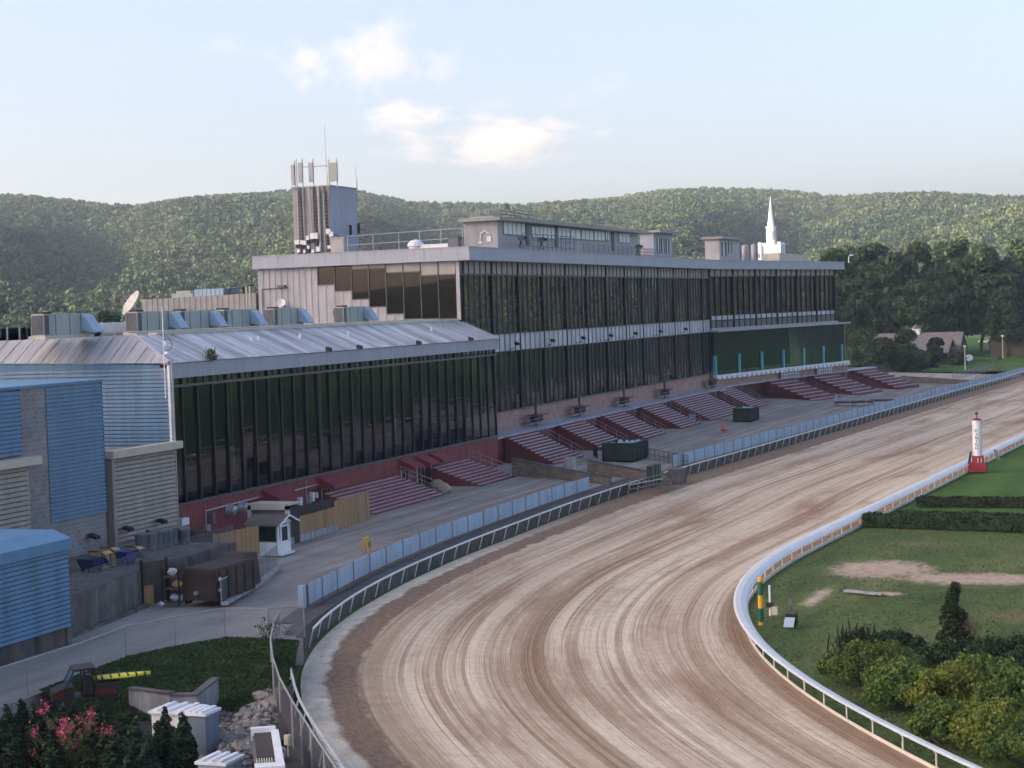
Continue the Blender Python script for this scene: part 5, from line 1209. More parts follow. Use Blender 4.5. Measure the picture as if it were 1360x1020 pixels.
# gate frames by the rail gap
gt = thing('track_gate', 'green and white tubular gates folded in the gap of the outer rail', 'gate', (17.6, 6, 0))
p0, p1 = G(815, 652, -.6), G(884, 648, -1.0)
for k, (zz, mm) in enumerate(((.35, 'can'), (.8, 'ac'), (1.2, 'can'))):
    a = G(835, 655, -.6); b = G(880, 646, -.6); MB().cyl((a.x, a.y, a.z + zz), (b.x, b.y, b.z + zz), .06, .06, 6).build('bar', mm, gt)
for f_ in (0, .3, .6, 1): q_ = G(835, 655, -.6).lerp(G(880, 646, -.6), f_); MB().cyl(q_, q_ + Vector((0, 0, 1.3)), .05, .05, 6).build('post', 'can', gt)
p = G(865, 646, -.6)
for k in range(3): MB().box(p.x - .3, p.x + .3, p.y + k * 1.2 - .5, p.y + k * 1.2 + .4, -.7, 1.5).build('leaf_panel', 'dkgreen', gt)
p = G(898, 643, TZ); mb = MB(); mb.box(p.x - .7, p.x + .6, p.y - .6, p.y + 2.2, TZ - .2, .1); mb.box(p.x - .75, p.x + .65, p.y - .65, p.y + 2.25, .1, .2); tag(mb.build('concrete_block', 'concrete', org=(p.x, p.y, TZ)), 'squat grey concrete block where the two outer rails meet', 'block')
# bits on the far apron
p = G(961, 571, -.1); t = thing('traffic_cone', 'orange cone standing before the double width bleacher', 'cone', (p.x, p.y, -.15)); mb = MB(); mb.lathe((p.x, p.y, -.1), [(.3, .05), (.26, .12), (.08, 1.2)], 12); mb.build('cone', 'orange', t); MB().box(p.x - .35, p.x + .35, p.y - .35, p.y + .35, -.15, -.05).build('base', 'rubber', t)
p = G(925, 558, -.1)
for k, lab in enumerate(('blue crate at the foot of the fourth tall bleacher, nearer one', 'blue crate at the foot of the fourth tall bleacher, middle one', 'blue crate at the foot of the fourth tall bleacher, farther one')):
    t = thing('blue_crate', lab, 'crate', (p.x, p.y + k * 1.7 - 1.6, -.1), 'blue crates on the apron'); y = p.y + k * 1.7 - 1.6; m_ = MB()
    for zz in (0, .35, .7): m_.box(p.x - .6, p.x + .6, y - .7, y + .7, zz - .05, zz + .22)
    m_.build('slats', 'bin_blue' if k == 1 else 'hood', t)
    for sx in (-.55, .55):
        for sy in (-.65, .65): MB().box(p.x + sx - .05, p.x + sx + .05, y + sy - .05, y + sy + .05, -.1, .95).build('corner_post', 'galv', t)
# folded dark tables and the low pen near the far fence
for k, (px, py, lab) in enumerate(((1128, 540, 'dark folding table stack nearest the pale pen on the far apron'), (1150, 539, 'dark folding table stack in the middle of the far apron group'), (1176, 537, 'dark folding table stack farthest right on the far apron'))):
    p = G(px, py, -.6); t = thing('folding_table', lab, 'table', (p.x, p.y, -.75), 'dark tables on the far apron'); MB().box(p.x - 2.6, p.x + 1.4, p.y - 1, p.y + 1, .15, .3).build('tabletop', 'black', t); MB().box(p.x - 2.4, p.x + 1.2, p.y - .8, p.y + .8, -.05, .1).build('lower_board', 'can', t)
    for sx in (-2.2, 1):
        for sy in (-.7, .7): MB().cyl((p.x + sx, p.y + sy, -.8), (p.x + sx, p.y + sy, .15), .06).build('leg', 'galv', t)
pa, pb, pc_ = G(1107, 541, -.5), G(1150, 541, -.6), G(1112, 536, -.5)
railing('steel_pen', 'low pale steel barrier pen beside the dark tables on the far apron', [pc_, pa, pb], 1.3, 2, 'galv', 2, .05, cat='barrier')

# ================================================================== ROOFTOP THINGS
# air handling units on the lower roof
def ac_proto():
    t = thing('rooftop_unit', 'x', 'air unit', (0, 0, 0), 'rooftop air units behind the streaked roof')
    MB().box(-1.15, 0, 0, 6.2, .25, 1.95).build('body', 'ac', t); m_ = MB()
    for y in (1.5, 3.4, 4.9): m_.box(0, .03, y, y + .06, .3, 1.9)
    m_.build('panel_seam', 'can', t)
    m_ = MB()
    for k in range(8): m_.box(-1.1 + k * .135, -1.02 + k * .135, -.05, 0, .35, 1.85)
    for k in range(4): m_.box(.0, .05, .08 + k * .15, .16 + k * .15, .35, 1.85)
    m_.build('coil_grille', 'can', t)
    m_ = MB(); m_.extr([(.02, 4.95, 1.85), (.35, 4.95, 1.75), (1.25, 4.95, .45), (1.1, 4.95, .38), (.02, 4.95, .6)], (0, 1.25, 0)); m_.build('intake_hood', 'hood', t)
    MB().box(-1.35, .2, -.2, 6.4, 0, .25).build('kerb', 'cream', t); MB().box(-.95, -.25, .3, 1.4, 1.95, 2.1).build('fan_guard', 'black', t); return t
acp = ac_proto()
acs = [(-8, -56.2, 'pale green rooftop unit left of the satellite dish, alone above the hip of the roof'), (-8, -43.0, 'pale green rooftop unit just right of the satellite dish'), (-8.6, -35.0, 'rooftop unit in the middle of the close row of three'), (-8.6, -27.4, 'last rooftop unit of the close row of three'), (-8.6, -17.6, 'rooftop unit standing before the tall siding wall with a small dish above it'), (-8.4, -2.6, 'rooftop unit under the stepped bronze windows'), (-14, -70.5, 'rooftop unit at the far left edge of the view')]
for k, (x, y, lab) in enumerate(acs):
    lo = (x, y, 16.83)
    if k == 0: acp.location = lo; acp['label'] = lab
    else: dup(acp, lo, 0, lab)
# satellite dishes
def dish(lab, c, r, nrm, base, matn='dishm'):
    t = thing('satellite_dish', lab, 'satellite dish', base, 'rooftop satellite dishes'); c = Vector(c); n = Vector(nrm).normalized(); x = n.orthogonal().normalized(); y = n.cross(x); rows = []
    for j in range(6):
        rr = r * (j / 5 + .001); rows.append([c + (x * math.cos(2 * PI * k / 20) + y * math.sin(2 * PI * k / 20)) * rr + n * (rr * rr / r * .32) for k in range(20)])
    m_ = MB(); m_.sweep([q + q[:1] for q in rows]); m_.sweep([[p_ - n * .06 for p_ in q + q[:1]] for q in rows]); m_.build('reflector', matn, t, smooth=True)
    m_ = MB()
    for k in range(3): a = 2 * PI * k / 3; m_.cyl(c + (x * math.cos(a) + y * math.sin(a)) * r * .95 + n * r * .3, c + n * r * .85, .025 * r, .025 * r, 5)
    m_.build('feed_arm', 'galv', t); MB().cyl(c + n * r * .8, c + n * r * .95, .1 * r, .1 * r, 8).build('feed_horn', 'can', t)
    MB().cyl(Vector(base), c - n * .1, .07 + .03 * r, .07 + .03 * r, 8).build('mount', 'galv', t)
pd = XP(178, 405, -14)
dish('big pale ribbed satellite dish tilted up at the left end of the lower roof', (pd.x, pd.y, pd.z), 1.25, -FWD * .42 + (RGT * -.75 + UPV * .58) * .9, (pd.x - .2, pd.y + .3, 16.83))
pd = YP(374, 403, SW - .6); dish('small white dish on the siding wall left of the stepped windows', (pd.x, SW - .8, pd.z), .55, (.3, -.9, .5), (pd.x, SW, pd.z - .4), 'white')
pd = XP(449, 423, -9.5); dish('small grey dish between the two right rooftop units', (pd.x, pd.y, 18.0), .65, (.75, -.5, .45), (pd.x, pd.y, 16.83), 'can')
# clutter on the lower roof
rsr = np.random.RandomState(8)
for k, (px, py, w_, h_, mm, lab) in enumerate(((150, 430, 5.0, .9, 'white', 'white roof duct behind the satellite dish'), (35, 447, 7.0, .8, 'can', 'dark low roof duct at the far left'), (25, 440, 4.5, .7, 'white', 'white roof duct above the dark one at the far left'), (120, 448, 4, .35, 'can', 'low grey pipe run beside the leftmost rooftop unit'))):
    p = XP(px, py, -11); mb = MB(); mb.box(-12.4, -11, p.y - w_ / 2, p.y + w_ / 2, 17.05, 17.05 + h_)
    for q_ in (-.35, 0, .35): mb.box(-11, -10.9, p.y + w_ * q_ - .05, p.y + w_ * q_ + .05, 16.83, 17.1 + h_)
    mb.box(-12.3, -11.2, p.y - w_ / 2 + .1, p.y + w_ / 2 - .1, 16.83, 17.05); tag(mb.build('roof_duct', mm, org=(-11, p.y, 16.83)), lab, 'duct')
mb = MB(); mb.tube([(-5.6, SL + 4, 17.1), (-5.6, -20, 17.1), (-5.6, 12, 17.1)], .07, 6)
for k in range(18): mb.box(-5.75, -5.45, SL + 5 + k * 3.6, SL + 5.25 + k * 3.6, 16.83, 17.05)
tag(mb.build('gas_pipe', 'cream', org=(-5.6, SL, 16.83)), 'long thin pipe on blocks along the top of the streaked roof', 'pipe')
# long low siding building behind the lower roof
q0, q1 = YP(190, 436, 22), YP(342, 430, 22); za, zb = YP(190, 398, 22).z, YP(342, 389, 22).z
lb_ = thing('siding_hall', 'long low hall of ribbed grey siding behind the rooftop units', 'building', (q0.x, 22, 16)); mb = MB(); ribbed(mb, (q0.x, 22), (q1.x, 22), 16, za, .75, .07, (0, -1, 0), zb); mb.build('wall', 'siding_tan', lb_)
MB().hexa([(q0.x, 22.02, 0), (q1.x, 22.02, 0), (q1.x, 40, 0), (q0.x, 40, 0), (q0.x, 22.02, za), (q1.x, 22.02, zb), (q1.x, 40, zb), (q0.x, 40, za)]).build('roof_block', 'siding_tan', lb_)
a, b = YP(258, 384, 30), YP(297, 384, 30); mb = MB(); ribbed(mb, (a.x, 30), (b.x, 30), 17, YP(270, 384, 30).z, .6, .06, (0, -1, 0)); mb.box(a.x, b.x, 30.05, 34, 17, YP(270, 384, 30).z); o = mb.build('roof_plant_box', 'hood', org=(a.x, 30, 17)); tag(o, 'pale blue ribbed plant box on top of the grey siding hall', 'plant box')
a, b = YP(300, 384, 29), YP(322, 384, 29); z1 = YP(300, 383, 29).z; mb = MB(); mb.hexa([(a.x, 29, z1 - .2), (b.x, 29, z1 - .1), (b.x, 32, z1 + .3), (a.x, 32, z1), (a.x, 29, z1 - .1), (b.x, 29, z1), (b.x, 32, z1 + .5), (a.x, 32, z1 + .15)]); mb.box(a.x + .3, a.x + .45, 29.2, 29.35, 16.9, z1); mb.box(b.x - .5, b.x - .35, 30, 30.15, 16.9, z1 + .2); tag(mb.build('tilted_canopy', 'black', org=(a.x, 29, 17)), 'tilted dark panel beside the pale blue plant box', 'canopy')
a, b = YP(228, 392, 30), YP(256, 392, 30); mb = MB(); mb.box(a.x, b.x, 30, 33, 16.9, YP(240, 390, 30).z); mb.box(a.x + .5, b.x - .5, 30.3, 32, 16.9, YP(240, 390, 30).z + .35); tag(mb.build('roof_plant_box', 'ac', org=(a.x, 30, 17)), 'flat grey green plant box left of the pale blue one', 'plant box')
for px, lab in ((328, 'left one of two thin vent pipes by the tall siding wall'), (333, 'right one of two thin vent pipes by the tall siding wall')):
    p = YP(px, 408, 19.5); mb = MB(); mb.cyl((p.x, 19.5, 16.8), (p.x, 19.5, YP(px, 381, 19.5).z), .11, .11, 8); mb.cyl((p.x, 19.5, YP(px, 381, 19.5).z), (p.x, 19.5, YP(px, 380, 19.5).z), .16, .16, 8); tag(mb.build('vent_pipe', 'cream', org=(p.x, 19.5, 16.8)), lab, 'vent pipe', 'vent pipes on the lower roof')
mb = MB(); p = YP(348, 375, SW - .1); mb.tube([(p.x, SW - .15, 16.9), (p.x, SW - .15, 21.3), (p.x + 3.4, SW - .15, 21.4)], .06, 5); mb.box(p.x + 2.2, p.x + 3.2, SW - .5, SW - .1, 21.4, 21.7); mb.build('conduit', 'can', gs)
# stair tower with telephone antennas
Yt = 30.0
a, b = YP(390, 300, Yt), YP(440, 300, Yt); xa, xb = a.x, b.x; zt_ = YP(440, 247, Yt).z; ye = XP(475, 300, xb).y
tw = thing('rooftop_tower', 'tall siding clad stair tower on the grandstand roof, ringed with cables and cabinets', 'tower', (xa, Yt, 25.3))
mb = MB(); ribbed(mb, (xa, Yt), (xb, Yt), 25.2, zt_, 1.1, .12, (0, -1, 0)); mb.box(xa, xb - .12, Yt + .02, ye, 25.2, zt_ - .02); mb.build('front_wall', 'siding_tan', tw)
mb = MB(); ribbed(mb, (xb, Yt), (xb, ye), 25.2, zt_ - .02, .5, .06, (1, 0, 0)); mb.build('side_wall', 'fascia', tw)  # bluer colour than the front stands in for cool skylight on this face
mb = MB(); mb.box(xa - .1, xb + .15, Yt - .15, ye + .1, zt_, zt_ + .15); mb.build('coping', 'siding', tw)
rst = np.random.RandomState(6)
for fx in (.16, .3, .5, .55, .72, .85): MB().cyl((xa + (xb - xa) * fx, Yt - .25, 25.3), (xa + (xb - xa) * fx, Yt - .25, zt_ - .3), .1 + .08 * (fx == .72), None, 8).build('riser_pipe', 'siding', tw)
for fx in (.24, .27, .63, .66, .9, .93):
    mb = MB(); mb.tube([(xa + (xb - xa) * fx - .25, Yt - .3, zt_), (xa + (xb - xa) * fx, Yt - .33, zt_ - 1), (xa + (xb - xa) * (fx + .02), Yt - .33, 26.6)], .045, 5)
    for q_ in range(14): z = 26.7 + q_ * .45; mb.box(xa + (xb - xa) * fx - .07, xa + (xb - xa) * fx + .07, Yt - .38, Yt - .26, z, z + .1)
    mb.build('cable_run', 'black', tw)
for fx, z, w_, h_ in ((.08, 26.9, .75, .55), (.2, 26.9, .5, .5), (.3, 26.8, .45, .55), (.14, 25.9, .35, .4), (.3, 25.8, .3, .4), (.38, 27.4, .45, .55), (.5, 27.5, .6, .7), (.62, 27.5, .4, .75), (.4, 26.3, .3, .4), (.52, 25.8, .35, .4), (.64, 25.9, .55, .6), (.92, 28.0, .55, .65), (1.0, 27.7, .5, .6), (.95, 26.2, .4, .4)):
    x = xa + (xb - xa) * fx; MB().box(x, x + w_, Yt - .75, Yt - .4, z, z + h_).build('radio_box', 'white', tw); MB().box(x + .05, x + w_ - .05, Yt - .6, Yt - .3, z - .45, z).build('bracket', 'black', tw)
mb = MB(); mb.tube([(xb + .1, Yt + .5, 28), (xb + .12, Yt + 3, 27.6), (xb + .12, Yt + 8, 28.2)], .05, 5); mb.box(xb + .05, xb + .3, Yt + 5.0, Yt + 5.3, 28.0, 29.3); mb.box(xb + .05, xb + .3, Yt + 7.5, Yt + 7.8, 28.3, 29.6); mb.build('wall_lamp', 'black', tw)
for px, w_, y0, y1_, mm, lab in ((389, .42, 219, 246, 'siding', 'leftmost pale panel antenna on the stair tower'), (399, .5, 216, 243, 'siding', 'second panel antenna from the left, beside a thin pole'), (413, .6, 216, 242, 'siding', 'broader panel antenna above the middle of the stair tower front'), (443, 1.0, 216, 241, 'ac', 'widest pale green panel antenna at the front right corner of the stair tower')):
    p = YP(px, y0, Yt - .3); z1 = p.z; z0 = YP(px, y1_, Yt - .3).z; t = thing('panel_antenna', lab, 'antenna', (p.x, Yt - .3, z0), 'telephone antennas on the stair tower'); mb = MB(); mb.box(p.x - w_ / 2, p.x + w_ / 2, Yt - .5, Yt - .2, z0, z1); mb.build('panel', mm, t); MB().cyl((p.x + w_ * .3, Yt - .1, zt_ - .3), (p.x + w_ * .3, Yt - .1, z1 + .5), .07).build('mount_pipe', 'galv', t)
mb = MB(); zr = YP(420, 221, Yt).z
mb.tube([(xa - .1, Yt - .2, zr - .3), (xa + 1.2, Yt - .2, zr), (xb - .1, Yt - .2, zr)], .06, 6)
for px in (394, 437): x = YP(px, 230, Yt - .2).x; mb.cyl((x, Yt - .2, zt_), (x, Yt - .2, YP(px, 212, Yt).z), .07)
tag(mb.build('antenna_frame', 'cream', org=(xa, Yt, zt_)), 'thin pipe frame joining the antennas above the stair tower', 'frame')
for px, ytop, yb_z, lab in ((432, 166, None, 'tallest thin whip antenna above the stair tower'), (473, 220, None, 'short thin whip antenna at the right corner of the stair tower')):
    p = YP(px, ytop, Yt if px == 432 else ye); mb = MB(); mb.cyl((p.x, p.y, zt_), (p.x - .15, p.y, p.z), .05, .025, 5); mb.cyl((p.x, p.y, zt_), (p.x, p.y, zt_ + 1.2), .08, .08, 6); tag(mb.build('whip_antenna', 'cream', org=(p.x, p.y, zt_)), lab, 'antenna', 'whip antennas on the stair tower')
a, b = YP(440, 330, Yt - 1), YP(457, 318, Yt - 1); mb = MB(); mb.box(a.x, b.x, Yt - 1.2, Yt, 25.2, 27.4); mb.box(a.x - .1, b.x + .1, Yt - 1.3, Yt, 27.4, 27.55); mb.box(b.x - .5, b.x - .1, Yt - 1.23, Yt - 1.18, 25.3, 27.2); tag(mb.build('roof_cabinet', 'siding', org=(a.x, Yt, 25.2)), 'grey cabinet at the foot of the stair tower', 'cabinet')
# roof railing and vents left of the press box
a, b = YP(457, 314, 26), YP(614, 304, 21); railing('roof_railing', 'tall pipe railing on the grandstand roof between tower and press box', [(a.x, 27, 25.3), (YP(530, 330, 24).x, 24, 25.3), (b.x, 21, 25.3)], 2.2, 3.0, 'galv', 2, .05)
p = YP(552, 323, 22); t = thing('roof_ventilator', 'white domed ventilator with a long base on the grandstand roof', 'ventilator', (p.x, 22, 25.3)); mb = MB(); mb.lathe((p.x, 22, 25.3), [(.8, 0), (.8, .35), (1.0, .4), (.9, .8), (.5, 1.1), (.05, 1.2)], 14); mb.build('dome', 'white', t); MB().box(p.x + .6, p.x + 4.5, 21.6, 22.6, 25.3, 25.85).build('duct', 'white', t)
a = YP(602, 318, 20.5); mb = MB(); mb.box(a.x - .5, a.x + .8, 20, 21, 25.3, 26.4); mb.box(a.x - .6, a.x + .9, 19.9, 21.1, 26.4, 26.5); tag(mb.build('roof_cabinet', 'can', org=(a.x, 20.5, 25.3)), 'small dark roof cabinet just left of the press box', 'cabinet')
# press box
PX_ = -9.0
y0 = XP(662, 320, PX_).y; y1_ = XP(848, 320, PX_).y; x_l = YP(616, 310, y0).x; zr = XP(662, 293, PX_).z
pb_ = thing('press_box', 'long grey rooftop press box with a strip of pale windows under a thin flat roof', 'press box', (PX_, y0, 25.3))
mb = MB(); mb.box(x_l, PX_ - .1, y0, y1_, 25.2, zr); mb.build('wall', 'siding', pb_)
zo = XP(662, 286, PX_ + 1.2).z
mb = MB(); mb.prism([(x_l - .4, y0 - .9), (PX_ + .6, y0 - .9), (PX_ + 1.3, y0 + 4), (PX_ + 1.3, y1_ + 1), (x_l - .4, y1_ + 1)], zr, zr + .45); mb.build('roof', 'siding_tan', pb_)
mb = MB(); mb.box(x_l + .5, PX_ - 1, y0 + 1, y1_ - 2, zr + .45, zr + .7); mb.build('roof_upstand', 'siding', pb_)
for (pa, pc, za, zb) in ((669, 698, 294, 311), (706, 737, 300, 315), (741, 757, 302, 316), (758, 771, 304, 317), (772, 788, 305, 318), (789, 803, 306, 319), (804, 809, 307, 319), (822, 836, 309, 322)):
    ya, yb2 = XP(pa, 305, PX_).y, XP(pc, 305, PX_).y; z1, z0 = XP(pa, za, PX_).z, XP(pa, zb, PX_).z; n = max(2, int((yb2 - ya) / 1.6))
    g = MB(); bl = MB(); fr = MB(); g.box(PX_ - .09, PX_ - .06, ya, yb2, z0, z1)
    for k in range(n): yk = ya + (yb2 - ya) * k / n; bl.box(PX_ - .08, PX_ - .02, yk + .12, yk + (yb2 - ya) / n - .1, z0 + .05, z1 - .03); fr.box(PX_ - .1, PX_ + .03, yk - .05, yk + .05, z0, z1)
    fr.box(PX_ - .1, PX_ + .03, ya, yb2, z1, z1 + .08); fr.box(PX_ - .1, PX_ + .05, ya, yb2, z0 - .08, z0); wn = g.build('window', 'black', pb_); bl.build('blind', 'blind', wn); fr.build('frame', 'siding_tan', wn)
for yq in (XP(701, 310, PX_).y, XP(739, 310, PX_).y, XP(814, 310, PX_).y): MB().box(PX_ - .1, PX_ + .04, yq - .6, yq + .6, 26.5, zr).build('dark_panel', 'frame_mid', pb_)
t = pb_; a = YP(643, 318, y0); mb = MB(); mb.tube([(a.x - .5, y0 - .1, a.z - .2), (a.x - .4, y0 - .1, a.z + .8), (a.x + .2, y0 - .1, a.z + 1.1), (a.x + .8, y0 - .1, a.z + .6)], .09, 6); mb.box(a.x - .8, a.x - .2, y0 - .14, y0 - .02, a.z - .5, a.z - .25); mb.box(a.x + .4, a.x + 1.0, y0 - .14, y0 - .02, a.z - .3, a.z + .4); mb.build('wall_emblem', 'white', pb_)
rsp = np.random.RandomState(12)
railing('press_box_rail', 'roof edge railing with camera platform in front of the press box', [(PX_ + 3, y0 + 1, 25.3), (PX_ + 3, y0 + 22, 25.3)], 2.4, 1.8, 'can', 3, .05)
railing('press_box_rail', 'lower roof edge railing along the right half of the press box', [(PX_ + 3, y0 + 26, 25.3), (PX_ + 3, y1_ - 2, 25.3)], 1.6, 2.4, 'can', 6, .03)
for k, (yy, lab) in enumerate(((y0 + 4, 'broadcast camera stand nearest the press box corner'), (y0 + 12, 'broadcast camera stand in the middle of the press box rail'), (y1_ - 6, 'broadcast camera stand near the right end of the press box'))):
    t = thing('camera_stand', lab, 'camera stand', (PX_ + 1.6, yy, 25.3), 'camera stands on the roof'); m_ = MB()
    for a in (0, 2.1, 4.2): m_.cyl((PX_ + 1.6 + .6 * math.cos(a), yy + .6 * math.sin(a), 25.3), (PX_ + 1.6, yy, 26.9), .05)
    m_.build('tripod', 'black', t); MB().box(PX_ + 1.3, PX_ + 2.1, yy - .3, yy + .3, 26.9, 27.5).build('camera', 'can', t); MB().cyl((PX_ + 2.1, yy, 27.2), (PX_ + 2.5, yy, 27.2), .15).build('lens', 'black', t)
t = thing('roof_scaffold', 'small dark lattice platform on top of the press box roof', 'scaffold', (PX_ - 4, y0 + 8, zr + .5)); a0 = XP(677, 280, PX_ - 4).y; a1 = XP(704, 280, PX_ - 4).y; m_ = MB()
for yy in np.linspace(a0, a1, 5):
    for xx in (PX_ - 5.5, PX_ - 3.5): MB().cyl((xx, yy, zr + .5), (xx, yy, zr + 2.3), .05).build('post', 'can', t)

for z in (1.2, 1.7, 2.2):
    for xx in (PX_ - 5.5, PX_ - 3.5): m_.cyl((xx, a0, zr + z), (xx, a1, zr + z), .05)
m_.box(PX_ - 5.6, PX_ - 3.4, a0, a1, zr + .8, zr + .9); m_.build('rail', 'can', t); MB().cyl((PX_ - 4.5, a0, zr + 2.3), (PX_ - 4.5, a0, zr + 3.0), .5, .3, 10).build('beacon', 'can', t)
p = XP(651, 280, PX_ - 4); mb = MB(); mb.cyl((p.x, p.y, zr), (p.x, p.y, zr + 2.8), .05, .03); mb.cyl((p.x, p.y, zr), (p.x, p.y, zr + .8), .09); tag(mb.build('whip_antenna', 'can', org=(p.x, p.y, zr)), 'thin aerial on the left part of the press box roof', 'antenna')
# two smaller roof huts
def hut(name, lab, pxa, pxm, pxb, ytop, X, over, winx, mat='siding'):
    ya = XP(pxm, 320, X).y; yb2 = XP(pxb, 320, X).y; xl = YP(pxa, 320, ya).x; zt2 = XP(pxm, ytop, X).z
    t = thing(name, lab, 'hut', (X, ya, 25.3)); MB().box(xl, X, ya, yb2, 25.2, zt2).build('wall', mat, t)
    m_ = MB(); m_.box(xl - .6, X + over, ya - .6, yb2 + over, zt2, zt2 + .4); m_.build('roof', 'siding_tan', t)
    for (a_, b_, c_, d_) in winx:
        y2, y3 = XP(a_, 320, X).y, XP(b_, 320, X).y; z1, z0 = XP(a_, c_, X).z, XP(a_, d_, X).z; MB().box(X, X + .08, y2, y3, z0, z1).build('window', 'black', t)
        MB().box(X + .08, X + .12, y2 + (y3 - y2) * .25, y2 + (y3 - y2) * .5, z0, z1).build('blind', 'blind', t)
    return t
hut('roof_hut', 'grey roof hut with a broad overhanging flat roof just right of the press box', 850, 868, 892, 309, -10, 1.5, ((872, 876, 316, 336), (878, 882, 316, 336), (884, 888, 317, 336)), 'fascia')
railing('hut_rail', 'low rail in front of the hut just right of the press box', [(-6.5, XP(850, 330, -6.5).y, 25.3), (-6.5, XP(898, 332, -6.5).y, 25.3)], 1.5, 2, 'can', 3, .04)
hut('roof_hut', 'small grey roof hut left of the white steeple, with dark window side', 936, 955, 982, 317, -8, .8, ((958, 964, 321, 340), (967, 971, 321, 336)))
def tank(px, w_, ytop, lab, X=-8.0, mm='siding'):
    p = XP(px, 338, X); z1 = XP(px, ytop, X).z; t = thing('roof_tank', lab, 'tank', (p.x, p.y, 25.3), 'pale roof tanks beside the steeple'); r = w_; m_ = MB(); m_.lathe((p.x, p.y, 25.3), [(r, 0), (r, z1 - 25.3 - r * .5), (r * .75, z1 - 25.3 - .15), (.05, z1 - 25.3)], 14); m_.build('shell', mm, t, smooth=True)
    m_ = MB()
    for k in range(5): m_.box(p.x + r, p.x + r + .06, p.y - .3, p.y + .3, 25.4 + k * .5, 25.46 + k * .5)
    m_.build('ladder', 'galv', t)
tank(990, .75, 325, 'fat pale roof tank nearest the right roof hut'); tank(1001, .5, 324, 'pale roof tank between the fat tank and the steeple')
t = thing('roof_mast', 'thin mast cluster with small boxes beside the pale roof tanks', 'mast', (-8, XP(1012, 338, -8).y, 25.3)); m_ = MB()
for k, px in enumerate((1008, 1012, 1017, 989)): p = XP(px, 335, -8); m_.cyl((p.x, p.y, 25.3), (p.x, p.y, 28.2 + .7 * (k % 2)), .06); m_.box(p.x - .2, p.x + .2, p.y - .2, p.y + .2, 26.8, 27.6)
m_.build('poles', 'galv', t); railing('roof_side_rail', 'thin rail on the roof between the tanks and the low white parapet', [(-6, XP(985, 340, -6).y, 25.3), (-6, XP(1040, 340, -6).y, 25.3)], 1.2, 2.5, 'galv', 2, .04)
a, b = XP(1035, 340, -12).y, XP(1073, 340, -12).y; mb = MB(); mb.box(-16, -12, a, b, 25.2, XP(1050, 337, -12).z)
for k in range(6): mb.box(-12, -11.95, a + (b - a) * k / 6, a + (b - a) * k / 6 + .1, 25.3, XP(1050, 337, -12).z - .05)
tag(mb.build('parapet_box', 'cream', org=(-14, a, 25.3)), 'low cream box on the roof right of the steeple', 'box')
p = XP(1127, 342, R2(58, 1).x); t = thing('roof_lamp', 'curved white lamp at the far right tip of the grandstand roof', 'lamp', (p.x, p.y, 25.3)); m_ = MB(); m_.tube([(p.x, p.y, 25.2), (p.x, p.y, 26.3), (p.x + .2, p.y + .8, 26.9), (p.x + .4, p.y + 1.6, 26.95)], .1, 6); m_.build('arm', 'white', t); MB().box(p.x + .1, p.x + .7, p.y + 1.4, p.y + 2.4, 26.7, 26.95).build('head', 'white', t)
# church steeple behind the grandstand
YS = 600.0; pc = YP(1024, 300, YS); zf = lambda y: YP(1024, y, YS).z
st = thing('church_steeple', 'slender white church steeple rising behind the grandstand roof', 'steeple', (pc.x, YS, 0)); w1 = 4.2
mb = MB(); mb.box(pc.x - w1, pc.x + w1, YS - w1, YS + w1, -1.5, zf(326)); 
for sx in (-1, 1):
    for sy in (-1, 1): mb.box(pc.x + sx * w1 - .7, pc.x + sx * w1 + .7, YS + sy * w1 - .7, YS + sy * w1 + .7, zf(345), zf(322))
mb.build('tower', 'spire', st)
mb = MB(); mb.lathe((pc.x, YS, 0), [(2.15, zf(328)), (2.1, zf(303)), (2.4, zf(303)), (2.4, zf(301))], 8); mb.build('belfry', 'white', st)
mb = MB(); mb.lathe((pc.x, YS, 0), [(1.6, zf(301)), (.85, zf(283)), (.08, zf(264))], 8); mb.cyl((pc.x, YS, zf(264)), (pc.x, YS, zf(260)), .1, .05); mb.build('spire', 'spire', st)
for k in range(8): a = k * PI / 4 + PI / 8; mb = MB(); c = Vector((pc.x + 1.95 * math.cos(a), YS + 1.95 * math.sin(a), 0)); mb.box(c.x - .3, c.x + .3, c.y - .3, c.y + .3, zf(318), zf(307)); mb.build('louvre', 'siding', st)
MB().box(pc.x - 20, pc.x - 3, YS - 1, YS + 40, -1.5, 24).build('nave', 'brick', st)

# ================================================================== INFIELD
# finish post
p = G(1295, 626, TZ); px_, py_ = p.x + .3, p.y
fp = thing('finish_post', 'tall white finish post on a dark red stepped base beside the inner rail', 'post', (px_, py_, TZ))
zA = YP(1297, 605, py_).z; zB = YP(1297, 558, py_).z
MB().box(px_ - .95, px_ + .95, py_ - .9, py_ + .9, TZ, TZ + 1.0).build('base', 'finish_red', fp)
MB().box(px_ - .55, px_ + .6, py_ - .5, py_ + .5, TZ + 1.0, zA).build('plinth', 'finish_red', fp)
col_ = MB(); col_.lathe((px_, py_, 0), [(.5, zA), (.5, zB)], 20); column = col_.build('column', 'white', fp)
MB().lathe((px_, py_, 0), [(.56, zB), (.5, zB + .1), (.15, zB + .25)], 16).build('cap', 'finish_red', fp)
mb = MB(); mb.lathe((px_, py_, zB + .25), [(.06, 0), (.06, .3), (.17, .36), (.2, .5), (.12, .65), (.02, .7)], 10); mb.build('finial', 'can', fp)
for sx in (.05, .4): MB().box(px_ + sx, px_ + sx + .08, py_ - .6, py_ - .52, TZ + 1.0, TZ + 1.5).build('white_stake', 'white', fp)
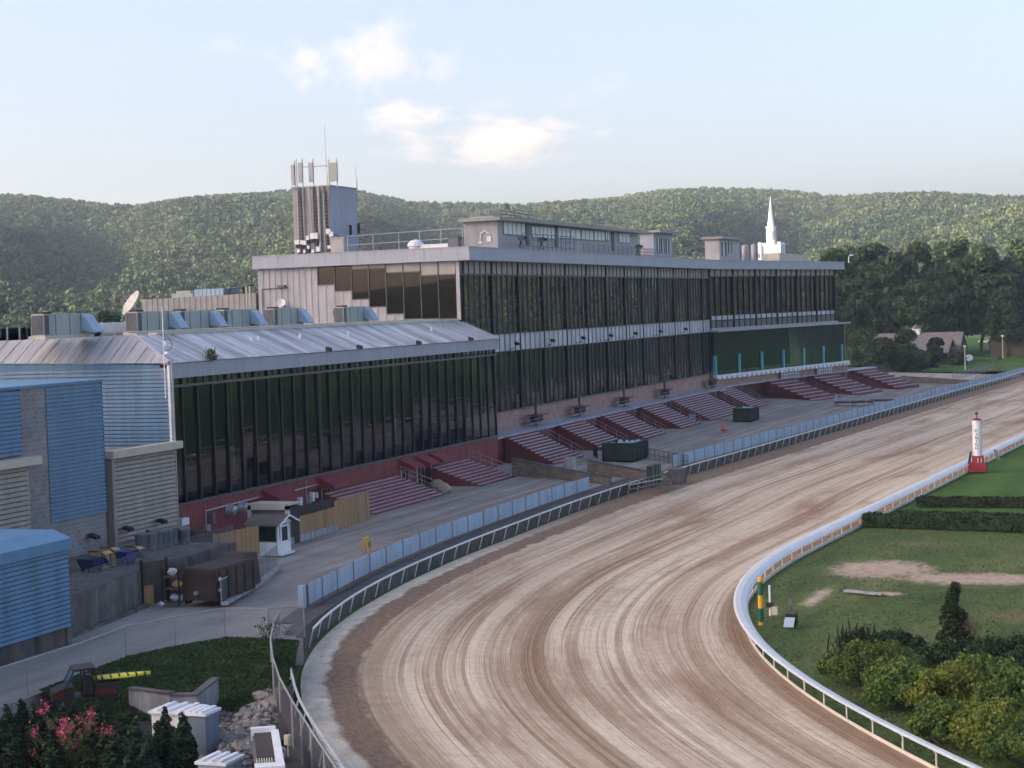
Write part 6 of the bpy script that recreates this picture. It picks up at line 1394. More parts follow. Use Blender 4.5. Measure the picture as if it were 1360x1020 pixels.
mb = MB(); mb.hexa([(px_ - 1.0, py_ - .5, TZ + .9), (px_ - .75, py_ - .5, TZ + .9), (px_ - .75, py_ - .2, TZ + .9), (px_ - 1.0, py_ - .2, TZ + .9), (px_ - .75, py_ - .5, TZ + 2.2), (px_ - .55, py_ - .5, TZ + 2.2), (px_ - .55, py_ - .2, TZ + 2.2), (px_ - .75, py_ - .2, TZ + 2.2)]); mb.build('mirror_bracket', 'black', fp)
GLY = {'F': [(0, 0, .2, 1), (.2, .8, 1, 1), (.2, .42, .75, .6)], 'I': [(.38, 0, .62, 1)], 'N': 'N', 'S': [(0, .82, 1, 1), (0, .45, .2, .85), (0, .42, 1, .58), (.8, .15, 1, .45), (0, 0, 1, .18)], 'H': [(0, 0, .2, 1), (.8, 0, 1, 1), (.2, .4, .8, .58)]}
va = (CAM - Vector((px_, py_, 0))); th0 = math.atan2(va.y, va.x) - .18
def on_col(u, z): a = th0 + u / .5; return Vector((px_ + .507 * math.cos(a), py_ + .507 * math.sin(a), z))
for k, chx in enumerate('FINISH'):
    zc = YP(1297, 572 + k * 4.55, py_).z; hgt, wd = .30, .30; mb = MB()
    def rect(x0, y0_, x1, y1_):
        for s in range(3):
            a0, a1 = x0 + (x1 - x0) * s / 3, x0 + (x1 - x0) * (s + 1) / 3
            mb.poly([on_col((a0 - .5) * wd, zc + (y0_ - .5) * hgt), on_col((a1 - .5) * wd, zc + (y0_ - .5) * hgt), on_col((a1 - .5) * wd, zc + (y1_ - .5) * hgt), on_col((a0 - .5) * wd, zc + (y1_ - .5) * hgt)])
    if GLY[chx] == 'N':
        rect(0, 0, .2, 1); rect(.8, 0, 1, 1); q_ = [(.15, 1), (.4, 1), (.85, 0), (.6, 0)]; mb.poly([on_col((x - .5) * wd, zc + (y - .5) * hgt) + Vector((0, 0, 0)) for x, y in q_])
    else:
        for r in GLY[chx]: rect(*r)
    mb.build('letter', 'ink', column)
# green and yellow distance pole
p = G(1011, 830, TZ); dp = thing('distance_pole', 'round pole banded dark green and yellow just inside the curved rail', 'pole', (p.x, p.y, TZ)); zb_ = YP(1011, 766, p.y).z; Hp = zb_ - TZ; bands = [(0, .07, 'yellow'), (.07, .35, 'green_paint'), (.35, .62, 'yellow'), (.62, .9, 'green_paint'), (.9, .96, 'yellow')]
for a, b, mm in bands: MB().lathe((p.x, p.y, TZ), [(.165, a * Hp), (.165, b * Hp)], 14).build('band', mm, dp)
MB().lathe((p.x, p.y, TZ + .96 * Hp), [(.165, 0), (.13, .08), (.02, .13)], 14).build('cap', 'yellow', dp)
p = G(1023, 818, TZ); t = thing('sensor_post', 'short white post with small grey boxes beside the banded pole', 'post', (p.x, p.y, TZ)); MB().cyl((p.x, p.y, TZ), (p.x, p.y, YP(1023, 777, p.y).z), .07).build('post', 'white', t); MB().box(p.x - .2, p.x + .2, p.y - .2, p.y + .2, TZ + .55, TZ + .85).build('box', 'black', t); MB().box(p.x + .15, p.x + .5, p.y - .3, p.y + .1, TZ + .1, TZ + .6).build('socket_box', 'cream', t)
p = G(1050, 832, TZ); t = thing('equipment_case', 'small dark case on the lawn with its pale blue lid leaning on it', 'case', (p.x, p.y, TZ)); MB().box(p.x - .3, p.x + .35, p.y, p.y + .5, TZ, TZ + .75).build('case', 'black', t); mb = MB(); mb.hexa([(p.x - .35, p.y - .4, TZ + .02), (p.x + .25, p.y - .4, TZ + .02), (p.x + .25, p.y - .34, TZ + .02), (p.x - .35, p.y - .34, TZ + .02), (p.x - .3, p.y - .12, TZ + .55), (p.x + .3, p.y - .12, TZ + .55), (p.x + .3, p.y - .06, TZ + .55), (p.x - .3, p.y - .06, TZ + .55)]); mb.build('lid', 'hood', t)
p = G(1050, 810, TZ); mb = MB(); mb.cyl((p.x, p.y, TZ), (p.x, p.y, TZ + .4), .04); mb.box(p.x - .15, p.x + .15, p.y - .05, p.y + .05, TZ + .35, TZ + .65); tag(mb.build('lawn_stake', 'can', org=(p.x, p.y, TZ)), 'tiny grey marker stake on the lawn behind the small dark case', 'stake')
a, b = G(1120, 786, TZ), G(1170, 791, TZ); mb = MB(); mb.extr([a, b, b + Vector((.1, .5, 0)), a + Vector((.1, .6, 0))], (0, 0, .1)); tag(mb.build('plank', 'pale_conc', org=a), 'long pale plank lying on the bare patch of the lawn', 'plank')
p = G(1326, 612, TZ); mb = MB(); mb.hexa([(p.x - .1, p.y - .2, TZ), (p.x + .3, p.y - .2, TZ), (p.x + .3, p.y + .2, TZ), (p.x - .1, p.y + .2, TZ), (p.x - .5, p.y - .2, TZ + 1.3), (p.x - .2, p.y - .2, TZ + 1.3), (p.x - .2, p.y + .2, TZ + 1.3), (p.x - .5, p.y + .2, TZ + 1.3)]); tag(mb.build('rail_marker', 'can', org=(p.x, p.y, TZ)), 'grey leaning marker board at the inner rail right of the finish post', 'marker')
# clipped hedges
def hedge(lab, pts, w_, h, seed, group='clipped hedges on the infield'):
    t = thing('hedge', lab, 'hedge', (pts[0][0], pts[0][1], TZ), group); cen = []; nr = []; rsx = np.random.RandomState(seed); core = MB()
    for (a, b) in zip(pts, pts[1:]):
        a, b = Vector((*a, TZ)), Vector((*b, TZ)); d = b - a; Ln = d.length; d.normalize(); o = Vector((-d.y, d.x, 0))
        c = [a - o * (w_ / 2 - .1), a + o * (w_ / 2 - .1), b + o * (w_ / 2 - .1), b - o * (w_ / 2 - .1)]; core.hexa([c[0], c[3], c[2], c[1]] + [q + Vector((0, 0, h - .1)) for q in (c[0], c[3], c[2], c[1])])
        n = int(Ln * (2 * h + w_) * 75)
        for k in range(n):
            u = rsx.rand() * Ln; s = rsx.rand() * (2 * h + w_); wob = .05 * math.sin(u * 2.1) + rsx.normal() * .05
            if s < h: q = a + d * u - o * (w_ / 2 + wob) + Vector((0, 0, s)); nn = -o
            elif s < 2 * h: q = a + d * u + o * (w_ / 2 + wob) + Vector((0, 0, s - h)); nn = o
            else: q = a + d * u + o * (s - 2 * h - w_ / 2) + Vector((0, 0, h + wob)); nn = Vector((0, 0, 1))
            cen.append(q); nr.append(nn)
        for e, sg in ((a, -1), (b, 1)):
            for k in range(int(w_ * h * 80)): cen.append(e + d * sg * (rsx.normal() * .04) + o * (rsx.rand() - .5) * w_ + Vector((0, 0, rsx.rand() * h))); nr.append(d * sg)
    core.build('twigs', 'leaf_hedge', t); leaves('foliage', [tuple(q) for q in cen], .1, 'leaf_hedge', t, seed=seed, nrm=[tuple(q) for q in nr])
a, b = G(1147, 699, TZ), G(1375, 709, TZ); hedge('nearest and tallest clipped hedge crossing the infield lawn', [(a.x, a.y + .6), (b.x + 8, b.y + .3)], 1.2, 1.0, 1)
a, b = G(1192, 683, TZ), G(1375, 689, TZ); hedge('thin low clipped hedge just behind the nearest tall one', [(a.x, a.y + .5), (b.x + 8, b.y + .3)], .5, .24, 2)
a, b = G(1217, 672, TZ), G(1375, 673, TZ); hedge('farthest clipped hedge of the three on the infield lawn', [(a.x, a.y + .5), (b.x + 8, b.y + .3)], 1.2, .75, 3)
rsx = np.random.RandomState(77); gx = []
while len(gx) < 60000:
    ss = -18 - 88 * rsx.rand() ** .8; xx = XI(ss) + .7 + rsx.rand() * 34
    if any(((xx - a_) / c_) ** 2 + ((ss - b_) / d_) ** 2 < 1 for a_, b_, c_, d_ in ((53.2, -43.5, 4.6, 4.6), (61.5, -48.5, 6, 3.4), (51.2, -56.5, .9, 6), (55.2, -54.5, 1.8, .9))): continue
    gx.append((xx, ss, TZ - .1 + rsx.rand() * .07))
tag(leaves('lawn_tufts', gx, .06, 'leaf_lawn', seed=78, nrm=[(0, 0, 1.6)] * len(gx)), 'short rough grass growing over the infield lawn', 'grass', kind='stuff')
# bushes in the lower right corner
def bush(lab, c, r, h, n, size, mat, seed, group='shrubs in the lower right corner', nl=34, flat=1.0):
    rsx = np.random.RandomState(seed); t = thing('shrub', lab, 'shrub', (c[0], c[1], TZ), group); lb = []
    for k in range(nl):
        a = rsx.uniform(0, 2 * PI); rr = r * math.sqrt(rsx.rand()) * .86; s = r * rsx.uniform(.15, .3); zz = h * (1 - .5 * (rr / r) ** 2) - s * .8
        lb.append((c[0] + rr * math.cos(a), c[1] + rr * math.sin(a), TZ + max(s * .3, zz * rsx.uniform(.55, 1.08)), s, s, s * .8))
    p, nn = lobe_pts(lb, n, seed, .35, -.8); p = p + rsx.normal(size=p.shape) * (.03 + .1 * (rsx.rand(len(p), 1) < .25)); p[:, 2] = np.maximum(p[:, 2], TZ + .05); leaves('foliage', p, size, mat, t, seed=seed, nrm=nn)
    m_ = MB()
    for k in range(9):
        l = lb[k % len(lb)]; m_.cyl((c[0] + rsx.normal() * .2, c[1] + rsx.normal() * .2, TZ - .1), (l[0], l[1], l[2]), .05, .02, 5)
    m_.build('stems', 'bark', t)
def gb(px, py, r): q = G(px, py, TZ); d = Vector((q.x - CAM.x, q.y - CAM.y, 0)).normalized(); return (q.x + d.x * r, q.y + d.y * r)
bush('tall dark green shrub at the left end of the lower right thicket', gb(1148, 915, 1.6), 2.1, 2.1, 19800, 0.094, 'leaf_bush', 11)
bush('full green shrub in the middle front of the lower right thicket', gb(1205, 945, 1.8), 2.2, 2.1, 19800, 0.094, 'leaf_bush', 12)
bush('yellow green shrub in the centre of the lower right thicket', gb(1262, 958, 2.2), 2.2, 2.3, 18000, 0.090, 'leaf_yel', 13)
bush('low green shrub in the front of the thicket, close behind the rail', gb(1262, 992, 1.2), 1.7, 1.8, 16200, 0.090, 'leaf_bush', 14)
bush('yellow leaved shrub at the bottom right, touching the bottom of the view', gb(1325, 1008, 1.6), 2.0, 2.3, 18000, 0.090, 'leaf_yel', 15)
bush('dark flat topped shrub behind the thicket at the right border', gb(1325, 905, 2.6), 3.2, 1.9, 19800, 0.086, 'leaf_hedge', 16)
bush('dark low shrub behind the centre of the thicket', gb(1258, 905, 1.6), 2.2, 1.7, 14400, 0.086, 'leaf_hedge', 17)
bush('green shrub at the right border below the dark flat topped one', gb(1345, 962, 2.2), 2.6, 2.2, 18000, 0.094, 'leaf_bush', 18)
bush('green shrub filling the corner under the yellow leaved one', gb(1368, 1030, 1.4), 1.9, 2.0, 16200, 0.094, 'leaf_bush', 41)
bush('green shrub wedged between the two front left shrubs of the thicket', gb(1178, 925, 2.6), 1.8, 2.2, 14400, 0.094, 'leaf_bush', 42)
bush('green shrub between the central yellow one and the right border', gb(1305, 945, 2.0), 2.0, 2.4, 16200, 0.094, 'leaf_bush', 43)
bush('low dark shrub between the spiky plant and the thicket', gb(1185, 870, .8), 1.7, 1.2, 9900, 0.086, 'leaf_hedge', 19)
q = gb(1140, 872, 1.0); t = thing('spiky_plant', 'dark spiky leaved plant standing behind the left end of the thicket', 'plant', (q[0], q[1], TZ)); rsx = np.random.RandomState(21); mb = MB()
for k in range(420):
    a = rsx.uniform(0, 2 * PI); e = rsx.uniform(.25, 1.45); l = rsx.uniform(.7, 1.5); b0 = Vector((q[0] + rsx.normal() * .45, q[1] + rsx.normal() * .45, TZ + rsx.rand() * .7)); dv = Vector((math.cos(a) * math.cos(e), math.sin(a) * math.cos(e), math.sin(e))); sd_ = Vector((-math.sin(a), math.cos(a), 0)) * .05; md_ = b0 + dv * l * .6; tp_ = b0 + dv * l - Vector((0, 0, .15 * l)); mb.poly([b0 - sd_, b0 + sd_, md_ + sd_, md_ - sd_]); mb.poly([md_ - sd_, md_ + sd_, tp_])
mb.build('blades', 'leaf_hedge', t)
q = gb(1267, 860, .4); t = thing('young_conifer', 'slim dark young conifer standing alone on the infield lawn', 'tree', (q[0], q[1], TZ)); lb = [(q[0] + random.uniform(-.15, .15), q[1] + random.uniform(-.15, .15), TZ + .5 + k * .3, .85 * (1 - .075 * k) * random.uniform(.75, 1.15), .85 * (1 - .075 * k) * random.uniform(.75, 1.15), .42) for k in range(10)]
lb = [(a, b, c_, max(.15, r1), max(.15, r2), h_) for a, b, c_, r1, r2, h_ in lb]; p_, nn = lobe_pts(lb, 4200, 5, .5, -.9); leaves('foliage', p_, .085, 'leaf_hedge', t, seed=5, nrm=nn); MB().cyl((q[0], q[1], TZ - .1), (q[0], q[1], TZ + 3.2), .07, .02).build('trunk', 'bark', t)
q2 = gb(1285, 858, .2); t = thing('bare_shrub', 'bare grey twiggy shrub against the young conifer', 'shrub', (q2[0], q2[1], TZ)); mb = MB()
for k in range(90): a = random.uniform(0, 2 * PI); e = random.uniform(.9, 1.5); l = random.uniform(.8, 2.1); b0 = Vector((q2[0] + random.gauss(0, .12), q2[1] + random.gauss(0, .12), TZ)); e1 = b0 + Vector((math.cos(a) * math.cos(e), math.sin(a) * math.cos(e), math.sin(e))) * l; mb.cyl(b0, e1, .018, .006, 3); mb.cyl(b0.lerp(e1, .6), b0.lerp(e1, .6) + Vector((random.gauss(0, .3), random.gauss(0, .3), .35)), .01, .005, 3)
mb.build('twigs', 'bark', t)
leaves('dead_leaves', np.array([[q2[0], q2[1], TZ + 1.1]]) + np.random.RandomState(4).normal(size=(500, 3)) * np.array([.42, .42, .5]), .045, 'leaf_grass', t, seed=9)

# ================================================================== FAR RIGHT: COTTAGE, TREES, LAWN
mb = MB(); far_l = [(XO(s) - 1.2, s) for s in range(262, 620, 12)]; mb.poly([(x, y, -.4) for x, y in far_l] + [(-80, 620, .8), (-60, 262, .3)]); structure(mb.build('far_lawn', 'lawn'))
hx_, hy_ = 0.0, 318.0
hs = thing('cottage', 'long low brown roofed cottage with a small white cupola, under the dark trees', 'house', (3, 318, 0))
def gable(mb, x0, x1, y0, y1, ze, zr, along='x', ov=.8):
    if along == 'x': ym = (y0 + y1) / 2; mb.extr([(x0 - ov, y0 - ov, ze), (x0 - ov, ym, zr), (x0 - ov, y1 + ov, ze), (x0 - ov, y1 + ov, ze + .25), (x0 - ov, ym, zr + .3), (x0 - ov, y0 - ov, ze + .25)], (x1 - x0 + 2 * ov, 0, 0))
    else: xm = (x0 + x1) / 2; mb.extr([(x0 - ov, y0 - ov, ze), (xm, y0 - ov, zr), (x1 + ov, y0 - ov, ze), (x1 + ov, y0 - ov, ze + .25), (xm, y0 - ov, zr + .3), (x0 - ov, y0 - ov, ze + .25)], (0, y1 - y0 + 2 * ov, 0))
pl, pr_ = YP(1150, 455, 322), YP(1278, 455, 322)
MB().box(pl.x, pr_.x - .5, 316, 330, -1, 3.4).build('wall', 'stone', hs); mb = MB(); gable(mb, pl.x, pr_.x - .5, 314.5, 331.5, 3.0, 7.6); mb.build('roof', 'roof_shingle', hs)
xl_, xr_ = YP(1214, 455, 306).x, YP(1258, 455, 306).x
MB().box(xl_, xr_, 306, 316, -1, 3.2).build('wing_wall', 'wood_dk', hs); mb = MB(); gable(mb, xl_, xr_, 302, 321, 2.9, 6.0); mb.build('wing_roof', 'roof_shingle', hs)
mb = MB(); mb.extr([(pr_.x - .4, 315, 3.1), (pr_.x - .4, 323, 7.2), (pr_.x - .4, 331, 3.1)], (.3, 0, 0)); mb.build('gable_wall', 'wood_dk', hs)
pc2 = YP(1217, 440, 323); mb = MB(); mb.box(pc2.x - 1, pc2.x + 1, 322, 324, 7.0, 9.0); cu = mb.build('cupola', 'white', hs); mb = MB(); mb.lathe((pc2.x, 323, 9.0), [(1.6, 0), (.05, 1.1)], 4); mb.build('cupola_roof', 'roof_shingle', cu)
for k in range(3): MB().box(xl_ + .8 + k * 1.6, xl_ + 1.8 + k * 1.6, 305.9, 306, 1.0, 2.4).build('window', 'black', hs)
def tree_proto(h, r, seed, n, size, mat, base=.25, nl=26, name='broadleaf_tree'):
    t = thing(name, 'x', 'tree', (0, 0, 0)); trunk_mb(h, h * .018, seed).build('trunk', 'bark', t); p_, nn = lobe_pts(crown_lobes(h, r, seed, nl, base), n, seed, .62, -.75); leaves('crown', p_, size, mat, t, seed=seed, nrm=nn); return t
protos = [tree_proto(30, 9.5, 3, 7500, .62, 'leaf_dark', .2, 34), tree_proto(32, 8.5, 8, 7000, .62, 'leaf_dark', .24, 30), tree_proto(26, 10, 14, 7500, .62, 'leaf_dark', .16, 34), tree_proto(33, 9, 22, 7500, .6, 'leaf_dark', .3, 30)]
spots = [(-32, 345, .85), (-24, 372, .95), (-15, 352, .85), (-18, 395, 1.0), (-7, 372, .98), (-2, 400, 1.06), (3, 352, .82), (9, 380, 1.0), (14, 405, 1.05), (20, 378, .96), (24, 412, 1.05), (30, 392, 1.0), (36, 420, 1.04), (40, 398, .95), (-38, 380, .9), (-30, 415, 1.0), (0, 440, 1.05), (46, 440, 1.05), (26, 355, .72), (52, 420, .95)]
LT = 'tall dark broadleaf tree in the dense stand behind the cottage'
used = [False] * 4
for k, (x, y, s) in enumerate(spots):
    pr = protos[k % 4]
    if not used[k % 4]: pr.location = (x, y, -.5); o = pr; used[k % 4] = True
    else: o = dup(pr, (x, y, -.5), k * 1.7)
    o.scale = (s, s, s * 1.07); o.rotation_euler = (0, 0, k * 1.7); o['label'] = LT; o['group'] = 'dark stand of trees behind the cottage'
# backdrop trees round the infield far side and behind the left roofs, copies of the same kinds
for k, (x, y, s, lab) in enumerate(((YP(78, 410, 250).x, 250, .62, 'dark round tree behind the leftmost rooftop unit'), (YP(100, 408, 255).x, 255, .6, 'dark tree just left of the satellite dish'), (YP(140, 405, 240).x, 240, .66, 'dark green tree between the leftmost rooftop unit and the satellite dish'))):
    o = dup(protos[(k + 1) % 4], (x, y, -1), k * 2.2, lab); o.scale = (s, s, s); del o['group']
def small_tree(lab, px, py, h, r, n, mat, seed, name='garden_tree', cat='tree', base=.05, Y=None, size=.3):
    q_ = G(px, py, -.3) if Y is None else YP(px, py, Y); t = thing(name, lab, cat, (q_.x, q_.y, -.4)); lb = [(q_.x + a, q_.y + b, c_ - .4, d, e, f_) for a, b, c_, d, e, f_ in crown_lobes(h, r, seed, 44, base)]; p_, nn = lobe_pts(lb, n, seed, .6, -.8); p_[:, 2] = np.maximum(p_[:, 2], -.3); leaves('crown', p_, size, mat, t, seed=seed, nrm=nn); MB().cyl((q_.x, q_.y, -.6), (q_.x, q_.y, h * .6), .2, .08).build('trunk', 'bark', t)
def gtr(px, Y): return YP(px, 480, Y)
small_tree('bushy mid green tree before the cottage, right of its left gable', 1203, 480, 9.6, 4.6, 7000, 'leaf_dark', 31, Y=285)
small_tree('conical evergreen shrub in front of the cottage wing', 1243, 480, 7.6, 2.7, 5000, 'leaf_dark', 32, Y=288)
small_tree('dark rounded tree left of the cottage, above the farthest red bleacher', 1172, 480, 8.4, 5.2, 7000, 'leaf_dark', 33, Y=262)
small_tree('olive toned bush beside the right end of the grandstand', 1145, 480, 10, 5.0, 6000, 'leaf_dark', 34, Y=300)
small_tree('dark green bush at the foot of the bushy tree, nearest to the fence', 1212, 480, 5.0, 4.8, 6000, 'leaf_dark', 35, Y=268)
small_tree('round dark shrub at the right gable of the cottage', 1272, 480, 3.6, 2.6, 2500, 'leaf_dark', 36, Y=300)
for px, yt, yb2, lab in ((1282, 461, 492, 'thin pale lamp post nearer to the white dish on the lawn'), (1332, 447, 477, 'thin white lamp post on the upper lawn at the right')):
    q_ = G(px, yb2, -.4); z1 = YP(px, yt, q_.y).z; t = thing('lamp_post', lab, 'lamp post', (q_.x, q_.y, -.4), 'lamp posts on the far lawn'); MB().cyl((q_.x, q_.y, -.6), (q_.x, q_.y, z1), .13, .1).build('pole', 'cream', t); MB().box(q_.x - .3, q_.x + .3, q_.y - .5, q_.y + .2, z1, z1 + .4).build('lamp', 'white', t)
q_ = G(1287, 483, -.4); dish('white satellite dish on the lawn by the cottage shrub', (q_.x, q_.y, 1.0), 1.0, (.1, -.8, .55), (q_.x, q_.y, -.4), 'white')
q_ = G(1328, 478, -.4); mb = MB(); mb.lathe((q_.x, q_.y, -.5), [(.45, 0), (.5, .8), (.4, 1.0)], 10); tag(mb.build('litter_bin', 'black', org=(q_.x, q_.y, -.5)), 'small dark litter bin left of the upper lawn lamp post', 'bin')
board_fence('long dark board fence along the top of the far lawn', (22, 356, 0), (52, 352, 0), 4.0, 'wood_dk')
for px, lab, mm, w_ in ((1308, 'white parked car far behind the trees, left one', 'white', 2.2), (1322, 'pale parked car far behind the trees, right one', 'hood', 2.2)):
    q_ = YP(px, 452, 470); t = thing('parked_car', lab, 'car', (q_.x, 470, 0), 'cars parked beyond the trees'); mb = MB(); z0 = q_.z - 1
    mb.extr([(q_.x - 2.2, 469, z0 + .3), (q_.x + 2.2, 469, z0 + .3), (q_.x + 2.2, 469, z0 + .9), (q_.x + 1.2, 469, z0 + 1.0), (q_.x + .6, 469, z0 + 1.5), (q_.x - 1.0, 469, z0 + 1.5), (q_.x - 1.6, 469, z0 + 1.0), (q_.x - 2.2, 469, z0 + .85)], (0, 1.7, 0)); mb.build('body', mm, t)
    for sx in (-1.4, 1.4): MB().cyl((q_.x + sx, 468.9, z0 + .35), (q_.x + sx, 469.1, z0 + .35), .35, None, 10).build('wheel', 'rubber', t)
    MB().box(q_.x - 1.0, q_.x + .8, 468.97, 469, z0 + 1.02, z0 + 1.4).build('window', 'black', t)
a, b = G(1196, 508, -.4), G(1288, 511, -.6); t = thing('stone_wall', 'long low stone wall where the far apron meets the cottage lawn', 'wall', tuple(a), 'low stone walls'); mb = MB(); mb.extr([a, b, b + Vector((0, 0, .8)), a + Vector((0, 0, 1.3))], (.1, .6, 0)); mb.build('wall', 'stone', t); mb = MB(); mb.extr([a + Vector((0, 0, 1.3)), b + Vector((0, 0, .8)), b + Vector((0, 0, .92)), a + Vector((0, 0, 1.42))], (.12, .7, 0)); mb.build('coping', 'concrete_dark', t)
railing('lawn_fence', 'thin dark wire fence between the last bleacher and the cottage lawn', [(XO(232) - 10, 226, -.4), (XO(262) - 8, 262, -.4), (XO(290) - 12, 292, -.4)], 1.5, 4, 'can', 1, .05, fill='link', cat='fence')

# ================================================================== LOWER LEFT CORNER
def wpt(px, py, z): return G(px, py, z)
# long chain link fence round the bank
fpts = [(21.0, -105, 0), (21.2, -96, 0), (20.8, -91.3, 0), (21.9, -88.1, 0), (23.3, -85.1, 0), (25.9, -84.8, 0), (27.5, -83.6, 0)]
railing('chain_link_fence', 'thin chain link fence along the drive above the grassy bank', fpts, 1.75, 3.2, 'pipe', 1, .035, fill='link', cat='fence')
cf = [(XO(s) - 1.55, s, -.9 - .5 * min(1, max(0, (-84 - s) / 18))) for s in (-83, -86, -90, -94, -98, -102, -107, -113, -119)]
railing('chain_link_fence', 'curved chain link fence with pale top rail beside the lower curved track rail', cf, 2.2, 2.6, 'galv', 1, .045, fill='link_gate', cat='fence')
# pale concrete walls
a, b, c_, d_ = G(171, 925, -.5), G(226, 932, -.5), G(262, 932, -.5), G(290, 903, -.1)
for pa, pb, h0, h1, lab in ((a, b, .35, .35, 'pale stained concrete wall piece on the left, below the bank'), (b, c_, .28, .28, 'lower pale concrete wall piece between two others below the bank'), (c_, d_, .28, .45, 'pale concrete wing wall running up into the bank')):
    mb = MB(); nrm = Vector(((pb - pa).y, -(pb - pa).x, 0)).normalized() * .3; mb.hexa([(pa.x, pa.y, -1.6), (pb.x, pb.y, -1.6), (pb.x - nrm.x, pb.y - nrm.y, -1.6), (pa.x - nrm.x, pa.y - nrm.y, -1.6), (pa.x, pa.y, h0 - .5), (pb.x, pb.y, h1 - .5), (pb.x - nrm.x, pb.y - nrm.y, h1 - .5), (pa.x - nrm.x, pa.y - nrm.y, h0 - .5)])
    t = thing('concrete_wall', lab, 'wall', (pa.x, pa.y, -1.5), 'concrete walls below the bank'); mb.build('wall', 'pale_conc', t)
    mb = MB(); mb.hexa([(pa.x + nrm.x * .2, pa.y + nrm.y * .2, h0 - .5), (pb.x + nrm.x * .2, pb.y + nrm.y * .2, h1 - .5), (pb.x - nrm.x * 1.2, pb.y - nrm.y * 1.2, h1 - .5), (pa.x - nrm.x * 1.2, pa.y - nrm.y * 1.2, h0 - .5), (pa.x + nrm.x * .2, pa.y + nrm.y * .2, h0 - .4), (pb.x + nrm.x * .2, pb.y + nrm.y * .2, h1 - .4), (pb.x - nrm.x * 1.2, pb.y - nrm.y * 1.2, h1 - .4), (pa.x - nrm.x * 1.2, pa.y - nrm.y * 1.2, h0 - .4)]); mb.build('coping', 'concrete', t)
# riprap: each big stone its own thing is beyond counting here, one mass of loose rock
rsk = np.random.RandomState(17); mb = MB()
def rock(c, s):
    n = 6; rows = []
    e = rsk.uniform(.6, 1.4, 3)
    for j in range(4):
        v = PI * (j + .15) / 3.3; rows.append([(c[0] + s * e[0] * math.sin(v) * math.cos(2 * PI * k / n + j * .4) * rsk.uniform(.75, 1.25), c[1] + s * e[1] * math.sin(v) * math.sin(2 * PI * k / n + j * .4) * rsk.uniform(.75, 1.25), c[2] - s * .7 * e[2] * math.cos(v) * rsk.uniform(.8, 1.2)) for k in range(n)])
    mb.sweep(rows, close=True)
for k in range(900):
    f = rsk.rand(); g = rsk.normal() * .33
    px = 372 - 70 * f + g * (30 + 45 * f); py = 905 + 125 * f + rsk.normal() * 8
    q = G(px, py, -1.0 - .3 * f); 
    rock((q.x, q.y, -1.45 + .5 * math.exp(-g * g * 4) * rsk.rand() + .05), rsk.uniform(.1, .3) * (1 + .5 * (rsk.rand() < .1)))
rr = mb.build('riprap', 'rock'); tag(rr, 'heap of loose grey riprap stones between the bank and the white roofs', 'rocks', kind='stuff')
for k in range(14):
    f = k / 13; q = G(382 - 105 * f + rsk.normal() * 14, 915 + 85 * f, -1.1); mb = MB(); rock((q.x, q.y, -1.2), rsk.uniform(.32, .5)); o = mb.build('boulder', 'rock', org=(q.x, q.y, -1.4)); tag(o, 'larger grey stone lying on top of the riprap heap', 'rock', 'larger stones on the riprap heap')
mb = MB()
for k in range(700): px, py = rsk.uniform(280, 372), rsk.uniform(905, 965); q = G(px, py, -1.45); rock((q.x, q.y, -1.48), rsk.uniform(.03, .09))
tag(mb.build('gravel', 'rock'), 'scattered small gravel on the dark soil under the bank', 'gravel', kind='stuff')
# tarp by the fence
a, b, c_, d_ = G(368, 930, -.6), G(388, 905, -.3), G(392, 955, -.9), G(373, 985, -1.2)
mb = MB(); mb.extr([a, b, c_, d_], (0, 0, -.25)); mb.extr([d_, c_, c_ + Vector((0, 0, -.9)), d_ + Vector((0, 0, -.9))], (-.1, .1, 0)); tag(mb.build('brown_tarp', 'tarp', org=a), 'dark brown tarp cover sloping beside the curved chain link fence', 'tarp')
# white plant boxes
def wbox(lab, px0, px1, pyb, pyt, dpth, mat='hood', zb=-1.5, ribs=True):
    a, b = G(px0, pyb, zb), G(px1, pyb, zb); Ym = (a.y + b.y) / 2; zt3 = YP((px0 + px1) / 2, pyt, Ym).z; t = thing('equipment_box', lab, 'box', (a.x, Ym, zb), 'pale equipment boxes in the lower left corner')
    MB().box(a.x, b.x, Ym, Ym + dpth, zb, zt3 - .12).build('body', mat, t); m_ = MB(); m_.box(a.x - .1, b.x + .1, Ym - .12, Ym + dpth + .1, zt3 - .12, zt3); m_.build('lid', 'white', t); m_ = MB()
    for k in range(3): xx = a.x + (b.x - a.x) * (k + .5) / 3; m_.box(xx - .09, xx + .09, Ym - .1, Ym + dpth, zt3, zt3 + .1)
    m_.build('lid_rib', 'white', t)
wbox('white ribbed topped box behind the small columnar evergreens', 200, 252, 1000, 945, 1.6, 'white'); wbox('tall blue grey cabinet right of the white ribbed topped box', 246, 276, 1004, 947, 1.2, 'cabinet'); wbox('pale flat topped box cut by the bottom of the view', 262, 303, 1052, 1012, 1.4, 'hood')
q = G(357, 1018, .3); t = thing('roof_frame', 'grey roofed enclosure with white beam frame at the bottom, beside the riprap', 'enclosure', (0, 0, 0))
MB().box(-.5, .5, 0, 6.4, -1.6, .1).build('body', 'can', t); MB().box(-.42, .3, 2.0, 6.3, .1, .22).build('roof_panel', 'tarp', t); m_ = MB(); m_.box(-.55, .5, 6.3, 6.6, -.1, .42); m_.box(.3, .62, -.1, 6.3, -.1, .32); m_.box(-.55, .62, -.5, .15, -.1, .42); m_.build('beam', 'white', t); m_ = MB()
for k in range(7): m_.box(-.45 + k * .1, -.41 + k * .1, .3, 1.9, .1, .2)
m_.build('slats', 'cream', t)
t.location = (q.x, q.y, 0); t.rotation_euler = (0, 0, math.radians(30))
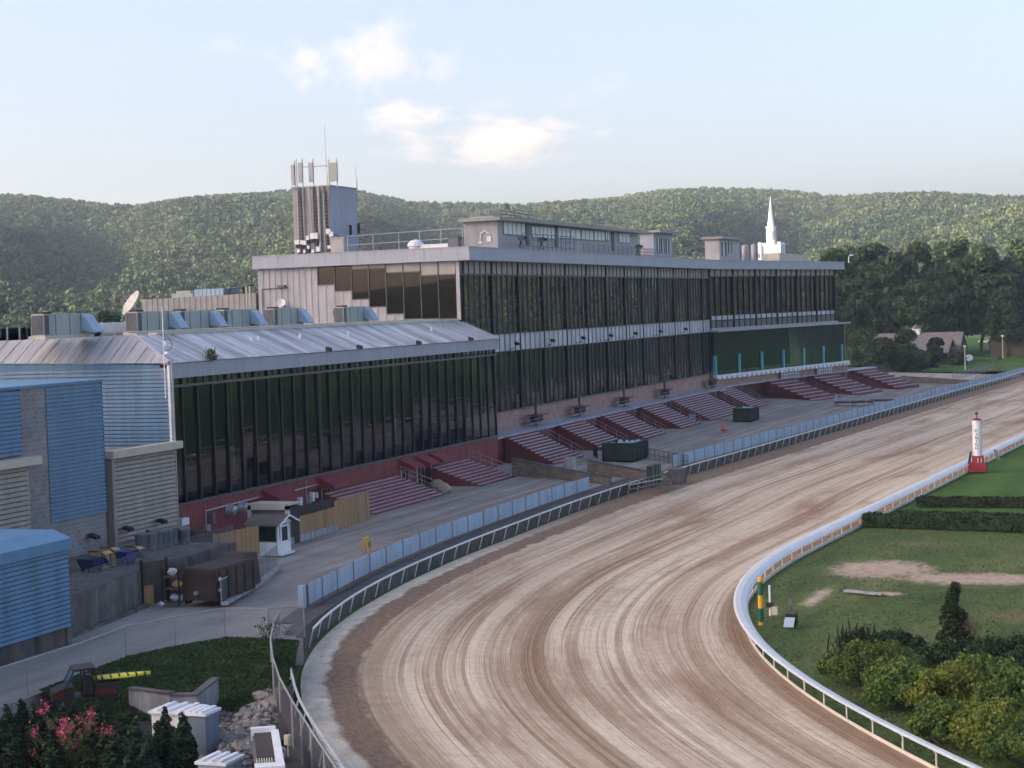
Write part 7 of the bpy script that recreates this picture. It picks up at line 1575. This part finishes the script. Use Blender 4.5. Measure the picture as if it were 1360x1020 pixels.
q = G(381, 990, -1.0); mb = MB(); mb.box(q.x - .14, q.x + .14, q.y, q.y + .2, -1.0, -.55); mb.box(q.x - .1, q.x + .1, q.y - .04, q.y, -.95, -.6); mb.cyl((q.x, q.y + .1, -1.6), (q.x, q.y + .1, -1.0), .04); tag(mb.build('meter_box', 'cream', org=(q.x, q.y, -1.4)), 'small pale meter box under the brown tarp', 'box')
# utility vehicle with a yellow board on its bed
q = G(112, 934, .1); ux = -(G(66, 930, 0) - G(165, 920, 0)).normalized()
uv_ = thing('utility_vehicle', 'small open sided utility vehicle, dark cab and red body, seen over the evergreen row', 'utility vehicle', (0, 0, 0))
mb = MB(); mb.extr([(-1.6, -.72, .45), (-1.55, -.72, .85), (-1.0, -.72, 1.05), (-.55, -.72, 1.1), (-.5, -.72, .55), (.45, -.72, .5), (.5, -.72, .95), (1.55, -.72, .95), (1.55, -.72, .5)], (0, 1.44, 0)); mb.build('body', 'black', uv_)
MB().extr([(-1.58, -.74, .6), (-1.53, -.74, .85), (-1.05, -.74, .98), (-1.05, -.74, .6)], (0, 1.48, 0)).build('bonnet', 'utv_red', uv_)
MB().box(.55, 1.5, -.745, .745, .6, .85).build('bed_side', 'utv_red', uv_)
MB().box(.5, 1.65, -.75, .75, .95, 1.12).build('cargo_bed', 'black', uv_)
m_ = MB()
for sy in (-.68, .68): m_.tube([(-.95, sy, 1.0), (-.5, sy, 1.85), (.5, sy, 1.88), (.62, sy, .95)], .045, 6); m_.tube([(-.05, sy, .95), (-.02, sy, 1.86)], .04, 6)
m_.tube([(.5, -.68, 1.88), (.5, .68, 1.88)], .045); m_.build('roll_cage', 'black', uv_)
MB().hexa([(-.6, -.74, 1.86), (.55, -.74, 1.9), (.55, .74, 1.9), (-.6, .74, 1.86), (-.55, -.7, 1.93), (.5, -.7, 1.97), (.5, .7, 1.97), (-.55, .7, 1.93)]).build('roof', 'black', uv_)
MB().hexa([(-.95, -.66, 1.05), (-.5, -.66, 1.85), (-.5, .66, 1.85), (-.95, .66, 1.05), (-.93, -.66, 1.03), (-.48, -.66, 1.83), (-.48, .66, 1.83), (-.93, .66, 1.03)]).build('windscreen', 'glass_plain', uv_)
for sy in (-.35, .35): MB().box(-.1, .4, sy - .25, sy + .25, .6, 1.45).build('seat', 'black', uv_)
for sx in (-1.1, 1.1):
    for sy in (-.72, .72): MB().cyl((sx, sy - .13, .33), (sx, sy + .13, .33), .33, None, 16).build('wheel', 'rubber', uv_)
uv_.location = (q.x, q.y, .02); uv_.rotation_euler = (0, 0, math.atan2(ux.y, ux.x)); uv_.scale = (.95, .95, .95)
mb = MB(); rows = []
for k in range(13):
    f = k / 12; wv = .36 * math.sin(PI * min(1, .08 + f * .92)) ** .6; rows.append([(.45 + 2.7 * f, 1.35 * wv * math.cos(2 * PI * j / 10), 1.22 + .1 * math.sin(2 * PI * j / 10)) for j in range(10)])
mb.sweep(rows, close=True); ky = mb.build('rescue_board', 'kayak', smooth=True); ky.location = uv_.location; ky.rotation_euler = uv_.rotation_euler; tag(ky, 'long yellow rescue board strapped on the back of the utility vehicle', 'board')
m_ = MB()
for k in range(6): x = .8 + k * .4; m_.box(x, x + .07, -.42, .42, 1.14, 1.335)
m_.build('strap', 'black', ky)
# evergreens
def arb_proto(seed, h=4.2, r=.46):
    t = thing('columnar_evergreen', 'x', 'evergreen', (0, 0, 0), 'row of columnar evergreens in the lower left corner'); rsx = np.random.RandomState(seed); lb = []
    for k in range(22): f = k / 21; rr = r * (math.sin(PI * (.3 + .7 * f)) ** .8 if f < 1 else .05); rr = max(.1, rr); lb.append((rsx.normal() * .05, rsx.normal() * .05, .15 + f * (h - .35), rr, rr, .3))
    p_, nn = lobe_pts(lb, 6500, seed, .75, -.95); leaves('foliage', p_, .075, 'leaf_arb', t, seed=seed, nrm=nn); MB().cyl((0, 0, -.1), (0, 0, h * .8), .09, .03).build('trunk', 'bark', t); return t
ap = [arb_proto(51), arb_proto(52, 4.2, .52)]
tops = [(-12, 935, 0), (8, 937, 0), (28, 930, 0), (46, 936, 0), (62, 934, 0), (80, 937, 0), (97, 935, 0), (113, 938, 0), (128, 937, 0), (143, 943, 0), (160, 950, 0), (178, 954, 0), (195, 972, 0), (217, 941, 1), (242, 948, 1), (20, 962, 2), (70, 968, 2), (150, 975, 2), (172, 990, 2), (120, 966, 2)]
used = [False, False]; nm = 0
for k, (px, py, row) in enumerate(tops):
    zt4 = 1.55 if row == 0 else (1.35 if row == 1 else 1.2); q = G(px, py, zt4); i = k % 2; hgt = zt4 + 1.5
    if not used[i]: o = ap[i]; used[i] = True
    else: o = dup(ap[i], (0, 0, 0))
    o.location = (q.x, q.y, -1.5); o.scale = (1.05 + .1 * (k % 3), 1.05 + .1 * (k % 3), hgt / 4.2); o.rotation_euler = (0, 0, k)
    o['label'] = {13: 'slim pointed evergreen standing clear, left of two before the white box', 14: 'slim pointed evergreen before the blue grey cabinet, rightmost of the row'}.get(k, 'columnar evergreen in the crowded dark row at the lower left')
# pink crepe myrtle and pale grass tuft
q = G(100, 1045, -1.5); t = thing('flowering_shrub', 'pink flowering shrub before the dark evergreen row', 'shrub', (q.x, q.y, -1.5)); rsx = np.random.RandomState(33); sp_ = []; lv = []; m_ = MB()
for k in range(46):
    px, py = 95 + rsx.normal() * 26, 975 + rsx.normal() * 17 + abs(rsx.normal()) * 6
    tp_ = YP(px, py, q.y + rsx.normal() * .6); bs = Vector((q.x + rsx.normal() * .15, q.y + rsx.normal() * .15, -1.5)); m_.tube([bs, bs.lerp(tp_, .5) + Vector((rsx.normal() * .06, rsx.normal() * .06, .15)), tp_], .016, 4)
    for j in range(26): f = rsx.uniform(.35, 1); c0 = bs.lerp(tp_, f); lv.append((c0.x + rsx.normal() * .14, c0.y + rsx.normal() * .14, c0.z + rsx.normal() * .12))
    for j in range(34): sp_.append((tp_.x + rsx.normal() * .09, tp_.y + rsx.normal() * .09, tp_.z + rsx.normal() * .13))
m_.build('stems', 'bark', t); leaves('foliage', lv, .085, 'leaf_bush', t, seed=3); leaves('blossom', sp_, .045, 'blossom', t, seed=4)
q = G(14, 1010, -1.2); t = thing('grass_tuft', 'pale rounded ornamental grass at the lower left border', 'plant', (q.x, q.y, -1.5)); mb = MB()
for k in range(900): a = random.uniform(0, 2 * PI); e = random.uniform(.1, 1.5); l = random.uniform(.5, .95); b0 = Vector((q.x, q.y, -.75)) + Vector((random.gauss(0, .1), random.gauss(0, .1), random.uniform(-.2, .1))); dv = Vector((math.cos(a) * math.cos(e), math.sin(a) * math.cos(e), math.sin(e))); sd_ = Vector((-math.sin(a), math.cos(a), 0)) * .012; m1 = b0 + dv * l * .7; e1 = b0 + dv * l - Vector((0, 0, .25 * l)); mb.poly([b0 - sd_, b0 + sd_, m1 + sd_, m1 - sd_]); mb.poly([m1 - sd_, m1 + sd_, e1])
mb.build('blades', 'leaf_grass', t); MB().cyl((q.x, q.y, -1.6), (q.x, q.y, -.7), .3, .12).build('crown', 'leaf_grass', t)
# weed climbing the drive fence post
q = G(357, 860, 0); t = thing('climbing_weed', 'straggly vine on a post of the drive fence above the bank', 'plant', (q.x, q.y, 0)); rsx = np.random.RandomState(2); m_ = MB(); lv = []
for k in range(7):
    pth = [Vector((q.x, q.y, 0))]
    for j in range(6): pth.append(pth[-1] + Vector((rsx.normal() * .16, rsx.normal() * .16, .24 + rsx.normal() * .06))); lv += [tuple(pth[-1] + Vector(tuple(rsx.normal(size=3) * .12))) for _ in range(7)]
    m_.tube(pth, .015, 4)
m_.build('stems', 'bark', t); leaves('foliage', lv, .06, 'leaf_hedge', t, seed=6)
